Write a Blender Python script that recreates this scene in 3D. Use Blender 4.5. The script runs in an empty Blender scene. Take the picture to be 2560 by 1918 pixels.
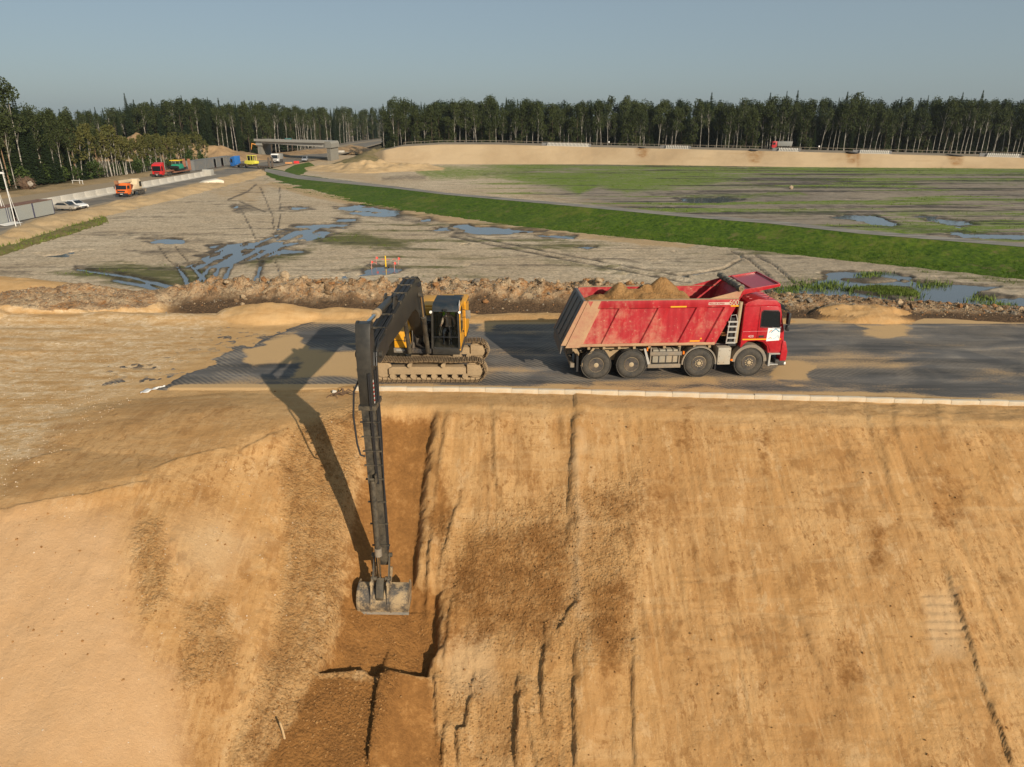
import bpy, bmesh, math, random
import numpy as np
from mathutils import Vector, Matrix, Euler
R = math.radians
S = bpy.context.scene
COL = S.collection
random.seed(7)
RNG = np.random.default_rng(11)

# ------------------------------------------------------------------ camera, sky, sun, exposure
PITCH, F, CAMZ = R(20.46), 1780.0, 9.7          # focal length in pixels of a 2560 x 1918 frame
cam = bpy.data.cameras.new('camera')
cam.sensor_width = 36.0
cam.lens = F / 2560.0 * 36.0
cam.clip_start, cam.clip_end = 0.5, 9000.0
camo = bpy.data.objects.new('camera', cam)
COL.objects.link(camo)
camo.location = (0, 0, CAMZ)
camo.rotation_euler = (R(90) - PITCH, 0, 0)
S.camera = camo

SUN_DIR = Vector((1.28, -1.93, 1.0)).normalized()   # towards the sun
world = bpy.data.worlds.new('World')
S.world = world
world.use_nodes = True
_n = world.node_tree.nodes
sky = _n.new('ShaderNodeTexSky')
sky.sky_type = 'NISHITA'
sky.sun_disc = False
sky.sun_elevation = math.asin(SUN_DIR.z)
sky.sun_rotation = math.atan2(SUN_DIR.x, SUN_DIR.y)
sky.air_density, sky.dust_density, sky.ozone_density = 0.82, 1.3, 1.6
veil = _n.new('ShaderNodeMix')            # thin even haze high up: the blue is paler than in clear air
veil.data_type = 'RGBA'
veil.inputs[0].default_value = 0.60
veil.inputs[7].default_value = (3.85, 4.75, 5.15, 1)
world.node_tree.links.new(sky.outputs[0], veil.inputs[6])
world.node_tree.links.new(veil.outputs[2], _n['Background'].inputs[0])
_n['Background'].inputs[1].default_value = 0.077

sl = bpy.data.lights.new('sun', 'SUN')
sl.energy = 4.85
sl.angle = R(0.55)
sl.color = (1.0, 0.875, 0.70)
so = bpy.data.objects.new('sun', sl)
COL.objects.link(so)
so.rotation_euler = SUN_DIR.to_track_quat('Z', 'Y').to_euler()
so.location = (60, -90, 60)

S.view_settings.view_transform = 'Standard'
S.view_settings.look = 'None'
S.view_settings.exposure = 0.08
S.view_settings.gamma = 1.0
S.render.engine = 'CYCLES'
S.cycles.use_denoising = True
S.cycles.max_bounces = 5
S.cycles.diffuse_bounces = 2
S.cycles.glossy_bounces = 2
S.cycles.transmission_bounces = 4
S.cycles.transparent_max_bounces = 6

# ------------------------------------------------------------------ pixels of the photograph <-> points on level ground
SP, CP = math.sin(PITCH), math.cos(PITCH)
def W(u, v, z=0.0):
    """the point at height z seen at (u, v)"""
    dx, dy = (u - 1280.0) / F, (959.0 - v) / F
    d = Vector((dx, CP + dy * SP, -SP + dy * CP))
    t = (z - CAMZ) / d.z
    return Vector((d.x * t, d.y * t, z))
def WY(u, v, y):
    """the point at distance y seen at (u, v)"""
    dx, dy = (u - 1280.0) / F, (959.0 - v) / F
    t = y / (CP + dy * SP)
    return Vector((dx * t, y, CAMZ + (-SP + dy * CP) * t))
def proj(x, y, z):
    dz = z - CAMZ
    dep = y * CP - dz * SP
    dep = np.maximum(dep, 0.5)
    return 1280 + F * x / dep, 959 - F * (y * SP + dz * CP) / dep

# ------------------------------------------------------------------ numpy noise
def _hash(ix, iy, seed):
    h = (ix.astype(np.int64) * 374761393 + iy.astype(np.int64) * 668265263 + seed * 974711) & 0xffffffff
    h = ((h ^ (h >> 13)) * 1274126177) & 0xffffffff
    return ((h ^ (h >> 16)) & 0xffff) / 65535.0
def vnoise(x, y, seed=0):
    ix, iy = np.floor(x), np.floor(y)
    fx, fy = x - ix, y - iy
    fx, fy = fx * fx * (3 - 2 * fx), fy * fy * (3 - 2 * fy)
    a, b = _hash(ix, iy, seed), _hash(ix + 1, iy, seed)
    c, d = _hash(ix, iy + 1, seed), _hash(ix + 1, iy + 1, seed)
    return (a + (b - a) * fx + (c - a) * fy + (a - b - c + d) * fx * fy) * 2 - 1
def fbm(x, y, seed=0, octv=4, gain=0.5):
    s, a, t = 0.0, 1.0, 0.0
    for i in range(octv):
        s = s + a * vnoise(x * 2 ** i + 13.7 * i, y * 2 ** i - 7.3 * i, seed + i)
        t += a
        a *= gain
    return s / t
def sstep(a, b, x):
    t = np.clip((x - a) / (b - a), 0, 1)
    return t * t * (3 - 2 * t)
def polydist(px, py, pts):
    """distance to a polyline and the cross product sign of the nearest piece (positive: left of its direction, y up)"""
    best = np.full(np.shape(px), 1e18)
    side = np.zeros(np.shape(px))
    for (ax, ay), (bx, by) in zip(pts[:-1], pts[1:]):
        dx, dy = bx - ax, by - ay
        t = np.clip(((px - ax) * dx + (py - ay) * dy) / (dx * dx + dy * dy + 1e-12), 0, 1)
        ex, ey = px - ax - t * dx, py - ay - t * dy
        d = ex * ex + ey * ey
        c = dx * (py - ay) - dy * (px - ax)
        m = d < best
        best = np.where(m, d, best)
        side = np.where(m, np.sign(c), side)
    return np.sqrt(best), side
def grown(px, py, pts, r):
    """1 inside an outline, falling to 0 at distance r outside it"""
    d, _ = polydist(px, py, list(pts) + [pts[0]])
    return np.where(inpoly(px, py, pts), 1.0, sstep(r, 0.0, d))
def inpoly(px, py, pts):
    r = np.zeros(np.shape(px), bool)
    n = len(pts)
    for i in range(n):
        (x1, y1), (x2, y2) = pts[i], pts[(i + 1) % n]
        if y1 == y2:
            continue
        c = ((y1 > py) != (y2 > py)) & (px < (x2 - x1) * (py - y1) / (y2 - y1) + x1)
        r ^= c
    return r
def area(px, py, pts, soft=10.0):
    """soft mask of a closed outline: 1 inside, 0 outside, fading over +-soft"""
    d, _ = polydist(px, py, list(pts) + [pts[0]])
    sd = np.where(inpoly(px, py, pts), d, -d)
    return sstep(-soft, soft, sd)

# ------------------------------------------------------------------ mesh collecting
def link(o, parent=None):
    COL.objects.link(o)
    if parent is not None:
        o.parent = parent
    return o
def finish(me, sharp=33):
    bm = bmesh.new(); bm.from_mesh(me)
    bmesh.ops.recalc_face_normals(bm, faces=bm.faces)
    bm.to_mesh(me); bm.free()
    if sharp:
        me.polygons.foreach_set('use_smooth', [True] * len(me.polygons))
        me.set_sharp_from_angle(angle=R(sharp))
class MB:
    def __init__(s):
        s.v, s.f = [], []
    def add(s, vs, fs):
        b = len(s.v)
        s.v += [tuple(p) for p in vs]
        s.f += [tuple(i + b for i in f) for f in fs]
        return s
    def box(s, c, size, rot=None, taper=None):
        x, y, z = size[0] / 2, size[1] / 2, size[2] / 2
        tx, ty = taper or (1, 1)
        p = [(-x, -y, -z), (x, -y, -z), (x, y, -z), (-x, y, -z), (-x * tx, -y * ty, z), (x * tx, -y * ty, z), (x * tx, y * ty, z), (-x * tx, y * ty, z)]
        M = rot.to_matrix() if isinstance(rot, Euler) else (rot or Matrix.Identity(3))
        p = [M @ Vector(q) + Vector(c) for q in p]
        return s.add(p, [(0, 3, 2, 1), (4, 5, 6, 7), (0, 1, 5, 4), (1, 2, 6, 5), (2, 3, 7, 6), (3, 0, 4, 7)])
    def span(s, x0, x1, y0, y1, z0, z1):
        return s.box(((x0 + x1) / 2, (y0 + y1) / 2, (z0 + z1) / 2), (abs(x1 - x0), abs(y1 - y0), abs(z1 - z0)))
    def prism(s, poly, axis, a, b):
        """outline in the plane across an axis: y -> (x, z), x -> (y, z), z -> (x, y)"""
        f = {'y': lambda p, t: (p[0], t, p[1]), 'x': lambda p, t: (t, p[0], p[1]), 'z': lambda p, t: (p[0], p[1], t)}[axis]
        n = len(poly)
        vs = [f(p, a) for p in poly] + [f(p, b) for p in poly]
        fs = [tuple(range(n)), tuple(range(2 * n - 1, n - 1, -1))] + [(i, (i + 1) % n, n + (i + 1) % n, n + i) for i in range(n)]
        return s.add(vs, fs)
    def cyl(s, p0, p1, r0, r1=None, n=14, cap=True):
        r1 = r0 if r1 is None else r1
        p0, p1 = Vector(p0), Vector(p1)
        ax = (p1 - p0).normalized()
        e = ax.orthogonal().normalized(); g = ax.cross(e)
        vs = []
        for p, r in ((p0, r0), (p1, r1)):
            for i in range(n):
                a = 2 * math.pi * i / n
                vs.append(p + (e * math.cos(a) + g * math.sin(a)) * r)
        fs = [(i, (i + 1) % n, n + (i + 1) % n, n + i) for i in range(n)]
        if cap:
            fs += [tuple(range(n - 1, -1, -1)), tuple(range(n, 2 * n))]
        return s.add(vs, fs)
    def tube(s, pts, r, n=7):
        pts = [Vector(p) for p in pts]
        rs = r if isinstance(r, (list, tuple)) else [r] * len(pts)
        vs, fs, e = [], [], None
        for i, p in enumerate(pts):
            t = (pts[min(i + 1, len(pts) - 1)] - pts[max(i - 1, 0)]).normalized()
            e = t.orthogonal().normalized() if e is None else (e - t * e.dot(t)).normalized()
            g = t.cross(e)
            for k in range(n):
                a = 2 * math.pi * k / n
                vs.append(p + (e * math.cos(a) + g * math.sin(a)) * rs[i])
        for i in range(len(pts) - 1):
            for k in range(n):
                fs.append((i * n + k, i * n + (k + 1) % n, (i + 1) * n + (k + 1) % n, (i + 1) * n + k))
        m = (len(pts) - 1) * n
        fs += [tuple(range(n - 1, -1, -1)), tuple(range(m, m + n))]
        return s.add(vs, fs)
    def lathe(s, prof, o, axis='y', n=28):
        """profile of (radius, height along the axis)"""
        o = Vector(o)
        vs, fs = [], []
        for r, h in prof:
            for k in range(n):
                a = 2 * math.pi * k / n
                c, d = math.cos(a) * r, math.sin(a) * r
                vs.append(o + Vector({'y': (c, h, d), 'x': (h, c, d), 'z': (c, d, h)}[axis]))
        for i in range(len(prof) - 1):
            for k in range(n):
                fs.append((i * n + k, i * n + (k + 1) % n, (i + 1) * n + (k + 1) % n, (i + 1) * n + k))
        m = (len(prof) - 1) * n
        fs += [tuple(range(n - 1, -1, -1)), tuple(range(m, m + n))]
        return s.add(vs, fs)
    def plate(s, pts, th):
        """a planar outline in space thickened along its normal"""
        pts = [Vector(p) for p in pts]
        nn = (pts[1] - pts[0]).cross(pts[2] - pts[0]).normalized() * th
        n = len(pts)
        vs = pts + [p + nn for p in pts]
        fs = [tuple(range(n)), tuple(range(2 * n - 1, n - 1, -1))] + [(i, (i + 1) % n, n + (i + 1) % n, n + i) for i in range(n)]
        return s.add(vs, fs)
    def mesh(s, name, mat, sharp=33, bevel=0.0):
        me = bpy.data.meshes.new(name)
        me.from_pydata(s.v, [], s.f)
        if bevel:
            bm = bmesh.new(); bm.from_mesh(me)
            bmesh.ops.recalc_face_normals(bm, faces=bm.faces)
            ed = [e for e in bm.edges if len(e.link_faces) == 2 and e.calc_face_angle(0) > 0.5]
            bmesh.ops.bevel(bm, geom=ed, offset=bevel, segments=2, profile=0.6, affect='EDGES', clamp_overlap=True)
            bm.to_mesh(me); bm.free()
        finish(me, sharp)
        me.materials.append(mat)
        return me
    def build(s, name, mat, parent=None, sharp=33, bevel=0.0, stuff=False):
        o = link(bpy.data.objects.new(name, s.mesh(name, mat, sharp, bevel)), parent)
        if stuff:
            o['kind'] = 'stuff'
        return o
def tag(o, label=None, cat=None, group=None, kind=None):
    if label: o['label'] = label
    if cat: o['category'] = cat
    if group: o['group'] = group
    if kind: o['kind'] = kind
    return o
def empty(name, loc=(0, 0, 0), rz=0.0):
    o = bpy.data.objects.new(name, None)
    COL.objects.link(o)
    o.location = loc
    o.rotation_euler = (0, 0, rz)
    o.empty_display_size = 0.3
    return o
def copy_tree(o, parent=None):
    c = o.copy()
    COL.objects.link(c)
    c.parent = parent
    for ch in list(o.children):
        copy_tree(ch, c)
    return c
def text(name, body, size, mat, parent, M, squash=1.0):
    cu = bpy.data.curves.new(name, 'FONT')
    cu.body = body
    cu.size = size
    cu.extrude = 0.002
    o = bpy.data.objects.new(name, cu)
    COL.objects.link(o)
    me = bpy.data.meshes.new_from_object(o)
    bpy.data.objects.remove(o)
    me.materials.clear(); me.materials.append(mat)
    o = link(bpy.data.objects.new(name, me), parent)
    o.matrix_local = M @ Matrix.Diagonal((squash, 1, 1, 1))
    return o
def grid_mesh(name, X, Y, Z, mat, attrs=None, smooth=True, keep=None):
    """rows x columns arrays to one sheet with float attributes"""
    r, c = X.shape
    me = bpy.data.meshes.new(name)
    idx = np.arange(r * c).reshape(r, c)
    q = np.stack([idx[:-1, :-1], idx[:-1, 1:], idx[1:, 1:], idx[1:, :-1]], -1).reshape(-1, 4)
    if keep is not None:
        k = keep.reshape(-1)
        q = q[k[q].any(1)]
    nf = len(q)
    me.vertices.add(r * c)
    me.vertices.foreach_set('co', np.stack([X, Y, Z], -1).astype(np.float32).reshape(-1))
    me.loops.add(nf * 4)
    me.loops.foreach_set('vertex_index', q.reshape(-1).astype(np.int32))
    me.polygons.add(nf)
    me.polygons.foreach_set('loop_start', (np.arange(nf) * 4).astype(np.int32))
    me.polygons.foreach_set('loop_total', np.full(nf, 4, np.int32))
    me.update(calc_edges=True)
    me.polygons.foreach_set('use_smooth', [smooth] * nf)
    for k, a in (attrs or {}).items():
        at = me.attributes.new(k, 'FLOAT', 'POINT')
        at.data.foreach_set('value', np.asarray(a, np.float32).reshape(-1))
    me.materials.append(mat)
    return link(bpy.data.objects.new(name, me))

# ------------------------------------------------------------------ materials
class NB:
    def __init__(s, name):
        s.m = bpy.data.materials.new(name)
        s.m.use_nodes = True
        s.t = s.m.node_tree
        s.b = s.t.nodes['Principled BSDF']
        s._p = None
    def N(s, typ, **kw):
        n = s.t.nodes.new(typ)
        for k, v in kw.items():
            setattr(n, k, v)
        return n
    def put(s, sock, val):
        if isinstance(val, bpy.types.NodeSocket):
            s.t.links.new(val, sock)
        elif isinstance(val, (tuple, list)) and len(val) == 3 and sock.type == 'RGBA':
            sock.default_value = (*val, 1)
        else:
            sock.default_value = val
    def pos(s, world=True):
        if s._p is None:
            s._p = s.N('ShaderNodeNewGeometry').outputs['Position'] if world else s.N('ShaderNodeTexCoord').outputs['Object']
        return s._p
    def vec(s, scale=(1, 1, 1), rot=0.0, world=True):
        n = s.N('ShaderNodeMapping')
        s.put(n.inputs[0], s.pos(world))
        n.inputs['Scale'].default_value = scale
        n.inputs['Rotation'].default_value = (0, 0, rot)
        return n.outputs[0]
    def noise(s, scale, detail=4, rough=0.55, stretch=(1, 1, 1), rot=0.0, dist=0.0, world=True):
        n = s.N('ShaderNodeTexNoise')
        s.put(n.inputs['Vector'], s.vec(stretch, rot, world))
        n.inputs['Scale'].default_value = scale
        n.inputs['Detail'].default_value = detail
        n.inputs['Roughness'].default_value = rough
        n.inputs['Distortion'].default_value = dist
        return n.outputs['Fac']
    def voro(s, scale, stretch=(1, 1, 1), out='Distance', world=True, feature='F1'):
        n = s.N('ShaderNodeTexVoronoi', feature=feature)
        s.put(n.inputs['Vector'], s.vec(stretch, 0, world))
        n.inputs['Scale'].default_value = scale
        return n.outputs[out]
    def attr(s, name):
        return s.N('ShaderNodeAttribute', attribute_name=name).outputs['Fac']
    def math(s, op, a, b=0.0, clamp=False):
        n = s.N('ShaderNodeMath', operation=op, use_clamp=clamp)
        s.put(n.inputs[0], a); s.put(n.inputs[1], b)
        return n.outputs[0]
    def rng(s, x, a, b, c=0.0, d=1.0, smooth=False):
        n = s.N('ShaderNodeMapRange', interpolation_type='SMOOTHSTEP' if smooth else 'LINEAR')
        s.put(n.inputs[0], x)
        for i, q in enumerate((a, b, c, d)):
            n.inputs[i + 1].default_value = q
        return n.outputs[0]
    def mix(s, f, a, b, blend='MIX'):
        n = s.N('ShaderNodeMix', data_type='RGBA', blend_type=blend)
        s.put(n.inputs[0], f); s.put(n.inputs[6], a); s.put(n.inputs[7], b)
        return n.outputs[2]
    def bump(s, h, strength=0.5, dist=0.05, nrm=None):
        n = s.N('ShaderNodeBump')
        n.inputs['Strength'].default_value = strength
        n.inputs['Distance'].default_value = dist
        s.put(n.inputs['Height'], h)
        if nrm is not None:
            s.put(n.inputs['Normal'], nrm)
        return n.outputs[0]
    def out(s, color=None, rough=None, normal=None, metal=None, **kw):
        if color is not None: s.put(s.b.inputs['Base Color'], color)
        if rough is not None: s.put(s.b.inputs['Roughness'], rough)
        if normal is not None: s.put(s.b.inputs['Normal'], normal)
        if metal is not None: s.put(s.b.inputs['Metallic'], metal)
        for k, v in kw.items():
            s.put(s.b.inputs[k.replace('_', ' ')], v)
        return s.m
DUST = (0.40, 0.275, 0.15)
def paint(name, col, rough=0.45, metal=0.0, dust=0.35, dustcol=DUST, scale=2.2, edge=(0.45, 0.75), bump=0.15, **kw):
    """painted or bare surface with worn tone and dried dust in patches"""
    b = NB(name)
    n1 = b.noise(scale, 6, 0.62, world=False)
    n2 = b.noise(scale * 7, 4, 0.6, world=False)
    f = b.math('MULTIPLY', b.rng(b.math('ADD', b.math('MULTIPLY', n1, 0.7), b.math('MULTIPLY', n2, 0.3)), edge[0], edge[1], 0, 1), dust)
    c = b.mix(b.rng(n2, 0.3, 0.7), tuple(x * 0.86 for x in col), tuple(min(1, x * 1.1) for x in col))
    c = b.mix(f, c, dustcol)
    r = b.math('ADD', b.math('MULTIPLY', f, 0.4), rough, True)
    return b.out(c, r, b.bump(n2, bump, 0.01) if bump else None, metal, **kw)
# ------------------------------------------------------------------ ground materials
def sand_material():
    b = NB('sand')
    wet, grav, pink, mud, rough, pale = (b.attr(k) for k in ('wet', 'gravel', 'pink', 'mud', 'rough', 'pale'))
    spoil, plateau_brighten = b.attr('spoil'), b.attr('plateau_brighten')
    big = b.noise(0.32, 5, 0.6, dist=0.4)
    mid = b.noise(1.7, 6, 0.65)
    fine = b.noise(9, 5, 0.7)
    grain = b.noise(55, 3, 0.7)
    streak = b.noise(2.6, 5, 0.62, stretch=(1.0, 0.16, 0.16))
    band = b.noise(1.4, 4, 0.6, stretch=(0.22, 1.5, 1.5), dist=0.5)
    hair = b.noise(8.5, 4, 0.65, stretch=(1.0, 0.10, 0.10))
    press = b.noise(5.5, 4, 0.7, stretch=(0.25, 1.2, 1.2), dist=0.4)
    crumb = b.voro(13)
    c = b.mix(b.rng(big, 0.35, 0.66), (0.50, 0.278, 0.105), (0.59, 0.355, 0.155))
    c = b.mix(b.math('MULTIPLY', b.math('MULTIPLY', b.rng(streak, 0.46, 0.64), b.rng(mid, 0.36, 0.56)), 0.5), c, (0.35, 0.172, 0.053))
    zone = b.noise(0.62, 4, 0.55, stretch=(1.0, 0.22, 0.22), dist=0.3)
    c = b.mix(b.math('MULTIPLY', b.rng(zone, 0.47, 0.53, 0, 1, True), 0.42), c, (0.40, 0.205, 0.070))
    mott = b.noise(1.25, 9, 0.72, stretch=(1.0, 0.5, 0.5), dist=0.2)
    c = b.mix(b.math('MULTIPLY', b.rng(mott, 0.545, 0.60, 0, 1, True), 0.62), c, (0.30, 0.145, 0.046))
    c = b.mix(b.math('MULTIPLY', b.rng(mott, 0.43, 0.38, 0, 1, True), 0.5), c, (0.65, 0.43, 0.22))
    spot = b.noise(6.5, 5, 0.75, stretch=(1.0, 0.5, 0.5))
    c = b.mix(b.math('MULTIPLY', b.math('MULTIPLY', b.rng(spot, 0.53, 0.62), b.rng(big, 0.38, 0.58)), 0.85), c, (0.285, 0.135, 0.042))
    c = b.mix(b.math('MULTIPLY', b.rng(band, 0.52, 0.72), 0.5), c, (0.60, 0.39, 0.19))
    c = b.mix(b.math('MULTIPLY', b.math('MULTIPLY', b.rng(hair, 0.53, 0.63), b.rng(mid, 0.58, 0.44)), 0.42), c, (0.33, 0.165, 0.052))
    c = b.mix(b.math('MULTIPLY', b.math('MULTIPLY', b.rng(hair, 0.46, 0.38), b.rng(mid, 0.4, 0.6)), 0.36), c, (0.64, 0.42, 0.205))
    c = b.mix(b.math('MULTIPLY', b.math('MULTIPLY', b.rng(press, 0.53, 0.62), b.rng(streak, 0.55, 0.42)), 0.55), c, (0.35, 0.18, 0.06))
    c = b.mix(b.math('MULTIPLY', pink, 0.9), c, b.mix(mid, (0.53, 0.31, 0.145), (0.64, 0.42, 0.235)))
    c = b.mix(b.math('MULTIPLY', plateau_brighten, 0.85), c, b.mix(b.rng(b.math('ADD', b.math('MULTIPLY', mid, 0.5), b.math('MULTIPLY', band, 0.5)), 0.36, 0.62), (0.52, 0.305, 0.122), (0.67, 0.435, 0.205)))  # level ground painted paler to make up for the low sun's weak light
    speck = b.noise(26, 3, 0.7)
    c = b.mix(b.math('MULTIPLY', b.math('MULTIPLY', b.rng(speck, 0.62, 0.68), b.rng(mid, 0.42, 0.6)), 0.6), c, (0.27, 0.15, 0.07))
    c = b.mix(b.math('MULTIPLY', b.math('MULTIPLY', b.rng(speck, 0.35, 0.30), b.rng(fine, 0.42, 0.6)), 0.7), c, (0.76, 0.60, 0.42))
    c = b.mix(b.math('MULTIPLY', pale, 0.8), c, b.mix(mid, (0.55, 0.38, 0.21), (0.66, 0.49, 0.30)))
    # damp freshly cut sand, breaking up at its edge
    wf = b.rng(b.math('ADD', wet, b.math('MULTIPLY', b.math('ADD', b.math('MULTIPLY', mid, 0.55), b.math('MULTIPLY', fine, 0.45)), 1.5)), 0.98, 1.45, 0, 1, True)
    c = b.mix(wf, c, b.mix(b.rng(b.math('ADD', b.math('MULTIPLY', mid, 0.5), b.math('MULTIPLY', fine, 0.5)), 0.36, 0.6), (0.37, 0.172, 0.048), (0.225, 0.100, 0.027)))
    gst = b.voro(7.5, out='Color')
    gv = b.N('ShaderNodeSeparateColor'); b.put(gv.inputs[0], gst)
    gcol = b.mix(gv.outputs[0], (0.58, 0.375, 0.18), (0.80, 0.62, 0.40))
    gf = b.math('MULTIPLY', grav, b.rng(b.math('ADD', b.math('MULTIPLY', band, 0.6), b.math('MULTIPLY', mid, 0.4)), 0.42, 0.58))
    c = b.mix(gf, c, gcol)
    mf = b.rng(b.math('ADD', mud, b.math('MULTIPLY', b.math('ADD', b.math('MULTIPLY', mid, 0.5), b.math('MULTIPLY', fine, 0.5)), 0.9)), 0.72, 1.1)
    s1, s2 = b.noise(0.9, 5, 0.7), b.noise(2.7, 5, 0.72)
    cell = b.N('ShaderNodeSeparateColor'); b.put(cell.inputs[0], b.voro(4.5, out='Color'))
    sc_ = b.mix(b.rng(s1, 0.38, 0.62), (0.40, 0.19, 0.065), (0.62, 0.46, 0.28))
    sc_ = b.mix(b.rng(s2, 0.50, 0.62), sc_, (0.17, 0.105, 0.058))
    sc_ = b.mix(b.math('MULTIPLY', cell.outputs[0], 0.45), sc_, (0.56, 0.43, 0.28))
    sc_ = b.mix(b.math('MULTIPLY', b.rng(fine, 0.47, 0.68), 0.5), sc_, (0.09, 0.055, 0.03))
    c = b.mix(b.rng(b.math('ADD', spoil, b.math('MULTIPLY', mid, 0.5)), 0.5, 0.75), c, sc_)
    c = b.mix(mf, c, b.mix(b.rng(fine, 0.35, 0.65), (0.05, 0.034, 0.022), (0.17, 0.105, 0.058)))
    c = b.mix(b.math('MULTIPLY', b.rng(grain, 0.3, 0.7), 0.3), c, b.mix(0.5, c, (0.12, 0.07, 0.03)))
    h = b.math('ADD', b.math('MULTIPLY', fine, b.math('ADD', b.math('MULTIPLY', rough, 1.1), 0.3)), b.math('MULTIPLY', grain, 0.16))
    h = b.math('ADD', h, b.math('MULTIPLY', crumb, b.math('MULTIPLY', b.math('ADD', rough, b.math('MULTIPLY', grav, 0.4)), -0.35)))
    return b.out(c, b.rng(wf, 0, 1, 0.95, 0.8), b.bump(h, 0.9, 0.13), Specular_IOR_Level=0.2)
def asphalt_material(name, tone, sand):
    b = NB(name)
    dust = b.attr('dust')
    s1 = b.noise(0.9, 6, 0.65, stretch=(0.14, 1, 1), dist=0.3)
    s2 = b.noise(0.45, 5, 0.6, stretch=(0.6, 1, 1), dist=0.6)
    fine = b.noise(14, 4, 0.7)
    rib = b.N('ShaderNodeTexWave', bands_direction='DIAGONAL')
    b.put(rib.inputs[0], b.vec((1, 1, 1))); rib.inputs['Scale'].default_value = 2.4
    rib.inputs['Distortion'].default_value = 2.0; rib.inputs['Detail'].default_value = 2
    c = b.mix(b.rng(s1, 0.34, 0.62), tuple(t * 0.7 for t in tone), tuple(t * 1.75 for t in tone))
    c = b.mix(b.math('MULTIPLY', b.math('MULTIPLY', rib.outputs['Fac'], b.rng(s2, 0.42, 0.56)), 0.55), c, (0.33, 0.27, 0.20))
    grey = b.math('MULTIPLY', b.rng(s1, 0.52, 0.7), b.rng(s2, 0.4, 0.6))
    c = b.mix(b.math('MULTIPLY', grey, 0.75), c, (0.34, 0.30, 0.25))
    df = b.rng(b.math('ADD', dust, b.math('MULTIPLY', b.math('ADD', b.math('MULTIPLY', s2, 0.33), b.math('ADD', b.math('MULTIPLY', fine, 0.34), b.math('MULTIPLY', s1, 0.33))), 1.3)), 0.97, 1.24, 0, 1, True)
    c = b.mix(df, c, b.mix(fine, tuple(t * 0.85 for t in sand), sand))
    return b.out(c, b.rng(df, 0, 1, 0.72, 0.95), b.bump(fine, 0.5, 0.03), Specular_IOR_Level=0.3)
def field_material():
    b = NB('bare_field')
    grass, wet, grey, sand, green = (b.attr(k) for k in ('grass', 'wet', 'grey', 'sand', 'green'))
    fur = b.noise(0.85, 5, 0.65, stretch=(0.13, 1.0, 1.0), rot=R(4), dist=0.35)
    big = b.noise(0.07, 5, 0.6)
    mid = b.noise(0.55, 6, 0.68)
    fine = b.noise(3.2, 5, 0.72)
    c = b.mix(b.rng(big, 0.35, 0.65), (0.53, 0.41, 0.27), (0.68, 0.55, 0.385))
    c = b.mix(b.math('MULTIPLY', b.rng(fine, 0.44, 0.68), 0.75), c, (0.17, 0.128, 0.082))
    c = b.mix(b.math('MULTIPLY', b.rng(mid, 0.5, 0.7), 0.45), c, (0.17, 0.13, 0.085))
    c = b.mix(b.math('MULTIPLY', b.math('MULTIPLY', b.rng(fur, 0.5, 0.64), b.rng(big, 0.42, 0.62)), 0.55), c, (0.15, 0.112, 0.066))
    g = b.mix(b.rng(fine, 0.38, 0.62), (0.115, 0.10, 0.085), (0.265, 0.235, 0.20))
    g = b.mix(b.math('MULTIPLY', b.math('MULTIPLY', b.rng(fur, 0.48, 0.58), b.rng(mid, 0.38, 0.56)), 0.9), g, (0.05, 0.042, 0.032))
    c = b.mix(grey, c, g)
    c = b.mix(b.rng(b.math('ADD', sand, b.math('MULTIPLY', mid, 0.8)), 0.7, 1.0), c, b.mix(fine, (0.40, 0.27, 0.14), (0.52, 0.37, 0.21)))
    gf = b.rng(b.math('ADD', grass, b.math('MULTIPLY', b.math('ADD', b.math('MULTIPLY', mid, 0.45), b.math('MULTIPLY', fur, 0.55)), 1.5)), 1.05, 1.5)
    c = b.mix(b.math('MULTIPLY', gf, 0.9), c, b.mix(b.rng(fine, 0.35, 0.65), (0.055, 0.062, 0.014), (0.13, 0.128, 0.034)))
    ef = b.rng(b.math('ADD', green, b.math('MULTIPLY', b.math('ADD', b.math('MULTIPLY', mid, 0.5), b.math('MULTIPLY', fur, 0.5)), 1.6)), 1.15, 1.6)
    c = b.mix(ef, c, b.mix(b.rng(fine, 0.35, 0.65), (0.075, 0.13, 0.012), (0.20, 0.275, 0.03)))
    wf = b.rng(b.math('ADD', wet, b.math('MULTIPLY', mid, 0.7)), 0.62, 1.0)
    c = b.mix(b.math('MULTIPLY', wf, 0.85), c, (0.04, 0.03, 0.02))
    h = b.math('ADD', b.math('MULTIPLY', fine, 0.6), b.math('MULTIPLY', fur, 0.5))
    return b.out(c, b.rng(wf, 0, 1, 0.95, 0.6), b.bump(h, 0.8, 0.3), Specular_IOR_Level=0.2)
def simple_ground(name, a, c2, scale=0.3, rough=0.95, bump=0.4, fine=3.0):
    b = NB(name)
    n = b.noise(scale, 6, 0.65); f = b.noise(fine, 5, 0.7)
    c = b.mix(b.rng(b.math('ADD', b.math('MULTIPLY', n, 0.6), b.math('MULTIPLY', f, 0.4)), 0.36, 0.64), a, c2)
    return b.out(c, rough, b.bump(f, bump, 0.15), Specular_IOR_Level=0.2)
def water_material():
    b = NB('still_water')
    n = b.noise(1.2, 3, 0.5)
    return b.out((0.115, 0.130, 0.140), 0.05, b.bump(n, 0.04, 0.02), IOR=1.5)
SAND = sand_material()
FIELD = field_material()
ASPH = asphalt_material('dusty_asphalt', (0.080, 0.074, 0.068), (0.56, 0.365, 0.175))
HWY = asphalt_material('pale_asphalt', (0.115, 0.102, 0.084), (0.34, 0.265, 0.175))
WATER = water_material()
VERGE = simple_ground('verge_sand', (0.40, 0.27, 0.135), (0.57, 0.41, 0.23), 0.25)
FARSAND = simple_ground('embankment_sand', (0.40, 0.275, 0.15), (0.53, 0.385, 0.225), 0.10, fine=0.8)
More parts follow.
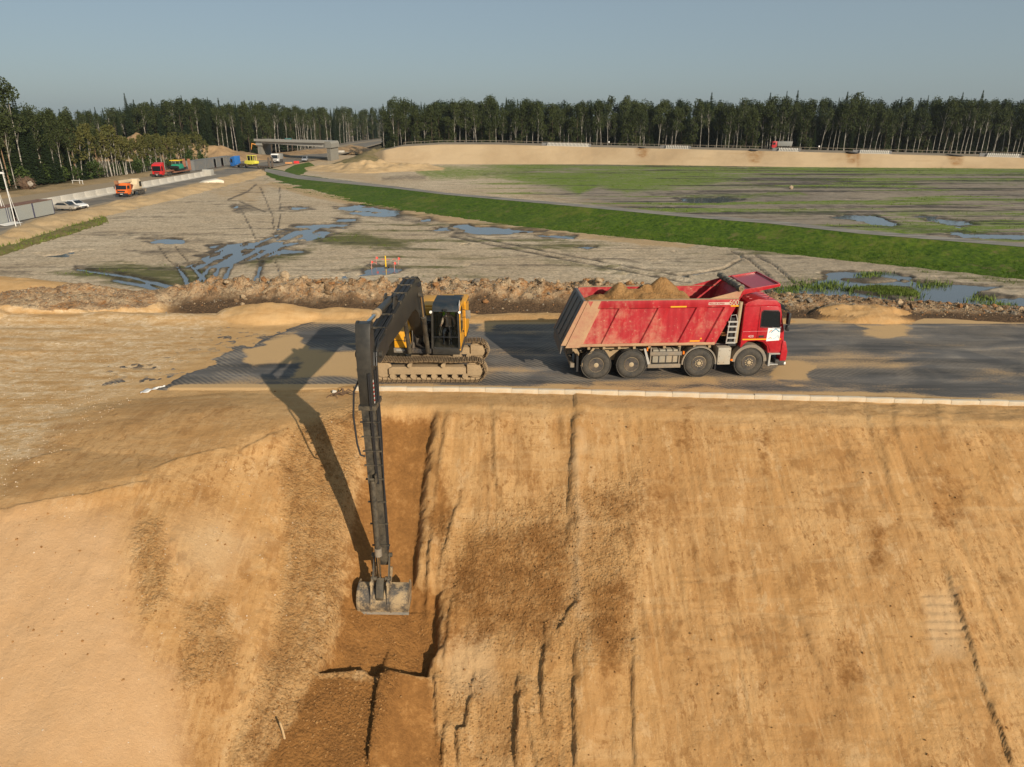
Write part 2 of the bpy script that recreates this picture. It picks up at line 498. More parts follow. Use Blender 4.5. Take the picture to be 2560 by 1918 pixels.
DIRT = simple_ground('turned_earth', (0.19, 0.12, 0.062), (0.40, 0.265, 0.14), 0.22)
b = NB('grass_turf')
n0, n1, n2 = b.noise(0.09, 5, .65), b.noise(0.5, 6, .7), b.noise(1.8, 5, .7)
c = b.mix(b.rng(n2, .36, .64), (0.026, 0.060, 0.004), (0.090, 0.145, 0.010))
c = b.mix(b.math('MULTIPLY', b.rng(b.math('ADD', b.math('MULTIPLY', n0, .5), b.math('MULTIPLY', n1, .5)), .50, .62), .7), c, (0.135, 0.155, 0.022))
c = b.mix(b.math('MULTIPLY', b.rng(n1, .58, .66), .6), c, (0.13, 0.10, 0.05))
GRASSG = b.out(c, .95, b.bump(n2, .8, .15), Specular_IOR_Level=.2)
FLOOR = simple_ground('forest_floor', (0.05, 0.045, 0.022), (0.14, 0.105, 0.05), 0.15)
CONC = paint('concrete', (0.40, 0.385, 0.34), 0.85, dust=0.45, dustcol=(0.27, 0.245, 0.20), scale=0.8, bump=0.3)
CONCL = paint('pale_concrete', (0.52, 0.485, 0.42), 0.85, dust=0.35, dustcol=(0.33, 0.30, 0.25), scale=0.5, bump=0.25)
PLAIN = -5.8

# ------------------------------------------------------------------ the near embankment: slope, cut lane, shoulder, gravel, mounds
CREST = [(-60, 15.0), (-25, 15.5), (-18, 16.0), (-13.8, 17.1), (-10.7, 18.7), (-7.75, 21.7), (-5.8, 23.7), (-4, 24.0), (0, 23.8), (8, 23.25), (16.5, 22.4), (30, 21.2), (70, 18.0)]
KERB = [(-6.0, 25.45), (-2.0, 25.35), (2.0, 25.1), (5.0, 24.9), (9.0, 24.6), (13.0, 24.3), (18.0, 23.95), (24, 23.5), (34, 22.7)]
kx, ky = np.array([p[0] for p in KERB]), np.array([p[1] for p in KERB])
def ledge(U, V, pts, amp, width, wob=7.0, seed=0, side=1, fall=1.4):
    """ground standing proud on one side of a broken edge: sharp at the edge, dying away behind it"""
    n = fbm(U / 26.0, V / 26.0, 300 + seed, 4)
    d, sd = polydist(U + n * wob, -V, [(a, -b) for a, b in pts])
    on = np.where(sd == side, d, -d)
    ends = sstep(0, 45, np.minimum(np.hypot(U - pts[0][0], V - pts[0][1]), np.hypot(U - pts[-1][0], V - pts[-1][1])) + 12)
    on = on + 1.8 * fbm(U / 7.0, V / 7.0, 700 + seed, 2)
    return amp * ends * sstep(-3.5, 3.5, on) * np.clip(1 - np.maximum(on, 0) / width, 0, 1) ** fall
def near_ground():
    ys = np.concatenate([np.arange(8.5, 13.5, 0.12), np.arange(13.5, 24.6, 0.044), np.arange(24.6, 31, 0.09), np.arange(31, 44, 0.085), np.arange(44, 60, 0.6)])
    s = np.linspace(-1, 1, 660)
    Y, Sx = np.meshgrid(ys, s, indexing='ij')
    X = Sx * (0.80 * Y + 6.0)
    cx, cy = np.array([p[0] for p in CREST]), np.array([p[1] for p in CREST])
    d, _ = polydist(X, Y, CREST)
    sd = np.where(Y < np.interp(X, cx, cy), d, -d) + 0.10 * fbm(X / 1.1, Y / 1.1, 3, 4)
    slope = 0.50 + 0.17 * sstep(-10.5, -6.0, X)
    Z = -slope * 0.5 * (sd + np.sqrt(sd * sd + 0.05))
    Z = np.maximum(Z, -9.6)
    U, V = proj(X, Y, Z)
    on_slope = sstep(0.0, 0.5, sd)
    # --- plateau
    flat = 1 - on_slope
    Z -= flat * 0.07 * sstep(-25, -20, X)
    drift = sstep(0.9, 0.15, Y - np.interp(X, kx, ky)) * sstep(-0.15, 0.0, Y - np.interp(X, kx, ky))
    Z += flat * drift * (0.085 + 0.05 * fbm(X / 1.3, Y / 0.6, 5, 4)) * sstep(-9, -6, X)
    backd = Y - 34.75 - 0.35 * fbm(X / 3.0, X * 0 + 2.0, 8, 3) + 0.02 * X * (X > 0)
    Z += sstep(-0.5, 0.8, backd) * sstep(2.6, 1.3, backd) * (0.22 + 0.09 * fbm(X / 1.6, Y / 1.2, 9, 4))
    left = sstep(-18.5, -22.0, X + 0.75 * (30 - Y) + 1.6 * fbm(X / 2.5, Y / 2.5, 19, 4)) * flat * (Y < 36)
    Z += left * (0.09 + 0.035 * fbm(X / 1.6, Y / 0.7, 12, 5)) + flat * sstep(-24, -30, X) * 0.12
    # tyre marks in the gravel
    tr = np.sin((Y + 0.05 * X + 0.5 * fbm(X / 6, Y / 6, 14, 3)) * 4.2)
    Z += left * 0.022 * tr
    # sand heaps beside the road
    def heap(x, y, h, sx, sy, seed, lump=0.12, p=1.6):
        q = np.hypot((X - x) / sx, (Y - y) / sy) + 0.13 * fbm(X / sx * 1.6, Y / sy * 1.6, seed, 4)
        return np.clip(1 - q, 0, 1) ** (1 / p) * h * (0.86 + lump * fbm(X * 1.3, Y * 1.3, seed + 5, 4)) * (q < 1)
    H = heap(-12.4, 36.0, 0.72, 3.0, 1.5, 21)
    H = np.maximum(H, heap(-10.8, 22.4, 0.42, 5.2, 2.7, 29, 0.10, 1.2))
    H = np.maximum(H, heap(-9.0, 36.3, 0.42, 2.6, 1.1, 22))
    H = np.maximum(H, heap(-5.2, 36.4, 0.34, 3.4, 0.9, 26))
    H = np.maximum(H, heap(18.4, 35.9, 0.72, 3.0, 1.4, 23, 0.3))
    H = np.maximum(H, heap(11.0, 36.0, 0.50, 2.4, 1.1, 24))
    H = np.maximum(H, heap(-24.4, 38.2, 1.35, 5.2, 2.6, 25, 0.3))
    H = np.maximum(H, heap(-33.5, 45.0, 1.7, 12.5, 6.5, 27, 0.1, 1.2))
    H = np.maximum(H, heap(-31.0, 35.2, 0.85, 5.4, 2.8, 28, 0.1, 1.3))
    Z += H
    # ditch, then the bank of dug out spoil, then the fall to the field
    bc = 40.0 - 0.13 * np.clip(X - 4, 0, 30) + 0.5 * fbm(X / 7, X * 0, 31, 3)
    bh = (1.05 - 0.038 * np.clip(X - 4, 0, 24)) * sstep(-22.5, -17.5, X)
    t = Y - bc
    Z -= 0.22 * np.exp(-((t + 2.7) / 0.8) ** 2) * sstep(-21, -17.5, X)
    lump = 0.78 + 0.55 * fbm(X / 1.3, Y / 1.1, 33, 5, 0.62) + 0.55 * np.abs(fbm(X / 0.62, Y / 0.62, 36, 3)) + 0.2 * np.abs(fbm(X / 0.2, Y / 0.2, 37, 2))
    Z += bh * np.exp(-(np.abs(t) / 1.45) ** 2.2) * lump
    Z -= sstep(1.0, 13, t) * 6.1
    # --- cut lane and pit
    PIT = [(938, 1003), (1087, 1008), (1077, 1088), (1060, 1223), (1048, 1330), (1038, 1440), (1098, 1471), (1094, 1607), (1074, 1648), (1066, 1684), (927, 1681), (912, 1664), (800, 1673), (846, 1560), (862, 1400), (890, 1200)]
    wob = 9 * fbm(U / 24, V / 24, 41, 5, 0.62)
    din, _ = polydist(U + wob, V, PIT + [PIT[0]])
    ins = np.where(inpoly(U + wob, V, PIT), din, -din)
    rightw = sstep(-40, 40, U - np.interp(V, [1000, 1330, 1440, 1700], [1010, 975, 985, 1000]))
    soft = 34 - 22 * rightw
    soft = np.where(V > 1640, 11, soft)
    pit = sstep(-1, 1, ins / soft)
    pit = np.where(ins < -60, 0, pit) * on_slope
    Z -= pit * (0.30 + 0.14 * rightw + 0.14 * sstep(1420, 1660, V))
    # --- broken edges left by the bucket
    L = [([(1112, 1040), (1100, 1150), (1083, 1260)], .14, 30), ([(1079, 1330), (1069, 1430), (1061, 1500)], .20, 26), ([(1132, 1480), (1122, 1560), (1108, 1660)], .16, 40), ([(1145, 1250), (1122, 1341), (1099, 1416)], .16, 40),
         ([(1232, 1045), (1234, 1120), (1236, 1200)], .17, 55), ([(1436, 1030), (1428, 1176), (1420, 1300)], .16, 90),
         ([(952, 1684), (939, 1755), (921, 1930)], .36, 120), ([(1083, 1680), (1089, 1740), (1090, 1830)], .22, 45),
         ([(1112, 1800), (1102, 1930)], .26, 40), ([(1176, 1735), (1162, 1826), (1142, 1833), (1146, 1930)], .24, 80),
         ([(1296, 1735), (1293, 1820), (1289, 1930)], .34, 60), ([(1300, 1755), (1318, 1830), (1336, 1910)], .26, 70),
         ([(1359, 1610), (1354, 1700), (1355, 1830)], .24, 70), ([(1436, 1690), (1434, 1800), (1438, 1930)], .22, 130),
         ([(1571, 1300), (1574, 1350), (1581, 1410)], .10, 60), ([(1582, 1640), (1583, 1800), (1586, 1930)], .13, 90),
         ([(1440, 1500), (1400, 1570), (1380, 1600)], .14, 60),
         ([(2385, 1480), (2417, 1582), (2452, 1700)], .11, 90), ([(2470, 1750), (2500, 1830), (2535, 1930)], .14, 90),
         ([(2208, 1140), (2216, 1175), (2226, 1215)], .07, 60), ([(2170, 1030), (2176, 1060)], .07, 40), ([(2235, 1030), (2242, 1068)], .07, 40),
         ([(2345, 1032), (2352, 1072)], .07, 40), ([(1880, 1400), (1890, 1440), (1905, 1500)], .06, 40), ([(2010, 1570), (2060, 1700)], .06, 60)]
    E = np.zeros_like(X)
    for i, (p, a, w) in enumerate(L):
        E = np.maximum(E, ledge(U, V, p, a, w, 4, i))
    # terrace edges of the scraped platform on the left (upper side proud)
    for i, (p, a, w) in enumerate([([(14, 1270), (122, 1250), (224, 1236), (372, 1199)], .10, 34), ([(366, 1174), (456, 1140), (575, 1116)], .10, 30),
                                   ([(586, 1132), (640, 1112), (700, 1083)], .09, 30), ([(60, 1146), (120, 1132), (186, 1118)], .07, 26)]):
        E = np.maximum(E, ledge(U, V, p, a, w, 5, 40 + i, side=-1, fall=0.8))
    E = np.maximum(E, ledge(U, V, [(299, 1060), (338, 1140), (370, 1203)], .08, 60, 5, 50))
    E = np.maximum(E, ledge(U, V, [(368, 1190), (420, 1330), (520, 1560), (640, 1820)][1:], .10, 90, 12, 51))
    Z += E
    # ridges and press marks
    def ridge(pts, amp, w, seed):
        n = fbm(U / 30, V / 30, seed, 3)
        dd, _ = polydist(U + 5 * n, V, pts)
        return amp * np.exp(-(dd / w) ** 2) * (0.8 + 0.4 * fbm(U / 14, V / 14, seed + 1, 3))
    Z += on_slope * (ridge([(1442, 1110), (1446, 1300), (1447, 1530)], .09, 9, 60) + ridge([(1240, 1180), (1262, 1270), (1280, 1345)], .04, 5, 62)
                     + ridge([(430, 1330), (445, 1450), (475, 1640), (560, 1850)], -.07, 26, 64) + ridge([(690, 1120), (660, 1500), (600, 1900)], .10, 22, 66)
                     + ridge([(395, 1330), (380, 1400), (400, 1500)], .06, 20, 68))
    press = area(U, V, [(2300, 1478), (2400, 1478), (2420, 1606), (2320, 1606)], 14) * np.sin(V / 21.0 * 2 * math.pi) * 0.022
    Z += press + on_slope * 0.030 * sstep(1500, 1900, U) * fbm(X * 0.35, (Y) * 1.5, 70, 4)
    # --- roughness
    ROUGH = [(905, 995), (938, 1003), (890, 1200), (862, 1400), (846, 1560), (800, 1673), (1000, 1690), (930, 1930), (560, 1930), (640, 1760), (690, 1560), (720, 1350), (700, 1160), (760, 1050)]
    rgh = area(U, V, ROUGH, 26)
    mass = np.maximum(area(U, V, [(1090, 1320), (1420, 1240), (1600, 1180), (1570, 1640), (1350, 1660), (1150, 1600)], 60), area(U, V, [(1090, 1690), (1440, 1690), (1440, 1930), (1090, 1930)], 40) * 0.8)
    lump2 = np.maximum(area(U, V, [(330, 1330), (400, 1290), (430, 1500), (360, 1560)], 25), area(U, V, [(460, 1520), (560, 1500), (600, 1680), (450, 1720)], 25))
    rough = np.clip(np.maximum(np.maximum(rgh, 0.8 * mass), lump2 * 0.9) * (1 - 0.85 * pit * (V < 1470)), 0, 1)
    pitrough = pit * (V > 1500)
    rough = np.maximum(rough, 0.6 * pitrough)
    rb = 0.11 + 0.22 * sstep(-0.05, 0.4, fbm(X / 1.1, Y / 1.3, 141, 4)) * (1 - pit) + 0.88 * rough
    Z += on_slope * rb * (0.075 * fbm(X / 0.55, Y / 0.5, 80, 5, 0.6) + 0.035 * np.abs(fbm(X / 0.16, Y / 0.14, 81, 3)))
    # furrows drawn down the slope by the bucket, and press marks across it
    lane = 0.08 + 0.92 * sstep(-0.12, 0.30, fbm(X / 1.5, Y / 3.0, 131, 4))
    gro = np.abs(fbm(X / 0.26 + 0.10 * fbm(X, Y / 3, 132, 2), Y / 6.0, 133, 3, 0.6)) * lane * (1 - 0.75 * pit * (V < 1470)) * (1 - 0.7 * rough)
    Z += on_slope * (0.030 * fbm(X / 0.5, Y / 2.8, 83, 4) - 0.085 * gro * sstep(-9, -5, X) * (1 - 0.45 * sstep(3, 6, X)) - 0.03 * gro)
    cross = np.abs(fbm(X / 1.1, Y / 0.16 + 0.6 * fbm(X / 0.8, Y / 0.8, 134, 2), 135, 3)) * sstep(0.05, 0.4, fbm(X / 1.9, Y / 1.3, 136, 3)) * sstep(2.0, 4.0, X)
    Z -= on_slope * 0.04 * cross
    ph = 3.0 * _hash(np.floor(X / 1.7 + 0.3 * fbm(X / 2, Y / 2, 142, 2)), np.zeros_like(X), 143)
    prs = np.clip(np.sin((Y + ph + 0.10 * fbm(X / 0.8, Y / 0.8, 144, 3)) / 0.30 * 2 * math.pi), 0, 1) ** 2 * sstep(0.0, 0.35, fbm(X / 1.5, Y / 1.9, 145, 3)) * sstep(2.5, 5.0, X)
    Z -= on_slope * 0.014 * prs
    Z += 0.014 * fbm(X / 0.3, Y / 0.3, 84, 3)
    sh = sstep(0.2, -0.2, sd) * sstep(0.05, -0.35, Y - np.interp(X, kx, ky)) * sstep(-7, -5, X)
    Z += sh * (0.03 + 0.07 * fbm(X / 0.9, Y / 0.5, 86, 4) * sstep(8, 13, X) + 0.02 * fbm(X / 0.5, Y / 0.3, 87, 4))
    # --- what the ground is made of
    U = U + 24 * fbm(X / 0.9, Y / 0.9, 121, 4) + 7 * fbm(X / 0.2, Y / 0.2, 122, 3)
    V = V + 24 * fbm(X / 0.9, Y / 0.9, 123, 4) + 7 * fbm(X / 0.2, Y / 0.2, 124, 3)
    wet = pit * np.where(V > 1480, 0.95, 0.72)
    wet = np.maximum(wet, area(U, V, [(1000, 1690), (930, 1930), (640, 1930), (790, 1690)], 25) * 0.85)
    wet = np.maximum(wet, area(U, V, [(950, 1690), (1085, 1690), (1100, 1930), (925, 1930)], 14) * 0.70)
    wet = np.maximum(wet, area(U, V, [(1098, 1440), (1180, 1340), (1420, 1290), (1430, 1520), (1370, 1640), (1270, 1600), (1170, 1620), (1095, 1660)], 40) * 0.56)
    wet = np.maximum(wet, area(U, V, [(1100, 1180), (1060, 1300), (1110, 1400), (1150, 1260)], 25) * 0.65)
    wet = np.maximum(wet, area(U, V, [(1460, 1480), (1580, 1420), (1570, 1690), (1500, 1700)], 45) * 0.62)
    wet = np.maximum(wet, area(U, V, [(1470, 1230), (1700, 1150), (1740, 1280), (1560, 1420)], 50) * 0.42)
    for q in ([(1880, 1060), (1930, 1080), (1950, 1200), (1890, 1190)], [(2320, 1150), (2420, 1200), (2400, 1340), (2330, 1330)], [(2060, 1600), (2140, 1560), (2180, 1720), (2090, 1730)],
              [(1800, 1400), (1850, 1400), (1840, 1540), (1800, 1520)], [(2170, 1300), (2260, 1300), (2220, 1430), (2160, 1430)], [(1700, 1000), (1740, 1010), (1740, 1130), (1690, 1120)]):
        wet = np.maximum(wet, area(U, V, q, 30) * 0.5)
    wet = np.maximum(wet, rgh * 0.34)
    wet = np.maximum(wet, area(U, V, [(40, 1150), (150, 1060), (560, 1000), (690, 1080), (370, 1195), (20, 1262)], 30) * 0.20)
    wet = np.maximum(wet, lump2 * 0.25)
    gravel = np.maximum(area(U, V, [(-200, 790), (300, 765), (560, 790), (520, 860), (390, 940), (180, 1010), (110, 1120), (-200, 1180)], 30), 0) * flat
    pink = area(U, V, [(-300, 1280), (150, 1270), (320, 1300), (300, 1500), (430, 1700), (460, 1950), (-300, 1950)], 70)
    pale = area(U, V, [(430, 1310), (560, 1300), (640, 1360), (560, 1460), (460, 1440)], 60) * 0.6 + area(U, V, [(1100, 1600), (1230, 1560), (1240, 1740), (1130, 1730)], 30) * 0.5 + press * 0 + area(U, V, [(2300, 1478), (2400, 1478), (2420, 1640), (2320, 1640)], 20) * 0.6
    pale = np.maximum(pale, ridge([(1442, 1090), (1446, 1300), (1447, 1530)], .8, 14, 60) * 0.6)
    tw = t + 0.35 * fbm(X / 1.5, Y / 1.5, 92, 3)
    mud = np.exp(-((tw + 2.15) / 1.15) ** 2) * 0.80 * sstep(-21, -17, X)
    mud = np.maximum(mud, sstep(-1.9, -0.4, t) * 0.42 * sstep(8, 12, X))
    spoil = sstep(-2.6, -1.4, tw) * sstep(-23, -19, X)
    spoil = np.maximum(spoil, 0.7 * (np.hypot((X + 24.4) / 5.2, (Y - 38.2) / 2.6) < 0.95))
    mud = np.maximum(mud, (np.hypot((X + 24.4) / 5.2, (Y - 38.2) / 2.6) < 0.95) * 0.30)
    mud = mud * (H < 0.25 * (X > -18) + 3 * (X <= -18))
    rough = np.maximum(rough, np.maximum(sstep(0.25, 0.6, mud), spoil))
    grid = grid_mesh('embankment', X, Y, Z, SAND, dict(wet=wet, gravel=gravel, pink=pink, mud=mud, rough=rough, spoil=spoil, plateau_brighten=flat * (1 - spoil) * (0.55 + 0.45 * sstep(-3, -12, X)) * (1 - sstep(0.3, 0.6, mud)) * (1 - 0.75 * area(U, V, [(20, 1150), (150, 1050), (420, 985), (560, 985), (720, 1060), (690, 1090), (370, 1205), (0, 1275)], 30)), pale=np.clip(pale, 0, 1)))  # includes the plateau mask that lightens level sand against low-sun dimness
    tag(grid, kind='structure')
    return X, Y, Z, rough, sd
NX, NY, NZ, NROUGH, NSD = near_ground()
_ys = NY[:, 0]
def ground_z(x, y):
    """height of the near embankment"""
    i = int(np.clip(np.searchsorted(_ys, y), 0, len(_ys) - 1))
    j = int(np.clip(round((x / (0.80 * _ys[i] + 6.0) + 1) / 2 * (NX.shape[1] - 1)), 0, NX.shape[1] - 1))
    return float(NZ[i, j])

# --- asphalt of the haul road, its left end broken away in two lifts
def haul_road():
    ys = np.arange(24.0, 35.6, 0.10)
    xs = np.arange(-25.0, 40.0, 0.12)
    Y, X = np.meshgrid(ys, xs, indexing='ij')
    Z = np.zeros_like(X) + 0.006 * fbm(X / 2, Y / 2, 101, 3)
    Ynear = np.interp(X, kx, ky)
    Z = np.where(Y < Ynear, -0.10, Z)
    n = fbm(X / 1.4, Y / 1.4, 103, 4)
    e1 = X + 0.78 * (30.3 - Y) * -1 + 13.0 + 0.7 * n          # upper lift ends here
    e1 = X - (-13.5 + (Y - 26.0) * 0.33) + 0.8 * n
    e2 = X - (-17.0 + (Y - 26.0) * 0.30) + 2.0 * n
    Z -= 0.075 * sstep(0.08, -0.08, e1) + 0.35 * sstep(0.1, -0.25, e2)
    U, V = proj(X, Y, Z)
    dust = 0.30 + 0.25 * fbm(X / 5, Y / 1.5, 105, 3)
    U = U + 30 * fbm(X / 1.8, Y / 0.8, 106, 4); V = V + 18 * fbm(X / 1.8, Y / 0.8, 107, 4)
    for q, a in (([(600, 850), (760, 820), (770, 900), (620, 920)], .8), ([(640, 800), (800, 790), (800, 830), (640, 840)], .45), ([(740, 880), (960, 860), (960, 950), (720, 950)], .75), ([(430, 850), (600, 820), (560, 930), (430, 930)], .55),
                 ([(1190, 785), (1250, 785), (1240, 835), (1190, 830)], .7), ([(900, 950), (2600, 985), (2600, 1030), (900, 1000)], .75), ([(1480, 945), (1800, 930), (1830, 975), (1450, 990)], .6),
                 ([(1930, 890), (2040, 915), (2030, 960), (1920, 960)], .85), ([(2140, 800), (2300, 815), (2240, 850), (2160, 840)], .8), ([(2260, 855), (2420, 860), (2400, 868), (2260, 868)], .7),
                 ([(1960, 795), (2060, 800), (2040, 830), (1960, 825)], .5), ([(2480, 930), (2560, 950), (2560, 980), (2480, 960)], .5), ([(1200, 900), (1420, 925), (1420, 950), (1180, 950)], .45)):
        dust = np.maximum(dust, area(U, V, q, 24) * a * 0.88)
    dust = np.maximum(dust, sstep(0.9, 0.1, Y - Ynear) * 0.9)
    dust = np.maximum(dust, sstep(33.9, 34.9, Y) * 0.6)
    dust = np.maximum(dust, sstep(0.4, -0.6, e1) * (0.42 + 0.25 * fbm(X / 1.2, Y / 0.8, 109, 4)))
    dust = dust * (1 - 0.85 * np.exp(-(e1 / 0.22) ** 2))
    dust = np.maximum(dust, sstep(1.6, 0.0, e2) * 0.6)
    o = grid_mesh('haul_road', X, Y, Z, ASPH, dict(dust=dust), keep=(e2 > 0.0) & (Y > Ynear - 0.15))
    tag(o, kind='structure')
haul_road()
# ------------------------------------------------------------------ lofted strips of ground between lines seen in the photograph
def resample(pts, n):
    p = np.array([tuple(q) for q in pts], float)
    s = np.concatenate([[0], np.cumsum(np.linalg.norm(np.diff(p, axis=0), axis=1))])
    t = np.linspace(0, s[-1], n)
    return np.stack([np.interp(t, s, p[:, i]) for i in range(p.shape[1])], -1)
def byu(line, us):
    a = np.array(line, float)
    return np.stack([us] + [np.interp(us, a[:, 0], a[:, k]) for k in range(1, a.shape[1])], -1)
def loft(name, A, B, m, mat, bump=0.0, noise=0.0, seed=0, attrs=None, fscale=1.5, kind='structure', prof=None):
    """rows from line A to line B (n x 3 each), m strips, raised in between"""
    t = np.linspace(0, 1, m + 1)[:, None]
    P = A[None] * (1 - t[..., None]) + B[None] * t[..., None]
    X, Y, Z = P[..., 0].copy(), P[..., 1].copy(), P[..., 2].copy()
    f = prof(t) if prof else np.sin(np.pi * t)
    inner = np.clip(np.minimum(t, 1 - t) * 6, 0, 1)
    Z += f * bump * (1 + 0.6 * fbm(X / 6, Y / 6, seed + 3, 3)) + inner * noise * fbm(X / fscale, Y / fscale, seed, 4)
    at = {k: np.broadcast_to(v(t, X, Y) if callable(v) else np.float64(v), X.shape) for k, v in (attrs or {}).items()}
    o = grid_mesh(name, X, Y, Z, mat, at)
    tag(o, kind=kind)
    return o
def wl(pts, z):
    return [W(u, v, z) for u, v in pts]

# far sheet under everything, to the horizon
g = MB().add([(-7000, -200, -6.6), (7000, -200, -6.6), (7000, 9000, -6.6), (-7000, 9000, -6.6)], [(0, 1, 2, 3)])
tag(g.build('ground', FLOOR, sharp=0), kind='structure')

# ------------------------------------------------------------------ the wet field
PUDDLES = [[(842, 520), (880, 513), (930, 518), (1002, 528), (990, 541), (920, 542), (860, 534)], [(708, 520), (740, 518), (775, 522), (740, 527)],
           [(738, 566), (800, 560), (876, 560), (860, 570), (780, 570)], [(840, 548), (890, 546), (890, 556), (842, 556)],
           [(525, 618), (590, 609), (659, 598), (716, 578), (797, 574), (838, 582), (785, 602), (708, 618), (765, 631), (692, 639), (610, 655), (570, 668), (488, 673), (374, 673), (431, 663), (509, 655), (500, 643), (549, 633)],
           [(350, 602), (400, 596), (458, 600), (456, 608), (380, 608)], [(580, 520), (594, 514), (600, 524), (586, 528)],
           [(1134, 566), (1166, 559), (1197, 572), (1242, 569), (1301, 576), (1333, 574), (1364, 578), (1288, 582), (1242, 588), (1188, 586)],
           [(1338, 590), (1380, 584), (1440, 590), (1430, 596), (1370, 595)], [(1438, 618), (1470, 614), (1490, 618), (1470, 622)], [(1075, 576), (1115, 570), (1130, 577), (1100, 582)],
           [(910, 675), (935, 666), (1000, 666), (1012, 672), (990, 682), (925, 683)], [(1050, 548), (1075, 545), (1080, 552), (1056, 555)],
           [(1925, 731), (1949, 717), (1995, 709), (2065, 702), (2073, 684), (2104, 681), (2217, 683), (2283, 694), (2244, 702), (2361, 708), (2497, 718), (2439, 729), (2560, 746), (2760, 765), (2760, 830), (2560, 800), (2419, 790), (2322, 775), (2167, 766), (2050, 758), (1972, 748)],
           [(1695, 499), (1770, 495), (1858, 499), (1800, 505), (1720, 505)], [(2080, 543), (2112, 538), (2186, 539), (2246, 562), (2230, 568), (2190, 558), (2120, 548)],
           [(2285, 541), (2330, 541), (2400, 552), (2446, 561), (2400, 565), (2330, 552)], [(2318, 585), (2390, 580), (2458, 583), (2570, 588), (2700, 595), (2700, 606), (2560, 600), (2439, 592)],
           [(2200, 600), (2260, 600), (2280, 604), (2230, 606)]]
ISLANDS = [[(2115, 722), (2180, 714), (2280, 720), (2296, 742), (2250, 752), (2180, 738)], [(2430, 735), (2500, 728), (2560, 738), (2540, 745), (2460, 743)], [(2100, 698), (2200, 694), (2240, 700), (2160, 706)],
           [(2350, 770), (2400, 760), (2430, 772), (2390, 780)], [(2480, 780), (2560, 776), (2560, 800), (2490, 800)]]
RUTS_W = [[(443, 667), (464, 696), (470, 722)], [(529, 663), (505, 688), (484, 722)], [(480, 667), (513, 700), (530, 724)], [(578, 663), (562, 692), (550, 716)], [(549, 667), (529, 704)],
          [(191, 673), (326, 692), (450, 722)], [(285, 700), (366, 714), (398, 728)], [(655, 655), (643, 692), (636, 712)]]
RUTS_D = [[(1130, 593), (1378, 643), (1720, 708)], [(1165, 590), (1400, 636), (1720, 694)], [(1828, 630), (1875, 651), (1918, 690), (1940, 716)], [(1887, 639), (1933, 663), (1988, 710)],
          [(1690, 692), (1809, 674), (1852, 651), (1850, 640)], [(690, 655), (700, 690), (682, 716)], [(395, 615), (420, 650), (445, 668)], [(440, 618), (470, 655)], [(600, 520), (640, 600), (650, 655)], [(650, 470), (680, 540), (700, 640)], [(700, 470), (700, 540), (690, 640)],
          [(570, 500), (620, 480), (640, 462)], [(600, 505), (660, 530)]]
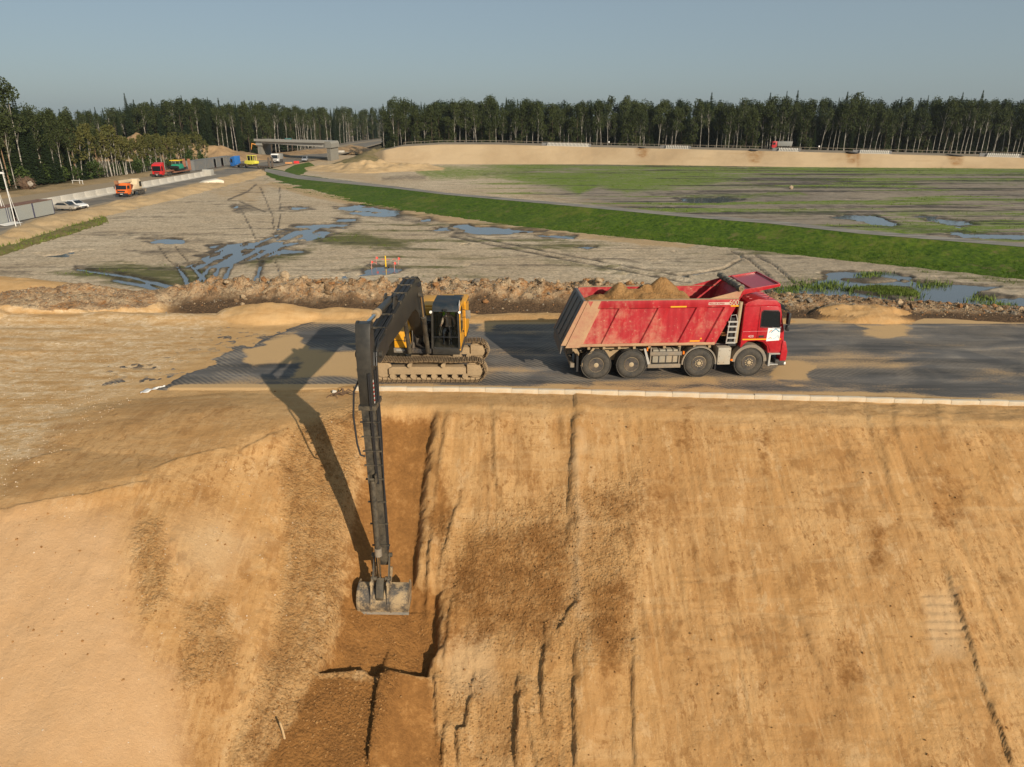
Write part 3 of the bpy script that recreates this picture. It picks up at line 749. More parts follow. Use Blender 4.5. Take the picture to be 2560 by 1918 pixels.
def field():
    ys = 50.0 * np.exp(np.arange(0, math.log(330 / 50.0), 0.0042))
    s = np.linspace(-1, 1, 640)
    Y, Sx = np.meshgrid(ys, s, indexing='ij')
    X = Sx * (0.80 * Y + 14)
    Z = np.full_like(X, PLAIN)
    U, V = proj(X, Y, Z)
    Z += 0.03 + 0.075 * np.abs(fbm(X / 2.2, Y / 2.2, 201, 4)) + 0.05 * np.abs(fbm(X / 14, Y / 0.9, 204, 3)) + 0.05 * np.abs(fbm(X / 0.9, Y / 0.9, 207, 3))
    furrow = 0.5 * np.sin((Y + 0.06 * X + 1.2 * fbm(X / 20, Y / 20, 209, 3)) * 3.4) * sstep(120, 90, Y) * sstep(-20, -8, X)
    Z += 0.045 * furrow * (furrow > 0)
    nz = fbm(X / 5.5, Y / 2.6, 211, 4) + 0.25 * fbm(X / 1.2, Y / 1.2, 212, 3)
    lev = np.full_like(X, -1.0)
    wet = np.zeros_like(X)
    for p in PUDDLES:
        a = area(U, V, p, 9)
        lev = np.maximum(lev, a * 1.3 - 0.55)
        wet = np.maximum(wet, grown(U + 22 * nz, (V + 4 * nz) * 2.6, [(a_, b_ * 2.6) for a_, b_ in p], 24) * (0.62 + 0.3 * nz))
    for p in ISLANDS:
        lev = np.minimum(lev, 0.5 - 1.2 * area(U, V, p, 6))
    tr_ = fbm((U * 0.447 + V * 0.894) / 7.0, (U * 0.894 - V * 0.447) / 95.0, 218, 3)
    lev = lev - 0.9 * sstep(0.05, 0.28, tr_) * area(U, V, [(500, 672), (380, 690), (520, 610), (720, 570), (860, 580), (760, 640)], 10)
    lev = lev + np.where(lev > -0.9, 0.85 * nz + 0.3 * fbm(X / 0.7, Y / 0.7, 219, 3), 0)
    n2 = 3 * fbm(U / 30, V / 30, 215, 3)
    for p in RUTS_W:
        d, _ = polydist(U + n2, V, p)
        wd = np.clip((V - 640) / 90.0, 0.2, 1) * 6 + 1.5
        lev = np.maximum(lev, np.where(d < wd * 2.5, 0.5 - 0.6 * (d / wd) ** 2 + 0.35 * nz, -1))
        wet = np.maximum(wet, 0.7 * np.exp(-(d / 12) ** 2))
    Z -= 0.45 * sstep(-0.12, 0.22, lev) * (0.6 + 0.4 * sstep(0.2, 0.8, lev))
    for p in RUTS_D:
        d, _ = polydist(U + n2, V, p)
        Z -= 0.16 * np.exp(-(d / 2.6) ** 2) * np.clip((V - 480) / 200, 0.3, 1)
        Z += 0.07 * np.exp(-((d - 5.5) / 2.2) ** 2) * np.clip((V - 480) / 200, 0.3, 1)
        wet = np.maximum(wet, 0.62 * np.exp(-(d / 3.4) ** 2))
    U = U + 16 * fbm(U / 70, V / 22, 225, 4); V = V + 5 * fbm(U / 60, V / 20, 226, 4)
    dark = [[(1125, 600), (1300, 590), (1420, 596), (1400, 582), (1150, 556)], [(270, 600), (420, 594), (560, 600), (470, 612)], [(300, 625), (480, 620), (520, 640), (360, 640)], [(820, 520), (1000, 560), (1060, 540), (950, 512)],
            [(560, 515), (620, 505), (660, 530), (590, 540)], [(950, 440), (1060, 438), (1070, 452), (950, 455)], [(1000, 545), (1100, 540), (1130, 560), (1040, 565)],
            [(1180, 430), (1340, 425), (1350, 436), (1200, 440)], [(1600, 480), (1850, 478), (1860, 490), (1620, 492)], [(1950, 515), (2160, 510), (2170, 524), (1960, 528)], [(2080, 560), (2300, 566), (2500, 580), (2300, 584)], [(2050, 700), (2110, 690), (2300, 706), (2200, 710)]]
    for p in dark:
        wet = np.maximum(wet, area(U, V, p, 14) * 0.55)
    grass = np.zeros_like(X)
    for p, a in (([(120, 685), (300, 655), (520, 672), (560, 695), (480, 730), (380, 730)], .75), ([(770, 620), (790, 590), (900, 575), (1050, 612), (1000, 628), (800, 615)], .8), ([(600, 655), (700, 630), (800, 622), (760, 650), (640, 670)], .7),
                 ([(1060, 642), (1140, 634), (1230, 645), (1150, 660)], .6), ([(1270, 612), (1380, 600), (1560, 612), (1480, 632), (1300, 626)], .62), ([(1060, 590), (1200, 596), (1300, 610), (1100, 612)], .55), ([(1320, 655), (1380, 640), (1700, 690), (1500, 690)], .5),
                 ([(900, 690), (1200, 680), (1250, 700), (950, 705)], .55), ([(790, 640), (900, 640), (900, 655), (800, 655)], .45), ([(2120, 720), (2180, 712), (2290, 720), (2300, 745), (2190, 742)], .9), ([(1950, 690), (2100, 672), (2080, 700), (1960, 715)], .4),
                 ([(2150, 640), (2560, 700), (2760, 720), (2760, 745), (2560, 722), (2200, 672)], .55)):
        grass = np.maximum(grass, area(U, V, p, 16) * a)
    green = np.zeros_like(X)
    for p, a in (([(1020, 414), (1160, 413), (1340, 417), (1330, 436), (1250, 446), (1080, 452), (1040, 440)], .78), ([(1180, 440), (1330, 430), (1500, 428), (1520, 455), (1450, 492), (1400, 472), (1250, 452)], .9), ([(1440, 412), (2560, 420), (2760, 424), (2760, 440), (2000, 434), (1460, 428)], .95),
                 ([(1480, 425), (1750, 420), (1900, 450), (1700, 474), (1560, 488), (1490, 470)], .86), ([(1700, 487), (2000, 477), (2020, 490), (1750, 502)], .85), ([(1780, 524), (1950, 520), (2140, 528), (2100, 540), (1850, 540)], .8), ([(2150, 520), (2380, 522), (2600, 530), (2600, 546), (2250, 545)], .72),
                 ([(1900, 440), (2300, 440), (2600, 455), (2600, 470), (2100, 462)], .55), ([(1640, 455), (1900, 455), (1960, 475), (1700, 480)], .6)):
        green = np.maximum(green, area(U, V, p, 14) * a * 0.85)
    pathv = np.interp(U, [640, 704, 980, 1446, 1700, 2186, 2560, 2800], [420, 428, 466, 512, 536, 583, 612, 632])
    beyond = sstep(6, -6, V - pathv)
    grey = np.clip(beyond * sstep(1250, 1480, U + 2.0 * (480 - V)) + (1 - beyond) * 0.35 * sstep(1500, 2000, U), 0, 1) * (0.75 + 0.25 * fbm(X / 25, Y / 25, 220, 3))
    sand = beyond * sstep(1120, 900, U) * 0.45 + 0.40 * area(U, V, [(1040, 470), (1330, 480), (1700, 520), (1700, 535), (1300, 500)], 14) * beyond
    sand = np.maximum(sand, sstep(0.0, 1.0, area(U, V, [(680, 452), (900, 500), (1300, 566), (1760, 612), (1720, 625), (1280, 585), (880, 520), (660, 465)], 10)) * 0.62)
    sand = np.maximum(sand, area(U, V, [(500, 470), (640, 440), (690, 455), (640, 520), (540, 500)], 20) * 0.45)
    st = fbm(X / 26, Y / 3.2, 227, 4)
    wet = np.maximum(wet, beyond * sstep(1150, 1450, U) * sstep(0.05, 0.35, st) * 0.60)
    wet = np.maximum(wet, (1 - beyond) * sstep(0.18, 0.45, fbm(X / 14, Y / 2.2, 228, 4)) * 0.42)
    sg = fbm(X / 30, Y / 4.0, 229, 4) + 0.25 * sstep(470, 430, V)
    green = np.maximum(green, beyond * sstep(1000, 1300, U) * sstep(-0.02, 0.30, sg) * 0.70)
    grass = np.maximum(grass, (1 - beyond) * sstep(700, 1000, U) * sstep(0.02, 0.32, fbm(X / 16, Y / 3.0, 230, 4)) * 0.62)
    o = grid_mesh('field', X, Y, Z, FIELD, dict(grass=grass, wet=wet, grey=np.clip(grey, 0, 1), sand=np.clip(sand, 0, 1), green=green))
    tag(o, kind='structure')
    return X, Y, Z, grass, green
FX, FY, FZ, FGRASS, FGREEN = field()
w = MB()
w.add([(-60, 48, PLAIN - 0.075), (90, 48, PLAIN - 0.075), (240, 200, PLAIN - 0.075), (-190, 200, PLAIN - 0.075)], [(0, 1, 2, 3)])
tag(w.build('pond_water', WATER, sharp=0), kind='structure')

# ------------------------------------------------------------------ paved path on a turfed bank
PN = [(660, 429.0), (699, 440.0), (745, 448.5), (980, 472), (1116, 488.5), (1446, 518.5), (1700, 543), (1925, 561), (2147, 586), (2560, 620), (2900, 650)]
PF = [(660, 421.0), (704, 428.0), (742, 438.6), (980, 466), (1116, 483.2), (1446, 511.8), (1700, 535), (1925, 552.5), (2147, 577), (2560, 611.5), (2900, 641)]
PZ = [(660, -5.47), (745, -5.25), (980, -4.3), (1116, -3.85), (1446, -3.5), (1700, -3.5), (2147, -3.62), (2560, -3.72), (2900, -3.7)]
BB = [(640, 432), (662, 448), (690, 466), (760, 484), (900, 511), (1100, 540), (1300, 568), (1500, 590), (1750, 614), (2000, 641), (2300, 673), (2560, 701), (2900, 738)]
us = np.concatenate([np.linspace(662, 1000, 150), np.linspace(1003, 2860, 330)])
pn, pf, pz, bb = byu(PN, us), byu(PF, us), byu(PZ, us), byu(BB, us)
A = np.array([W(u, v, z + 0.0) for (u, v), (_, z) in zip(pn[:, :2], pz)])
B = np.array([W(u, v, z + 0.0) for (u, v), (_, z) in zip(pf[:, :2], pz)])
Cb = np.array([W(u, v, PLAIN + 0.02) for u, v in bb[:, :2]])
HPATH = asphalt_material('path_asphalt', (0.17, 0.157, 0.135), (0.34, 0.27, 0.19))
A[:, 2] += 0.10; B[:, 2] += 0.10
loft('footpath', A, B, 6, HPATH, attrs=dict(dust=0.12))
Atop = A.copy(); Atop[:, 2] -= 0.02
bank = loft('grass_bank', Cb, Atop, 22, GRASSG, bump=-0.25, noise=0.14, seed=231, fscale=1.8)
dirB = (B - A); dirB /= np.linalg.norm(dirB[:, :2], axis=1)[:, None]
Bn = B.copy(); Bn[:, 2] -= 0.02
Bf = B + dirB * 5.5; Bf[:, 2] = PLAIN - 0.05
loft('grass_bank', Bn, Bf, 8, GRASSG, bump=0.3, noise=0.08, seed=233)
BANKA, BANKB = Cb, Atop
# short turfed bank inside the bend
a2 = resample(wl([(708, 434), (714, 424), (735, 413), (772, 405.5)], -5.3), 40)
b2 = resample(wl([(742, 447), (762, 437), (778, 428), (792, 419)], -5.85), 40)
loft('grass_bank', a2, b2, 10, GRASSG, bump=0.15, noise=0.12, seed=235)

# ------------------------------------------------------------------ highway on the left and the sand beside it
HZ = -5.5
HN = [(-260, 668), (0, 590), (92, 548), (300, 503), (406, 480), (525, 450), (647, 426), (735, 408), (800, 398), (868, 383), (960, 357), (1010, 349)]
HF = [(-260, 545), (0, 498), (120, 481), (220, 464), (382, 440), (480, 427), (560, 411), (640, 397), (700, 387), (760, 373), (860, 356), (990, 343)]
hn, hf = resample(wl(HN, HZ), 320), resample(wl(HF, HZ), 320)
tag(loft('highway', hn, hf, 26, HWY, noise=0.02, seed=241, attrs=dict(dust=lambda t, X, Y: 0.35 + 0.35 * np.exp(-((t - 0.62) / 0.07) ** 2) + 0.5 * (t < 0.05) + 0.42 * (t > 0.72) * sstep(230, 170, Y))), kind='structure')
V2 = [(-260, 720), (-100, 660), (0, 624), (100, 594), (200, 563), (330, 527), (450, 498), (560, 469), (640, 447), (672, 437)]
HN2 = [p for p in HN if p[0] < 660]
vA = resample(wl(V2, PLAIN - 0.02), 260); vB = resample(wl(HN2, HZ - 0.03), 260)
loft('sand_verge', vA, vB, 22, VERGE, bump=0.62, noise=0.55, seed=251, fscale=2.4)
# strip of grass at the toe of the sand
V3 = [(-120, 672), (0, 626), (100, 596), (200, 565), (262, 548)]
gA = np.array([tuple(p) for p in resample(wl([(u + 12, v + 12) for u, v in V3], PLAIN + 0.02), 120)]); gB = resample(wl([(u, v - 8) for u, v in V3], PLAIN + 0.12), 120)
loft('grass_strip', gA, gB, 8, simple_ground('dry_grass', (0.07, 0.085, 0.016), (0.26, 0.19, 0.085), 0.35), bump=0.25, noise=0.25, seed=255, fscale=0.9)
# ground between the highway and the wood
HF2 = [p for p in HF if p[0] < 600]
o1 = resample(wl(HF2, HZ - 0.02), 200)
d1 = np.array([(-0.62, 0.78, 0.0)])
o2 = o1 + d1 * 13; o3 = o1 + d1 * 150
o2[:, 2] = -5.4; o3[:, 2] = -5.0
loft('dirt_verge', o1, o2, 12, simple_ground('verge_dirt', (0.20, 0.15, 0.075), (0.40, 0.285, 0.16), 0.12), bump=0.3, noise=0.4, seed=261, fscale=4)
loft('forest_floor', o2, o3, 10, FLOOR, noise=0.4, seed=263, fscale=6)

# ------------------------------------------------------------------ stockpiled earth
def mound(name, x0, x1, y0, y1, n, m, fn, mat):
    Y, X = np.meshgrid(np.linspace(y0, y1, m), np.linspace(x0, x1, n), indexing='ij')
    Z = fn(X, Y)
    return tag(grid_mesh(name, X, Y, Z, mat), kind='structure')
def ridge_fn(pts, w, hs, seed, base=-6.0, lump=0.25, fs=7.0):
    px = [(p[0], p[1]) for p in pts]
    def fn(X, Y):
        d, _ = polydist(X, Y, px)
        h = np.zeros_like(X); wt = np.zeros_like(X)
        for (x, y), hh in zip(px, hs):
            k = 1 / (((X - x) ** 2 + (Y - y) ** 2) + 4.0)
            h += k * hh; wt += k
        q = np.clip(1 - d / w + 0.22 * fbm(X / fs, Y / fs, seed, 4), 0, 1.2)
        return base + (h / wt) * q ** 0.85 * (1 + lump * fbm(X / fs * 1.7, Y / fs * 1.7, seed + 3, 4)) - 0.6 * (q <= 0)
    return fn
pk = [WY(300, 350, 288), WY(345, 344, 288), WY(400, 352, 288), WY(470, 362, 286), WY(540, 372, 286), WY(600, 384, 292), WY(645, 393, 302)]
mound('earth_mound', -178, -88, 262, 318, 150, 90, ridge_fn([(p.x, p.y) for p in pk], 14, [p.z + 6.6 for p in pk], 271), DIRT)
pk = [WY(850, 401, 240), WY(880, 396, 235), WY(920, 386, 232), WY(965, 385, 236), WY(1010, 392, 240)]
mound('sand_heap', -75, -20, 205, 262, 110, 80, ridge_fn([(p.x, p.y) for p in pk], 13, [(p.z + 6.2) * .55 for p in pk], 273, lump=.5, fs=4.5), VERGE)
pk = [WY(700, 385, 330), WY(770, 378, 345), WY(830, 372, 360), WY(880, 367, 380)]
mound('earth_mound', -150, -60, 305, 400, 90, 70, ridge_fn([(p.x, p.y) for p in pk], 12, [p.z + 6.6 for p in pk], 275), DIRT)
pk = [WY(960, 372, 300), WY(930, 380, 280), WY(905, 392, 262)]
mound('earth_mound', -75, -35, 240, 320, 60, 60, ridge_fn([(p.x, p.y) for p in pk], 11, [p.z + 6.4 for p in pk], 277), simple_ground('weedy_earth', (0.10, 0.095, 0.03), (0.26, 0.19, 0.10), 0.2))

# ------------------------------------------------------------------ far embankment with its road
EB = [(905, 407), (960, 413), (1100, 412), (1300, 412), (1480, 412), (2000, 419), (2560, 423), (3000, 428)]
ET = [(905, 398), (945, 379), (1000, 367), (1100, 361.5), (1230, 361.5), (1480, 368), (2000, 380), (2560, 395), (3000, 408)]
us = np.linspace(905, 2950, 420)
eb, et = byu(EB, us), byu(ET, us)
EA, EC = [], []
for (u, vb), (_, vt) in zip(eb, et):
    p = W(u, vb, PLAIN - 0.05)
    k = math.tan(PITCH - math.atan((959 - vt) / F))
    z = (CAMZ - (p.y + 1.75 * 5.8) * k) / (1 + 1.75 * k)
    EA.append(p); EC.append(WY(u, vt, p.y + 1.75 * (z + 5.8)))
EA, EC = np.array([tuple(p) for p in EA]), np.array([tuple(p) for p in EC])
b = NB('embankment_face')
n0, n1 = b.noise(0.05, 5, 0.6), b.noise(0.5, 6, 0.7)
hz = b.noise(0.35, 4, 0.6, stretch=(0.1, 0.1, 2.2))
c = b.mix(b.rng(n0, 0.38, 0.62), (0.40, 0.285, 0.165), (0.48, 0.355, 0.215))
c = b.mix(b.math('MULTIPLY', b.rng(hz, 0.55, 0.7), 0.35), c, (0.33, 0.215, 0.11))
c = b.mix(b.math('MULTIPLY', b.attr('slip'), b.rng(n1, 0.3, 0.6)), c, (0.285, 0.165, 0.072))
EFACE = b.out(c, 0.95, b.bump(n1, 0.6, 0.3), Specular_IOR_Level=0.15)
def slip(t, X, Y):
    U, V = proj(X, Y, PLAIN + t * 5.5 + 0 * X)
    m = np.zeros_like(X)
    for u0, u1, tip in ((1588, 1622, 0.45), (1866, 1908, 0.25), (2115, 2145, 0.3), (2372, 2412, 0.25), (2140, 2152, 0.1)):
        w = (u1 - u0) / 2
        m = np.maximum(m, np.clip(1.15 - np.abs(U - (u0 + u1) / 2) / (w * (0.55 + 0.6 * t)), 0, 1) * sstep(tip - 0.1, tip + 0.15, t))
    return np.clip(m * 1.6, 0, 1)
loft('far_embankment', EA, EC, 16, EFACE, noise=0.22, seed=281, fscale=5, attrs=dict(slip=slip), prof=lambda t: 0 * t)
back = np.stack([EC[:, 0], EC[:, 1] + 15.0, EC[:, 2] + 0.35], -1)
loft('far_road', EC, back, 6, HWY, attrs=dict(dust=lambda t, X, Y: 0.45 + 0.5 * (t < 0.12)))
rear = back + np.array([0, 14.0, 0]); rear[:, 2] = -5.8
loft('far_embankment', back, rear, 6, FLOOR, noise=0.2, seed=283)
# ------------------------------------------------------------------ paints and metals for the machines
RED = paint('red_paint', (0.42, 0.012, 0.022), 0.30, dust=0.22, scale=1.4, edge=(0.5, 0.85), bump=0.05, Coat_Weight=0.3)
b = NB('dusty_red_paint')
n1, n2, n3 = b.noise(0.8, 6, .65, world=False), b.noise(9, 5, .7, world=False), b.noise(5.0, 4, .6, stretch=(1, 1, .12), world=False)
sep = b.N('ShaderNodeSeparateXYZ'); b.put(sep.inputs[0], b.pos(False))
low = b.rng(sep.outputs[2], 2.7, 1.35); rear_ = b.rng(sep.outputs[0], 2.6, -1.2)
f = b.math('ADD', b.math('MULTIPLY', n1, .55), b.math('ADD', b.math('MULTIPLY', n2, .25), b.math('MULTIPLY', n3, .2)))
f = b.math('ADD', f, b.math('ADD', b.math('MULTIPLY', low, .07), b.math('MULTIPLY', rear_, .10)))
c = b.mix(b.rng(n3, .35, .65), (0.33, 0.012, 0.020), (0.44, 0.022, 0.030))
c = b.mix(b.math('MULTIPLY', b.rng(f, .50, .68, 0, 1, True), .70), c, (0.46, 0.215, 0.135))
c = b.mix(b.math('MULTIPLY', b.rng(n2, .64, .70), .8), c, (0.52, 0.34, 0.22))
REDBED = b.out(c, b.rng(f, .45, .7, .38, .8), b.bump(n2, .12, .01))
REDDUST = paint('sand_caked_red_paint', (0.40, 0.16, 0.10), 0.6, dust=0.95, dustcol=(0.44, 0.29, 0.165), scale=1.1, edge=(0.30, 0.60), bump=0.2)
DARK = paint('dark_steel', (0.030, 0.030, 0.032), 0.55, dust=0.45, scale=2.0, edge=(0.42, 0.8))
STEELD = paint('boom_grey_paint', (0.030, 0.028, 0.024), 0.42, dust=0.30, dustcol=(0.14, 0.11, 0.075), scale=1.3, edge=(0.45, 0.85), bump=0.08)
STEELW = paint('worn_arm_paint', (0.030, 0.028, 0.024), 0.5, dust=0.75, dustcol=(0.20, 0.155, 0.095), scale=1.8, edge=(0.40, 0.72), bump=0.15)
TAILG = paint('tailgate_grey', (0.10, 0.10, 0.10), 0.55, dust=0.4, scale=1.2)
DUSTY = paint('dust_caked_steel', (0.30, 0.215, 0.125), 0.85, dust=0.8, dustcol=(0.42, 0.30, 0.17), scale=2.5, edge=(0.3, 0.7), bump=0.4)
GREYC = paint('dusty_grey_steel', (0.17, 0.16, 0.14), 0.7, dust=0.7, scale=2.2, edge=(0.35, 0.75))
RUBBER = paint('tyre_rubber', (0.028, 0.028, 0.028), 0.85, dust=0.55, dustcol=(0.17, 0.14, 0.10), scale=2.6, edge=(0.36, 0.72), bump=0.25)
RIM = paint('dusty_rim', (0.36, 0.285, 0.18), 0.65, dust=0.7, dustcol=(0.46, 0.34, 0.2), scale=4, edge=(0.35, 0.7))
YELLOW = paint('yellow_paint', (0.72, 0.335, 0.012), 0.42, dust=0.5, dustcol=(0.46, 0.32, 0.17), scale=1.8, edge=(0.45, 0.8), bump=0.06)
YREFL = NB('yellow_reflective_tape').out((0.80, 0.36, 0.01), 0.5)
ORANGE = NB('amber_lens').out((0.85, 0.20, 0.015), 0.25)
WHITE = paint('white_paint', (0.72, 0.71, 0.68), 0.45, dust=0.25)
BLACK = NB('black_plastic').out((0.018, 0.018, 0.02), 0.5)
CHROME = NB('chrome_rod').out((0.65, 0.64, 0.62), 0.16, metal=1.0)
ALU = paint('dusty_aluminium', (0.46, 0.45, 0.42), 0.5, dust=0.45, metal=0.3)
LAMP = NB('lamp_glass').out((0.80, 0.79, 0.74), 0.12)
HOSE = NB('black_hose').out((0.022, 0.022, 0.024), 0.5)
def glass_material(name, tint=(0.02, 0.025, 0.028)):
    b = NB(name)
    g = b.N('ShaderNodeBsdfGlossy'); g.inputs['Roughness'].default_value = 0.03
    g.inputs[0].default_value = (0.9, 0.95, 1, 1)
    t = b.N('ShaderNodeBsdfTransparent'); t.inputs[0].default_value = (0.93, 0.96, 0.95, 1)
    fr = b.N('ShaderNodeFresnel'); fr.inputs[0].default_value = 1.5
    m = b.N('ShaderNodeMixShader')
    b.t.links.new(fr.outputs[0], m.inputs[0]); b.t.links.new(t.outputs[0], m.inputs[1]); b.t.links.new(g.outputs[0], m.inputs[2])
    b.t.links.new(m.outputs[0], b.t.nodes['Material Output'].inputs[0])
    return b.m
GLASS = glass_material('cab_glass')
DGLASS = NB('dark_glass').out((0.012, 0.015, 0.017), 0.06, Specular_IOR_Level=0.6)
LOAD = simple_ground('loaded_sand', (0.28, 0.135, 0.042), (0.47, 0.27, 0.11), 2.2, fine=14, bump=0.9)

# ------------------------------------------------------------------ the red dump truck (x forward, y to its left, z up; origin under the rear axle)
def lathe_wheel(name, r, w, parent, x, yo, sgn, kind):
    """a wheel part with tyre, rim, hub and nuts as sub-parts; yo is the outer face, sgn -1 for the right side"""
    wb = MB().lathe([(r * 0.5, 0.0), (r * 0.5, w * 0.9)], (0, 0, 0), 'y', 16)
    wh = link(bpy.data.objects.new('wheel', WM.setdefault('core', wb.mesh('wheel_core', DARK))), parent)
    wh.location = (x, yo, r)
    wh.rotation_euler = (0, RNG.uniform(0, 6), 0)
    if sgn > 0:
        wh.rotation_euler = (0, RNG.uniform(0, 6), math.pi)
    if kind not in WM:
        t = MB().lathe([(r * .53, .02), (r * .60, -.015), (r * .80, -.02), (r * .93, .01), (r * .985, .05), (r, .09), (r, w - .09), (r * .985, w - .05), (r * .9, w), (r * .55, w)], (0, 0, 0), 'y', 40)
        for k in range(40):
            a = 2 * math.pi * k / 40
            for j, yy in enumerate((.075, w - .075)):
                aa = a + (0.08 if j else 0)
                t.box((math.cos(aa) * (r + .006), yy, math.sin(aa) * (r + .006)), (.035, .13, .085), Euler((0, -aa, 0)))
        m1 = t.mesh('tyre', RUBBER, 40)
        if kind == 'front':
            rm = MB().lathe([(r * .53, .03), (r * .50, .0), (r * .47, .02), (r * .455, .07), (r * .42, .10), (r * .30, .045), (r * .28, .0), (r * .20, -.005), (r * .20, .06)], (0, 0, 0), 'y', 36)
        else:
            rm = MB().lathe([(r * .53, .03), (r * .51, .0), (r * .48, .02), (r * .47, .10), (r * .455, .19), (r * .44, .19), (r * .46, .03)], (0, 0, 0), 'y', 36)
        m2 = rm.mesh('rim', RIM, 30)
        h = MB()
        if kind == 'front':
            h.lathe([(r * .15, .06), (r * .15, -.01), (r * .12, -.03), (r * .02, -.035)], (0, 0, 0), 'y', 18)
        else:
            h.lathe([(r * .235, .19), (r * .22, .06), (r * .17, .03), (r * .165, -.005), (r * .11, -.02), (r * .02, -.02)], (0, 0, 0), 'y', 18)
        m3 = h.mesh('hub', RIM, 30)
        m6 = MB().lathe([(r * .46, .185), (r * .30, .165), (r * .20, .17), (r * .20, .2), (r * .46, .2)], (0, 0, 0), 'y', 24).mesh('wheel_disc', GREYC, 30)
        nu = MB()
        for k in range(10):
            a = 2 * math.pi * k / 10
            rr, yy = (r * .24, -.005) if kind == 'front' else (r * .33, .165)
            nu.cyl((math.cos(a) * rr, yy + .01, math.sin(a) * rr), (math.cos(a) * rr, yy - .03, math.sin(a) * rr), .019, n=6)
        m4 = nu.mesh('wheel_nuts', DARK if kind == 'front' else RIM)
        ho = MB()
        for k in range(8):
            a = 2 * math.pi * (k + .5) / 8
            rr, yy = (r * .385, .075) if kind == 'front' else (r * .40, .178)
            ho.cyl((math.cos(a) * rr, yy, math.sin(a) * rr), (math.cos(a) * rr, yy - .012, math.sin(a) * rr), .034, n=10)
        m5 = ho.mesh('hand_holes', BLACK)
        WM[kind] = (m1, m2, m3, m4, m5, m6)
    for nm, me in zip(('tyre', 'rim', 'hub', 'wheel_nuts', 'hand_holes', 'wheel_disc'), WM[kind]):
        q = link(bpy.data.objects.new(nm, me), wh)
        if nm in ('wheel_nuts', 'hand_holes', 'tyre'):
            q['kind'] = 'stuff'
    return wh
WM = {}
def dump_truck():
    pw = W(1489, 948, 0.0)
    yaw = R(3.2)
    t = empty('dump_truck', (0, 0, 0), yaw)
    HW = 1.25
    off = Matrix.Rotation(yaw, 3, 'Z') @ Vector((0, -HW, 0))
    t.location = (pw.x - off.x, pw.y - off.y, 0.006)
    tag(t, 'red four-axle dump truck loaded with sand on the dark road', 'dump truck')
    AX = (0.0, 1.40, 4.10, 6.12)
    r = 0.575
    for i, x in enumerate(AX):
        kind = 'front' if i > 1 else 'rear'
        for sgn in (-1, 1):
            lathe_wheel('wheel', r, 0.34, t, x, sgn * HW, sgn, kind)
            if i < 2:
                q = lathe_wheel('wheel', r, 0.32, t, x, sgn * (HW - 0.37), sgn, 'rear')
    # chassis
    m = MB()
    for s in (-1, 1):
        m.span(-1.05, 6.9, s * 0.43 - .05, s * 0.43 + .05, 0.82, 1.12)
    for x in (-1.0, 0.7, 2.6, 5.0, 6.8):
        m.span(x - .08, x + .08, -.38, .38, .86, 1.08)
    m.span(1.9, 5.2, -.35, .35, .55, 1.0)
    m.build('chassis', GREYC, t)
    m = MB()
    for x in AX:
        m = MB().lathe([(.13, -1.0), (.13, -.3), (.24, -.18), (.27, 0), (.24, .18), (.13, .3), (.13, 1.0)], (x, 0, r), 'y', 14)
        m.build('axle', DUSTY, t)
    m = MB()
    for s in (-1, 1):
        m.prism([(-.55, .95), (.3, .6), (1.1, .6), (1.95, .95), (1.0, 1.12), (.4, 1.12)], 'y', s * .62, s * .70)
        m.span(-.1, 1.5, s * .50, s * .95, 1.14, 1.20)
    m.build('suspension', DUSTY, t)
    # ---- body
    z0, z1 = 1.36, 3.16
    def sx(z, xb):       # slanting ends and ribs
        return xb + (z - z0) / (z1 - z0) * 0.80
    body = empty('tipper_body'); body.parent = t
    RB = -1.22
    FBX = 4.66
    for s in (-1, 1):
        m = MB()
        y = s * 1.17
        m.prism([(sx(z0, RB), z0), (sx(z0, FBX), z0), (sx(z1, FBX), z1), (sx(z1, RB), z1)], 'y', y - .02, y + .02)
        m.build('side_wall', REDBED, body)
        m = MB()
        m.prism([(sx(2.86, RB) + .25, 2.86), (sx(2.86, FBX), 2.86), (sx(z1, FBX), z1), (sx(z1, RB) + .0, z1), (sx(z1, RB), z1 - .03)], 'y', s * 1.19 - .0, s * 1.272)
        m.build('top_rail', REDBED, body, bevel=.012)
        m = MB(); m.prism([(sx(z1, RB) + .02, z1 + .003), (sx(z1, FBX) - .02, z1 + .003), (sx(z1, FBX) - .02, z1 + .02), (sx(z1, RB) + .02, z1 + .02)], 'y', s * 1.13, s * 1.27)
        m.build('sand_on_rail', DUSTY, body)
        m = MB(); m.span(sx(z0, RB) + .42, FBX, s * 1.19, s * 1.262, z0 - .015, z0 + .085)
        m.build('bottom_rail', REDDUST, body, bevel=.01)
        # folded ribs, slanting forwards
        for k, xb in enumerate((0.10, 1.62, 3.12, 4.20)):
            w0, w1 = (.42, .28) if k < 3 else (.40, .24)
            zz0, zz1 = z0 + .085, 2.86
            m = MB()
            yb, yt = s * 1.19, s * 1.262
            vs = []
            for z in (zz0, zz1):
                x = sx(z, xb)
                vs += [(x, yb, z), (x + (w0 - w1) * .3, yt, z), (x + (w0 - w1) * .3 + w1, yt, z), (x + w0 + .10, yb, z)]
            m.add(vs, [(0, 1, 5, 4), (1, 2, 6, 5), (2, 3, 7, 6), (3, 0, 4, 7), (3, 2, 1, 0), (4, 5, 6, 7)])
            m.build('rib', REDBED, body)
        # rear corner post
        m = MB()
        vs = []
        for z in (z0 - .05, z1):
            x = sx(z, RB)
            vs += [(x, s * 1.19, z), (x, s * 1.27, z), (x + .50, s * 1.275, z), (x + .64, s * 1.19, z)]
        m.add(vs, [(0, 1, 5, 4), (1, 2, 6, 5), (2, 3, 7, 6), (3, 0, 4, 7), (3, 2, 1, 0), (4, 5, 6, 7)])
        m.build('corner_post', REDDUST, body)
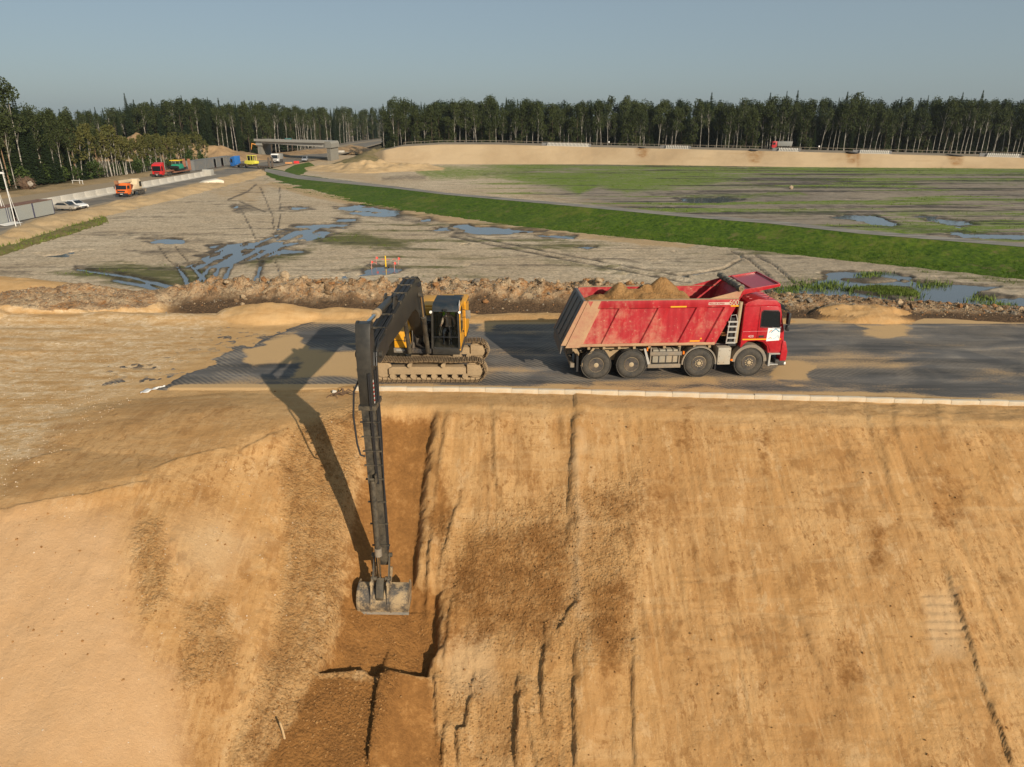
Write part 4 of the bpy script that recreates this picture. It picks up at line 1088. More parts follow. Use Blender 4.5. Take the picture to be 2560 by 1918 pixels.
    m = MB(); m.prism([(RB, z0 - .05), (FBX, z0 - .05), (FBX, z0 + .03), (RB, z0 + .03)], 'y', -1.19, 1.19)
    m.build('floor', REDDUST, body)
    m = MB()
    for x in np.arange(-.9, 4.6, .6):
        m.span(x - .05, x + .05, -1.15, 1.15, z0 - .17, z0 - .05)
    for s in (-1, 1):
        m.span(-1.0, 4.6, s * .42 - .06, s * .42 + .06, z0 - .24, z0 - .05)
    m.build('floor_beams', DUSTY, body)
    m = MB(); m.prism([(sx(z0, FBX), z0), (sx(z0, FBX) + .05, z0), (sx(z1, FBX) + .05, z1 + .02), (sx(z1, FBX), z1 + .02)], 'y', -1.19, 1.19)
    m.build('front_wall', REDBED, body)
    # raised board and protective visor over the cab
    xf = sx(z1, FBX)
    m = MB(); m.prism([(xf - .02, z1 + .02), (xf + .05, z1 + .02), (xf + .22, 3.44), (xf + .15, 3.44)], 'y', -1.19, 1.19)
    m.build('front_board', REDBED, body)
    vz0, vz1 = 3.43, 3.66
    va, vb = xf + .16, xf + 1.52
    m = MB(); m.prism([(va, vz0), (vb, vz1), (vb, vz1 + .025), (va, vz0 + .025)], 'y', -1.12, 1.12)
    vis = m.build('visor', RED, body)
    m = MB()
    for s in (-1, 1):
        m.prism([(va - .12, vz0 - .14), (vb + .03, vz1 - .03), (vb + .03, vz1 + .075), (va - .02, vz0 + .09)], 'y', s * 1.12, s * 1.20)
    m.prism([(vb - .03, vz1 - .04), (vb + .035, vz1 - .04), (vb + .035, vz1 + .08), (vb - .03, vz1 + .08)], 'y', -1.12, 1.12)
    m.prism([(va + .28, vz0 + .06), (va + .34, vz0 + .07), (va + .34, vz0 + .14), (va + .28, vz0 + .13)], 'y', -1.12, 1.12)
    m.build('visor_rim', RED, body, bevel=.006)
    for s in (-1, 1):
        m = MB(); m.prism([(xf - 1.15, z1 + .02), (xf + .05, z1 + .02), (xf + .20, 3.50), (xf + .08, 3.50)], 'y', s * 1.17 - .012, s * 1.17 + .012)
        m.build('side_gusset', REDDUST if s < 0 else REDBED, body)
    # tarpaulin rolled up on the front board
    pts, rr = [], []
    for k in range(41):
        y = -1.26 + 2.5 * k / 40
        pts.append((xf + .02 + .02 * math.sin(k * .9), y, 3.585 + .02 * math.sin(k * 1.3)))
        rr.append(.115 + .018 * math.sin(k * 2.1) + .012 * math.sin(k * 3.7))
    m = MB().tube(pts, rr, 12)
    tp = m.build('rolled_tarpaulin', paint('tarpaulin', (0.10, 0.095, 0.085), 0.8, dust=0.7, dustcol=(0.34, 0.28, 0.19), scale=6, edge=(0.4, 0.6), bump=0.8), t, 60)
    m = MB()
    for rad in (.10, .07, .04):
        m.tube([(xf + .02 + rad * math.cos(a), -1.275, 3.585 + rad * math.sin(a)) for a in np.linspace(0, 6.1, 16)], .012, 5)
    m.build('rolled_edge', DUSTY, tp)
    # tailgate, hinged at the top and leaning with the body
    m = MB()
    def tg(z, d):
        return sx(z, RB) + d
    m.prism([(tg(z0 + .08, -.20), z0 + .08), (tg(z0 + .08, -.10), z0 + .08), (tg(z1 - .02, -.05), z1 - .02), (tg(z1 - .02, -.15), z1 - .02)], 'y', -1.2, 1.2)
    gate = m.build('tailgate', TAILG, t, bevel=.01)
    for s in (-1, 1):
        m = MB().prism([(tg(z0 + .05, -.22), z0 + .05), (tg(z0 + .05, -.03), z0 + .05), (tg(z1, -.02), z1), (tg(z1, -.16), z1)], 'y', s * 1.20, s * 1.275)
        m.build('gate_edge', REDDUST, gate)
    m = MB()
    for y in (-.75, 0, .75):
        m.prism([(tg(z0 + .15, -.24), z0 + .15), (tg(z0 + .15, -.19), z0 + .15), (tg(z1 - .1, -.14), z1 - .1), (tg(z1 - .1, -.19), z1 - .1)], 'y', y - .05, y + .05)
    m.build('gate_stiffener', TAILG, gate)
    m = MB(); m.prism([(tg(z0 + .05, -.24), z0 - .32), (tg(z0 + .05, -.21), z0 - .32), (tg(z0 + .05, -.11), z0 + .09), (tg(z0 + .05, -.2), z0 + .09)], 'y', -1.15, 1.15)
    m.build('chute_lip', TAILG, gate)
    # reflective strips and marks
    def strip(x0, za, x1, zb, w, name='reflective_strip', y=-1.2755):
        m = MB(); d = Vector((x1 - x0, 0, zb - za)).normalized()
        n = Vector((-d.z, 0, d.x)) * w / 2
        a, c = Vector((x0, y, za)), Vector((x1, y, zb))
        m.plate([a - n, c - n, c + n, a + n], .004)
        return m.build(name, YREFL, body)
    strip(2.78, 2.90, 3.40, 2.90, .055); strip(5.13, 2.90, 5.44, 2.90, .05); strip(3.45, z0 + .13, 4.06, z0 + .13, .05, y=-1.196)
    strip(sx(2.44, FBX) - .06, 2.44, sx(2.83, FBX) - .06, 2.83, .06, y=-1.196); strip(sx(1.48, FBX) - .06, 1.48, sx(1.84, FBX) - .06, 1.84, .06, y=-1.196)
    m = MB(); m.plate([(4.06, -1.196, z0 + .2), (4.15, -1.196, z0 + .2), (4.105, -1.196, z0 + .28)], .004); m.build('warning_triangle', YREFL, body)
    Mx = Matrix.Translation((4.28, -1.276, 2.965)) @ Matrix.Rotation(R(90), 4, 'X')
    pl = MB().plate([(4.25, -1.2735, 2.95), (5.05, -1.2735, 2.95), (5.05, -1.2735, 3.05), (4.25, -1.2735, 3.05)], -.002)
    pl.build('maker_plate', NB('faded_plate').out((0.56, 0.42, 0.36), 0.6), body)
    text('lettering', 'MEILLER-KIPPER', .095, NB('plate_red').out((0.42, 0.04, 0.04), 0.5), body, Matrix.Translation((4.27, -1.279, 2.966)) @ Matrix.Rotation(R(90), 4, 'X'), 0.92)
    NUM = NB('faded_numerals').out((0.52, 0.44, 0.31), 0.7)
    text('lettering', '600', .30, NUM, body, Matrix.Translation((5.04, -1.277, 2.935)) @ Matrix.Rotation(R(90), 4, 'X'), 0.88)
    # load of sand
    Yl, Xl = np.meshgrid(np.linspace(-1.15, 1.15, 60), np.linspace(-.55, 5.2, 150), indexing='ij')
    q = 2.62 + 0 * Xl
    for cx, cy, h, sx_, sy_ in ((2.85, .35, 1.02, .80, .75), (2.15, .30, .80, .75, .7), (1.05, .15, .82, .80, .8), (1.5, -.1, .66, 1.5, .9), (.2, .0, .52, .9, .9), (3.5, .1, .55, 1.1, .9), (2.4, -.5, .62, 1.7, .7)):
        q = np.maximum(q, 2.55 + h * np.clip(1.18 - np.hypot((Xl - cx) / sx_, (Yl - cy) / sy_) * .62, 0, 1.1) ** 1.25)
    q += 0.14 * fbm(Xl / .5, Yl / .5, 401, 4) + 0.03 * np.abs(fbm(Xl / .1, Yl / .1, 402, 3))
    q -= .9 * sstep(3.6, 4.7, Xl)
    ld = grid_mesh('sand_load', Xl, Yl, q, LOAD)
    ld.location = t.location; ld.rotation_euler = t.rotation_euler
    tag(ld, 'heaped brown sand filling the red dump truck body', 'sand load')
    # ---- cab
    cab = empty('cab'); cab.parent = t
    c0, c1 = 5.72, 7.42
    prof = [(c0, 1.10), (c0, 2.92), (c0 + .10, 3.02), (c0 + .5, 3.13), (6.95, 3.07), (7.12, 2.92), (7.40, 1.85), (7.44, 1.45), (7.42, .95), (6.86, .95), (6.80, 1.22), (6.62, 1.40), (6.35, 1.46), (6.0, 1.44), (5.82, 1.30), (5.74, 1.10)]
    m = MB(); m.prism(prof, 'y', -1.20, 1.20)
    m.build('cab_shell', RED, cab, bevel=.035)
    for s in (-1, 1):
        m = MB()
        y = s * 1.205
        m.prism([(6.34, 1.49), (6.66, 1.44), (6.86, 1.24), (6.93, 1.0), (7.36, 1.0), (7.37, 1.85), (7.16, 2.72), (7.02, 2.84), (6.34, 2.84)], 'y', y, y + s * .018)
        d = m.build('door', RED, t, bevel=.006)
        m = MB(); m.prism([(6.44, 2.04), (7.20, 1.98), (7.10, 2.60), (7.04, 2.66), (6.48, 2.68), (6.43, 2.62)], 'y', y + s * .017, y + s * .026)
        m.build('window', DGLASS, d)
        m = MB()
        fr = [(6.42, 2.02), (7.22, 1.96), (7.12, 2.61), (7.05, 2.68), (6.47, 2.70), (6.41, 2.64), (6.42, 2.02)]
        m.tube([(a, y + s * .022, b) for a, b in fr], .016, 5); m.build('window_seal', BLACK, d)
        m = MB(); m.span(6.40, 6.60, y + s * .017, y + s * .035, 1.60, 1.68); m.build('handle', BLACK, d)
        m = MB(); m.span(5.76, 7.30, y + s * .0185, y + s * .023, 1.50, 1.55) if s > 0 else m.span(5.76, 7.30, y - .023, y - .0185, 1.50, 1.55)
        m.build('reflective_strip', YREFL, cab)
        m = MB(); m.tube([(5.75, y + s * .01, 1.84), (7.3, y + s * .012, 1.86)], .012, 5); m.build('crease', RED, cab)
        m = MB(); m.tube([(c0 + .02, y - s * .01, 2.88), (6.9, y - s * .01, 2.88), (7.1, y - s * .02, 2.84)], .03, 6); m.build('roof_gutter', RED, cab)
        # mudguard round the front wheel
        m = MB()
        for a0, a1 in zip(np.linspace(8, 172, 15)[:-1], np.linspace(8, 172, 15)[1:]):
            pass
        arc = [(6.12 + .70 * math.cos(R(a)), .60 + .72 * math.sin(R(a))) for a in np.linspace(2, 178, 19)]
        inn = [(6.12 + .58 * math.cos(R(a)), .60 + .60 * math.sin(R(a))) for a in np.linspace(178, 2, 19)]
        m.prism(arc + inn, 'y', s * .92, s * 1.262)
        m.build('mudguard', GREYC, cab, 40)
        # mirror on arm
        m = MB(); m.box((7.42, s * 1.40, 2.40), (.10, .22, .46)); m.box((7.42, s * 1.40, 2.02), (.10, .20, .22))
        mi = m.build('mirror', BLACK, t, bevel=.03)
        m = MB(); m.tube([(7.18, s * 1.2, 2.75), (7.40, s * 1.36, 2.72), (7.42, s * 1.38, 2.6)], .018, 6); m.build('mirror_arm', BLACK, mi)
        # steps and front corner
        m = MB(); m.span(6.92, 7.34, s * 1.02, s * 1.27, .90, .94); m.span(6.94, 7.30, s * 1.00, s * 1.28, .46, .50); m.span(6.90, 6.97, s * 1.0, s * 1.27, .42, .95)
        m.build('step', ALU, cab)
        m = MB(); m.prism([(7.36, .62), (7.62, .62), (7.64, 1.0), (7.52, 1.42), (7.38, 1.46)], 'y', s * .85, s * 1.255)
        m.build('corner_panel', RED, cab, bevel=.03)
        m = MB(); m.span(7.60, 7.645, s * .95, s * 1.15, .70, .86); m.build('headlight', LAMP, cab, bevel=.01)
    m = MB(); m.span(7.20, 7.62, -1.22, 1.22, .40, .66); m.build('bumper', DARK, cab, bevel=.04)
    m = MB(); m.span(7.56, 7.635, -1.24, -1.06, .46, .56); m.build('fog_lamp', LAMP, cab, bevel=.01)
    m = MB(); m.prism([(7.155, 2.86), (7.395, 1.92), (7.42, 1.92), (7.18, 2.87)], 'y', -1.08, 1.08); m.build('windshield', DGLASS, cab)
    m = MB(); m.span(7.43, 7.47, -.95, .95, 1.0, 1.75); m.build('grille', BLACK, cab, bevel=.01)
    m = MB(); m.prism([(7.0, 3.0), (7.30, 2.86), (7.42, 2.66), (7.40, 2.62), (7.26, 2.80), (6.98, 2.95)], 'y', -1.1, 1.1); m.build('sun_visor', NB('smoked_visor').out((.02, .022, .025), .25), cab)
    m = MB()
    for y in np.linspace(-.9, .9, 7):
        m.tube([(c0 + .25, y, 3.085), (6.9, y, 3.095)], .014, 5)
    m.build('roof_ribs', RED, cab)
    m = MB().tube([(6.7, -.95, 3.09), (6.82, -.98, 3.42)], .008, 5); m.build('aerial', BLACK, cab)
    text('lettering', '420', .13, NB('badge').out((.62, .58, .55), .4), cab, Matrix.Translation((5.98, -1.2035, 1.60)) @ Matrix.Rotation(R(90), 4, 'X') @ Matrix.Shear('XZ', 4, (0, 0)), 1.15)
    # placard in the door: white sheet with printed hills
    m = MB(); m.plate([(6.72, -1.2262, 1.44), (7.24, -1.2262, 1.47), (7.25, -1.2262, 2.02), (6.74, -1.2262, 1.99)], .003)
    pc = m.build('door_placard', NB('placard_white').out((.78, .80, .80), .5), t)
    PB, PO, PG = (NB(n).out(c, .5) for n, c in (('print_blue', (.10, .33, .48)), ('print_orange', (.75, .28, .13)), ('print_pale', (.45, .58, .62))))
    def ink(pts, w, mat):
        m = MB()
        m.tube([(x, -1.2285, z) for x, z in pts], w, 4); m.build('printed_line', mat, pc)
    ink([(6.80, 1.80), (6.88, 1.90), (6.91, 1.88)], .02, PO); ink([(6.88, 1.80), (7.05, 1.95), (7.20, 1.82)], .022, PB); ink([(6.80, 1.73), (7.18, 1.75)], .010, PG); ink([(6.80, 1.69), (7.16, 1.69)], .010, PG)
    ink([(6.80, 1.55), (6.88, 1.60), (6.92, 1.55)], .016, PO); ink([(6.98, 1.53), (7.08, 1.58), (7.18, 1.68), (7.20, 1.55)], .020, PG)
    # ladder, intake, tanks, boxes between cab and body
    m = MB()
    for x in (5.10, 5.42):
        m.tube([(x, -1.27, 1.38), (x + .05, -1.27, 2.28)], .026, 6)
    for z in (1.42, 1.62, 1.86, 2.08, 2.27):
        m.span(5.10, 5.47, -1.30, -1.24, z - .028, z + .028)
    m.tube([(5.17, -1.27, 2.28), (5.20, -1.25, 2.52), (5.40, -1.25, 2.54), (5.47, -1.27, 2.28)], .012, 5)
    m.build('ladder', ALU, t)
    m = MB().tube([(5.55, -1.02, 1.35), (5.56, -1.03, 2.0), (5.60, -1.03, 2.75), (5.60, -1.03, 3.0)], .085, 10); m.build('air_intake', RIM, t)
    m = MB(); m.span(5.28, 5.66, -1.0, 1.0, 1.2, 2.35); m.build('cab_rear_unit', BLACK, t)
    m = MB(); m.span(4.84, 5.36, -1.24, -.55, .50, 1.20); bx = m.build('storage_box', paint('dusty_box', (.40, .36, .29), .7, dust=.6, scale=3), t, bevel=.03)
    m = MB()
    for x, z in ((4.9, 1.08), (5.3, 1.08), (4.9, .85), (5.3, .85), (4.9, .60), (5.1, .6)):
        m.cyl((x, -1.236, z), (x, -1.252, z), .013, n=7)
    m.build('bolts', DARK, bx, stuff=True)
    m = MB(); m.span(5.36, 5.45, -1.27, -1.21, .66, .73); m.build('side_marker', ORANGE, t)
    m = MB(); m.span(2.25, 3.32, -1.16, -.6, .60, 1.14); tk = m.build('battery_box', paint('dusty_tank', (.30, .27, .21), .75, dust=.7, scale=2.2), t, bevel=.03)
    m = MB()
    for x in (2.5, 2.78, 3.05):
        m.span(x - .02, x + .02, -1.175, -.6, .60, 1.15)
    m.build('tank_strap', DARK, tk)
    m = MB(); m.span(2.12, 3.38, -1.27, -1.18, .93, 1.08); m.span(2.05, 3.36, -1.27, -1.18, .42, .57)
    for x in (2.16, 3.30):
        m.span(x - .025, x + .025, -1.22, -1.16, .5, 1.25)
    m.build('side_guard', GREYC, t, bevel=.008)
    m = MB().plate([(1.86, -1.24, 1.22), (1.94, -1.24, 1.22), (2.14, -1.24, .60), (2.06, -1.24, .52)], .05); m.build('flap_stay', ALU, t)
    MB().span(1.98, 2.03, -1.24, -1.17, 1.12, 1.25).build('side_marker', ORANGE, t); MB().span(3.42, 3.48, -1.27, -1.2, .97, 1.09).build('side_marker', ORANGE, t)
    for x0, sg in ((4.10, 1),):
        arc = [(x0 + .70 * math.cos(R(a)), .58 + .70 * math.sin(R(a))) for a in np.linspace(-4, 184, 19)]
        inn = [(x0 + .64 * math.cos(R(a)), .58 + .64 * math.sin(R(a))) for a in np.linspace(184, -4, 19)]
        for s in (-1, 1):
            m = MB().prism(arc + inn, 'y', s * .88, s * 1.255); m.build('mudguard', GREYC, t, 40)
            m = MB(); m.span(x0 + .66, x0 + .70, s * .9, s * 1.22, .28, .60); m.build('mud_flap', BLACK, t)
    for s in (-1, 1):
        m = MB(); m.span(1.98, 2.02, s * .75, s * 1.22, .30, 1.05); m.build('mud_flap', BLACK, t)
        m = MB().plate([(-.62, s * 1.18, .55), (-.55, s * 1.18, .52), (-.08, s * 1.18, 1.25), (-.16, s * 1.18, 1.28)], .05); m.build('flap_stay', DUSTY, t)
        m = MB().prism([(-1.0, 1.25), (-.80, 1.25), (-.62, .95), (-.66, .80), (-.76, .80), (-.78, .95)], 'y', s * .75, s * .85); m.build('tipping_hinge', DUSTY, t)
        m = MB(); m.span(-.78, -.70, s * .55, s * 1.2, .30, .95); m.build('mud_flap', BLACK, t)
    m = MB(); m.span(-1.0, -.85, -1.1, 1.1, .45, .62); m.build('rear_bumper', GREYC, t)
    return t
TRUCK = dump_truck()
# ------------------------------------------------------------------ the excavator (x to the right, y away; it faces the camera, -y)
def person_mesh(name, verts, edges, radii, root, mats, pick):
    me = bpy.data.meshes.new(name + '_skeleton')
    me.from_pydata(verts, edges, [])
    o = bpy.data.objects.new(name + '_skeleton', me)
    COL.objects.link(o)
    o.modifiers.new('skin', 'SKIN')
    for v, r in zip(me.skin_vertices[0].data, radii):
        v.radius = (r, r) if not isinstance(r, tuple) else r
    me.skin_vertices[0].data[root].use_root = True
    sb = o.modifiers.new('sub', 'SUBSURF'); sb.levels = sb.render_levels = 2
    dg = bpy.context.evaluated_depsgraph_get()
    m2 = bpy.data.meshes.new_from_object(o.evaluated_get(dg))
    bpy.data.objects.remove(o)
    m2.materials.clear()
    for m in mats:
        m2.materials.append(m)
    for p in m2.polygons:
        p.material_index = pick(p.center)
        p.use_smooth = True
    return link(bpy.data.objects.new(name, m2))
def excavator():
    C = Vector((-3.25, 27.65, 0.012))
    root = empty('excavator', C)
    tag(root, 'yellow and black crawler excavator with a long dark boom reaching down the sand slope', 'excavator')
    # ---- tracks
    L, rad, pitch = 1.80, 0.405, 0.19
    def path(s):
        per = 4 * L + 2 * math.pi * rad
        s %= per
        if s < 2 * L: return (-L + s, 2 * rad + .05 - .035 * math.sin(math.pi * 2 * s / (2 * L)) ** 2, 0.0)
        s -= 2 * L
        if s < math.pi * rad:
            a = s / rad; return (L + rad * math.sin(a), rad + .05 + rad * math.cos(a), -a)
        s -= math.pi * rad
        if s < 2 * L: return (L - s, .05, -math.pi)
        a = (s - 2 * L) / rad; return (-L - rad * math.sin(a), rad + .05 - rad * math.cos(a), -math.pi - a)
    per = 4 * L + 2 * math.pi * rad
    n = int(per / pitch)
    sh = MB()
    sh.box((0, 0, 0), (pitch * .84, .60, .022))
    for gx, hh in ((-.066, .05), (.0, .045), (.064, .05)):
        sh.box((gx, 0, .011 + hh / 2), (.020, .60, hh))
    shoe = sh.mesh('track_shoe', paint('muddy_track', (.13, .085, .045), .85, dust=.8, dustcol=(.34, .235, .13), scale=5, edge=(.35, .62), bump=.3))
    for yc in (-1.27, 1.27):
        tr = MB()
        for k in range(n):
            x, z, a = path(k * per / n)
            for yy in (-.11, .11):
                tr.box((x + .045 * math.sin(a) * -1, yc + yy, z - .045 * math.cos(a)), (.17, .05, .085), Euler((0, -a, 0)))
        T = tr.build('track', DUSTY, root, stuff=True)
        for k in range(n):
            x, z, a = path(k * per / n)
            s = link(bpy.data.objects.new('track_shoe', shoe), T)
            s.location = (x, yc, z); s.rotation_euler = (0, -a, 0)
        m = MB()
        m.prism([(-1.55, .30), (1.45, .30), (1.45, .56), (1.30, .61), (-1.40, .61), (-1.55, .54)], 'y', yc - .22, yc + .22)
        m.build('track_frame', DUSTY, root, bevel=.02)
        m = MB(); m.prism([(1.50, .22), (2.02, .24), (2.10, .40), (2.02, .66), (1.50, .70)], 'y', yc - .17, yc + .17)
        m.span(1.55, 1.98, yc - .185, yc + .185, .44, .47)
        m.build('idler_guard', DUSTY, root, bevel=.015)
        for sx_ in (-L, L):
            m = MB().lathe([(.10, -.09), (.30, -.09), (.36, -.05), (.36, .05), (.30, .09), (.10, .09)], (sx_, yc, rad + .05), 'y', 22); m.build('idler' if sx_ > 0 else 'sprocket', DUSTY, root)
        for rx in (-.72, .58):
            m = MB().lathe([(.03, -.31), (.085, -.31), (.085, .18), (.04, .18)], (rx, yc, .69), 'y', 14); m.build('carrier_roller', DUSTY, root)
        for k in range(8):
            m = MB().lathe([(.05, -.21), (.11, -.21), (.11, .21), (.05, .21)], (-1.42 + k * .405, yc, .22), 'y', 14); m.build('track_roller', DUSTY, root)
    m = MB(); m.prism([(-1.1, .45), (1.1, .45), (.75, .86), (-.75, .86)], 'y', -1.1, 1.1); m.build('car_body', DUSTY, root)
    m = MB().lathe([(.60, .84), (.66, .86), (.66, 1.0), (.6, 1.02)], (0, 0, 0), 'z', 28); m.build('slew_ring', DARK, root)
    # ---- upper structure, turned slightly
    yaw = R(-1.4)
    def up(o):
        o.matrix_local = Matrix.Rotation(yaw, 4, 'Z') @ o.matrix_local
        return o
    m = MB(); m.prism([(-1.32, -.85), (-.75, -1.05), (.10, -1.05), (.10, -.9), (1.30, -.9), (1.32, 2.0), (.9, 2.85), (-.9, 2.85), (-1.32, 2.0)], 'z', 1.02, 1.20); up(m.build('deck', DARK, root, bevel=.015))
    m = MB(); m.prism([(-1.34, 1.75), (1.34, 1.75), (1.30, 2.35), (.95, 2.80), (.4, 2.98), (-.4, 2.98), (-.95, 2.80), (-1.30, 2.35)], 'z', 1.20, 2.30); up(m.build('counterweight', YELLOW, root, bevel=.07))
    hood = up(MB().span(-1.30, 1.30, .72, 1.78, 1.22, 2.40).build('engine_hood', YELLOW, root, bevel=.06))
    m = MB(); m.span(.14, 1.30, .80, 2.75, 2.40, 2.52); m.build('hood_top', YELLOW, hood, bevel=.05)
    m = MB(); m.span(-.62, .10, .9, 2.7, 2.40, 2.47); m.build('hood_lid', YELLOW, hood, bevel=.03)
    m = MB().cyl((-.75, 1.5, 2.40), (-.75, 1.5, 2.72), .07, n=12); m.build('exhaust', DARK, hood)
    m = MB(); m.span(.72, 1.12, 2.1, 2.3, 2.52, 2.585); m.build('hood_vent', DARK, hood)
    m = MB(); m.lathe([(.055, 0), (.06, .03), (.052, .04), (.05, .11), (.035, .15), (.01, .16)], (.42, 1.25, 2.52), 'z', 16); b_ = up(m.build('beacon', ORANGE, root))
    m = MB().cyl((.42, 1.25, 2.46), (.42, 1.25, 2.53), .065, n=14); m.build('beacon_base', BLACK, b_)
    # tool box side
    m = MB(); m.span(-1.36, -.74, -.92, .70, 1.20, 1.86); bx = up(m.build('tool_box', YELLOW, root, bevel=.05))
    m = MB(); m.span(-1.33, -.77, -.935, -.915, 1.50, 1.515); m.build('box_seam', DARK, bx)
    m = MB(); m.box((-.93, -.93, 1.56), (.035, .012, .22)); m.box((-.915, -.93, 1.63), (.07, .012, .03)); m.box((-.94, -.93, 1.48), (.08, .012, .025)); m.build('machine_mark', DARK, bx, stuff=True)
    m = MB(); m.span(-1.38, -.72, -.97, -.6, 1.02, 1.20); up(m.build('front_bumper', GREYC, root, bevel=.015))
    m = MB(); m.span(-1.28, -.95, -.985, -.97, 1.11, 1.15); up(m.build('number_plate', ALU, root))
    m = MB(); m.tube([(-1.30, .1, 1.85), (-1.30, .1, 2.78), (-1.28, .12, 2.82), (-.98, .12, 2.82), (-.95, .1, 2.78), (-.95, .1, 1.85)], .022, 6); m.tube([(-1.30, .1, 2.3), (-.95, .1, 2.3)], .018, 6); up(m.build('handrail', YELLOW, root))
    m = MB(); m.span(-.72, .10, -.2, .7, 1.2, 2.1); up(m.build('valve_bay', DARK, root))
    m = MB()
    for x in (-.60, -.10):
        m.prism([(-1.05, 1.1), (.25, 1.1), (.1, 1.75), (-.25, 2.05), (-.45, 2.05), (-.65, 1.7)], 'x', x - .04, x + .04)
    up(m.build('boom_bracket', DARK, root))
    # ---- cab
    x0, x1, yf, yr, z0, z1 = .16, 1.22, -.98, .70, 1.02, 2.95
    P = [((x0, yf, z0 + .2), (x0 + .03, yf + .06, z1 - .26)), ((x1, yf, z0 + .2), (x1 - .03, yf + .06, z1 - .26)), ((x0, yr, z0 + .2), (x0 + .03, yr, z1 - .12)), ((x1, yr, z0 + .2), (x1 - .03, yr, z1 - .12))]
    cb = MB(); cb.span(x0, x1, yf - .02, yr, z0 - .06, z0 + .20); cab = up(cb.build('cab', STEELD, root, bevel=.02))
    m = MB()
    for a, b in P:
        m.box(((a[0] + b[0]) / 2, (a[1] + b[1]) / 2, (a[2] + b[2]) / 2), (.075, .075, b[2] - a[2] + .03), Euler((math.atan2(-(b[1] - a[1]), b[2] - a[2]), math.atan2(b[0] - a[0], b[2] - a[2]), 0)))
    m.build('pillars', STEELD, cab, stuff=True)
    ro = MB(); ro.prism([(yf + .02, z1 - .27), (yf + .06, z1 - .20), (yf + .20, z1 - .05), (yf + .42, z1), (yr, z1), (yr, z1 - .12), (yf + .5, z1 - .12), (yf + .15, z1 - .24)], 'x', x0 + .02, x1 - .02)
    ro.build('roof', paint('cab_roof', (.010, .020, .030), .6, dust=.15, scale=2), cab, bevel=.05)
    m = MB(); m.plate([(x0 + .05, yf + .0, z0 + .22), (x1 - .05, yf + .0, z0 + .22), (x1 - .07, yf + .055, z1 - .27), (x0 + .07, yf + .055, z1 - .27)], -.008); m.build('windshield', GLASS, cab)
    m = MB(); m.tube([(x0 + .05, yf - .01, z0 + .66), (x1 - .05, yf - .01, z0 + .66)], .014, 5)
    m.tube([(x0 + .06, yf - .01, z0 + .24), (x0 + .12, yf - .012, z0 + .21), (x1 - .12, yf - .012, z0 + .21), (x1 - .06, yf - .01, z0 + .24)], .016, 5); m.build('window_bar', BLACK, cab, stuff=True)
    m = MB(); m.plate([(x0, yf + .08, z0 + .25), (x0, yr - .05, z0 + .25), (x0 + .03, yr - .05, z1 - .2), (x0 + .03, yf + .1, z1 - .3)], .008); m.build('side_window', GLASS, cab)
    # door side in yellow with its window
    m = MB(); m.prism([(yf + .03, z0 + .10), (yr, z0 + .10), (yr, z1 - .1), (yf + .30, z1 - .1), (yf + .09, z1 - .28)], 'x', x1 + .0, x1 + .045); door = up(m.build('cab_door', YELLOW, root, bevel=.01))
    m = MB(); m.prism([(yf + .14, z0 + .75), (yr - .4, z0 + .75), (yr - .4, z1 - .2), (yf + .38, z1 - .2), (yf + .2, z1 - .32)], 'x', x1 + .044, x1 + .05); m.build('door_window', DGLASS, door)
    m = MB(); m.span(x1 + .045, x1 + .09, -.1, .02, 1.62, 1.68); m.build('handle', BLACK, door)
    m = MB(); m.prism([(yr, 1.2), (2.2, 1.2), (2.2, 2.36), (yr + .2, 2.36), (yr, 2.7)], 'x', 1.28, 1.335); up(m.build('side_panel', YELLOW, root, bevel=.02))
    m = MB(); m.box((1.50, -.10, 2.36), (.20, .07, .34)); mr = up(m.build('mirror', GREYC, root, bevel=.03))
    m = MB(); m.tube([(1.26, .0, 2.55), (1.42, -.06, 2.52), (1.46, -.08, 2.40)], .014, 5); m.tube([(1.26, .05, 2.2), (1.42, -.05, 2.24)], .012, 5); m.build('mirror_stay', BLACK, mr, stuff=True)
    for x in (x0 - .02, x1 + .03):
        m = MB(); m.lathe([(.02, .03), (.055, .03), (.055, -.02), (.05, -.028), (.01, -.03)], (x, yf - .02, z1 - .27), 'y', 14); up(m.build('work_lamp', LAMP, root))
    fl = up(MB().plate([(x1 + .001, yf + .12, z1 - .22), (x1 + .001, yf + .42, z1 - .20), (x1 + .001, yf + .42, z1 + .10), (x1 + .001, yf + .12, z1 + .02)], .01).build('flag_sticker', WHITE, root))
    for i, (c_, nm) in enumerate((((.03, .07, .33), 'blue_band'), ((.50, .02, .03), 'red_band'))):
        a0 = z1 - .11 - i * .10
        m = MB().plate([(x1 + .0125, yf + .12, a0 - .10), (x1 + .0125, yf + .42, a0 - .07), (x1 + .0125, yf + .42, a0 + .03), (x1 + .0125, yf + .12, a0)], .003); m.build(nm, NB('flag_' + nm).out(c_, .5), fl)
    m = MB(); m.tube([(.70, yf - .03, z1 - .20), (.74, yf - .035, 2.45), (.86, yf - .03, 1.95)], .012, 5); m.tube([(.86, yf - .032, 2.10), (.88, yf - .03, 1.62)], .016, 5); m.box((.70, yf - .03, z1 - .18), (.16, .05, .08)); up(m.build('wiper', BLACK, root, stuff=True))
    # seat and levers inside
    LIME = NB('high_visibility_cloth').out((.42, .68, .05), .8)
    m = MB(); m.box((.70, .10, 1.60), (.50, .50, .14)); m.box((.70, .36, 2.02), (.48, .12, .75), Euler((R(-8), 0, 0))); seat = up(m.build('seat', BLACK, root, bevel=.04))
    m = MB(); m.box((.70, .30, 2.30), (.50, .14, .30), Euler((R(-8), 0, 0))); m.build('seat_cover', LIME, seat, bevel=.03)
    m = MB()
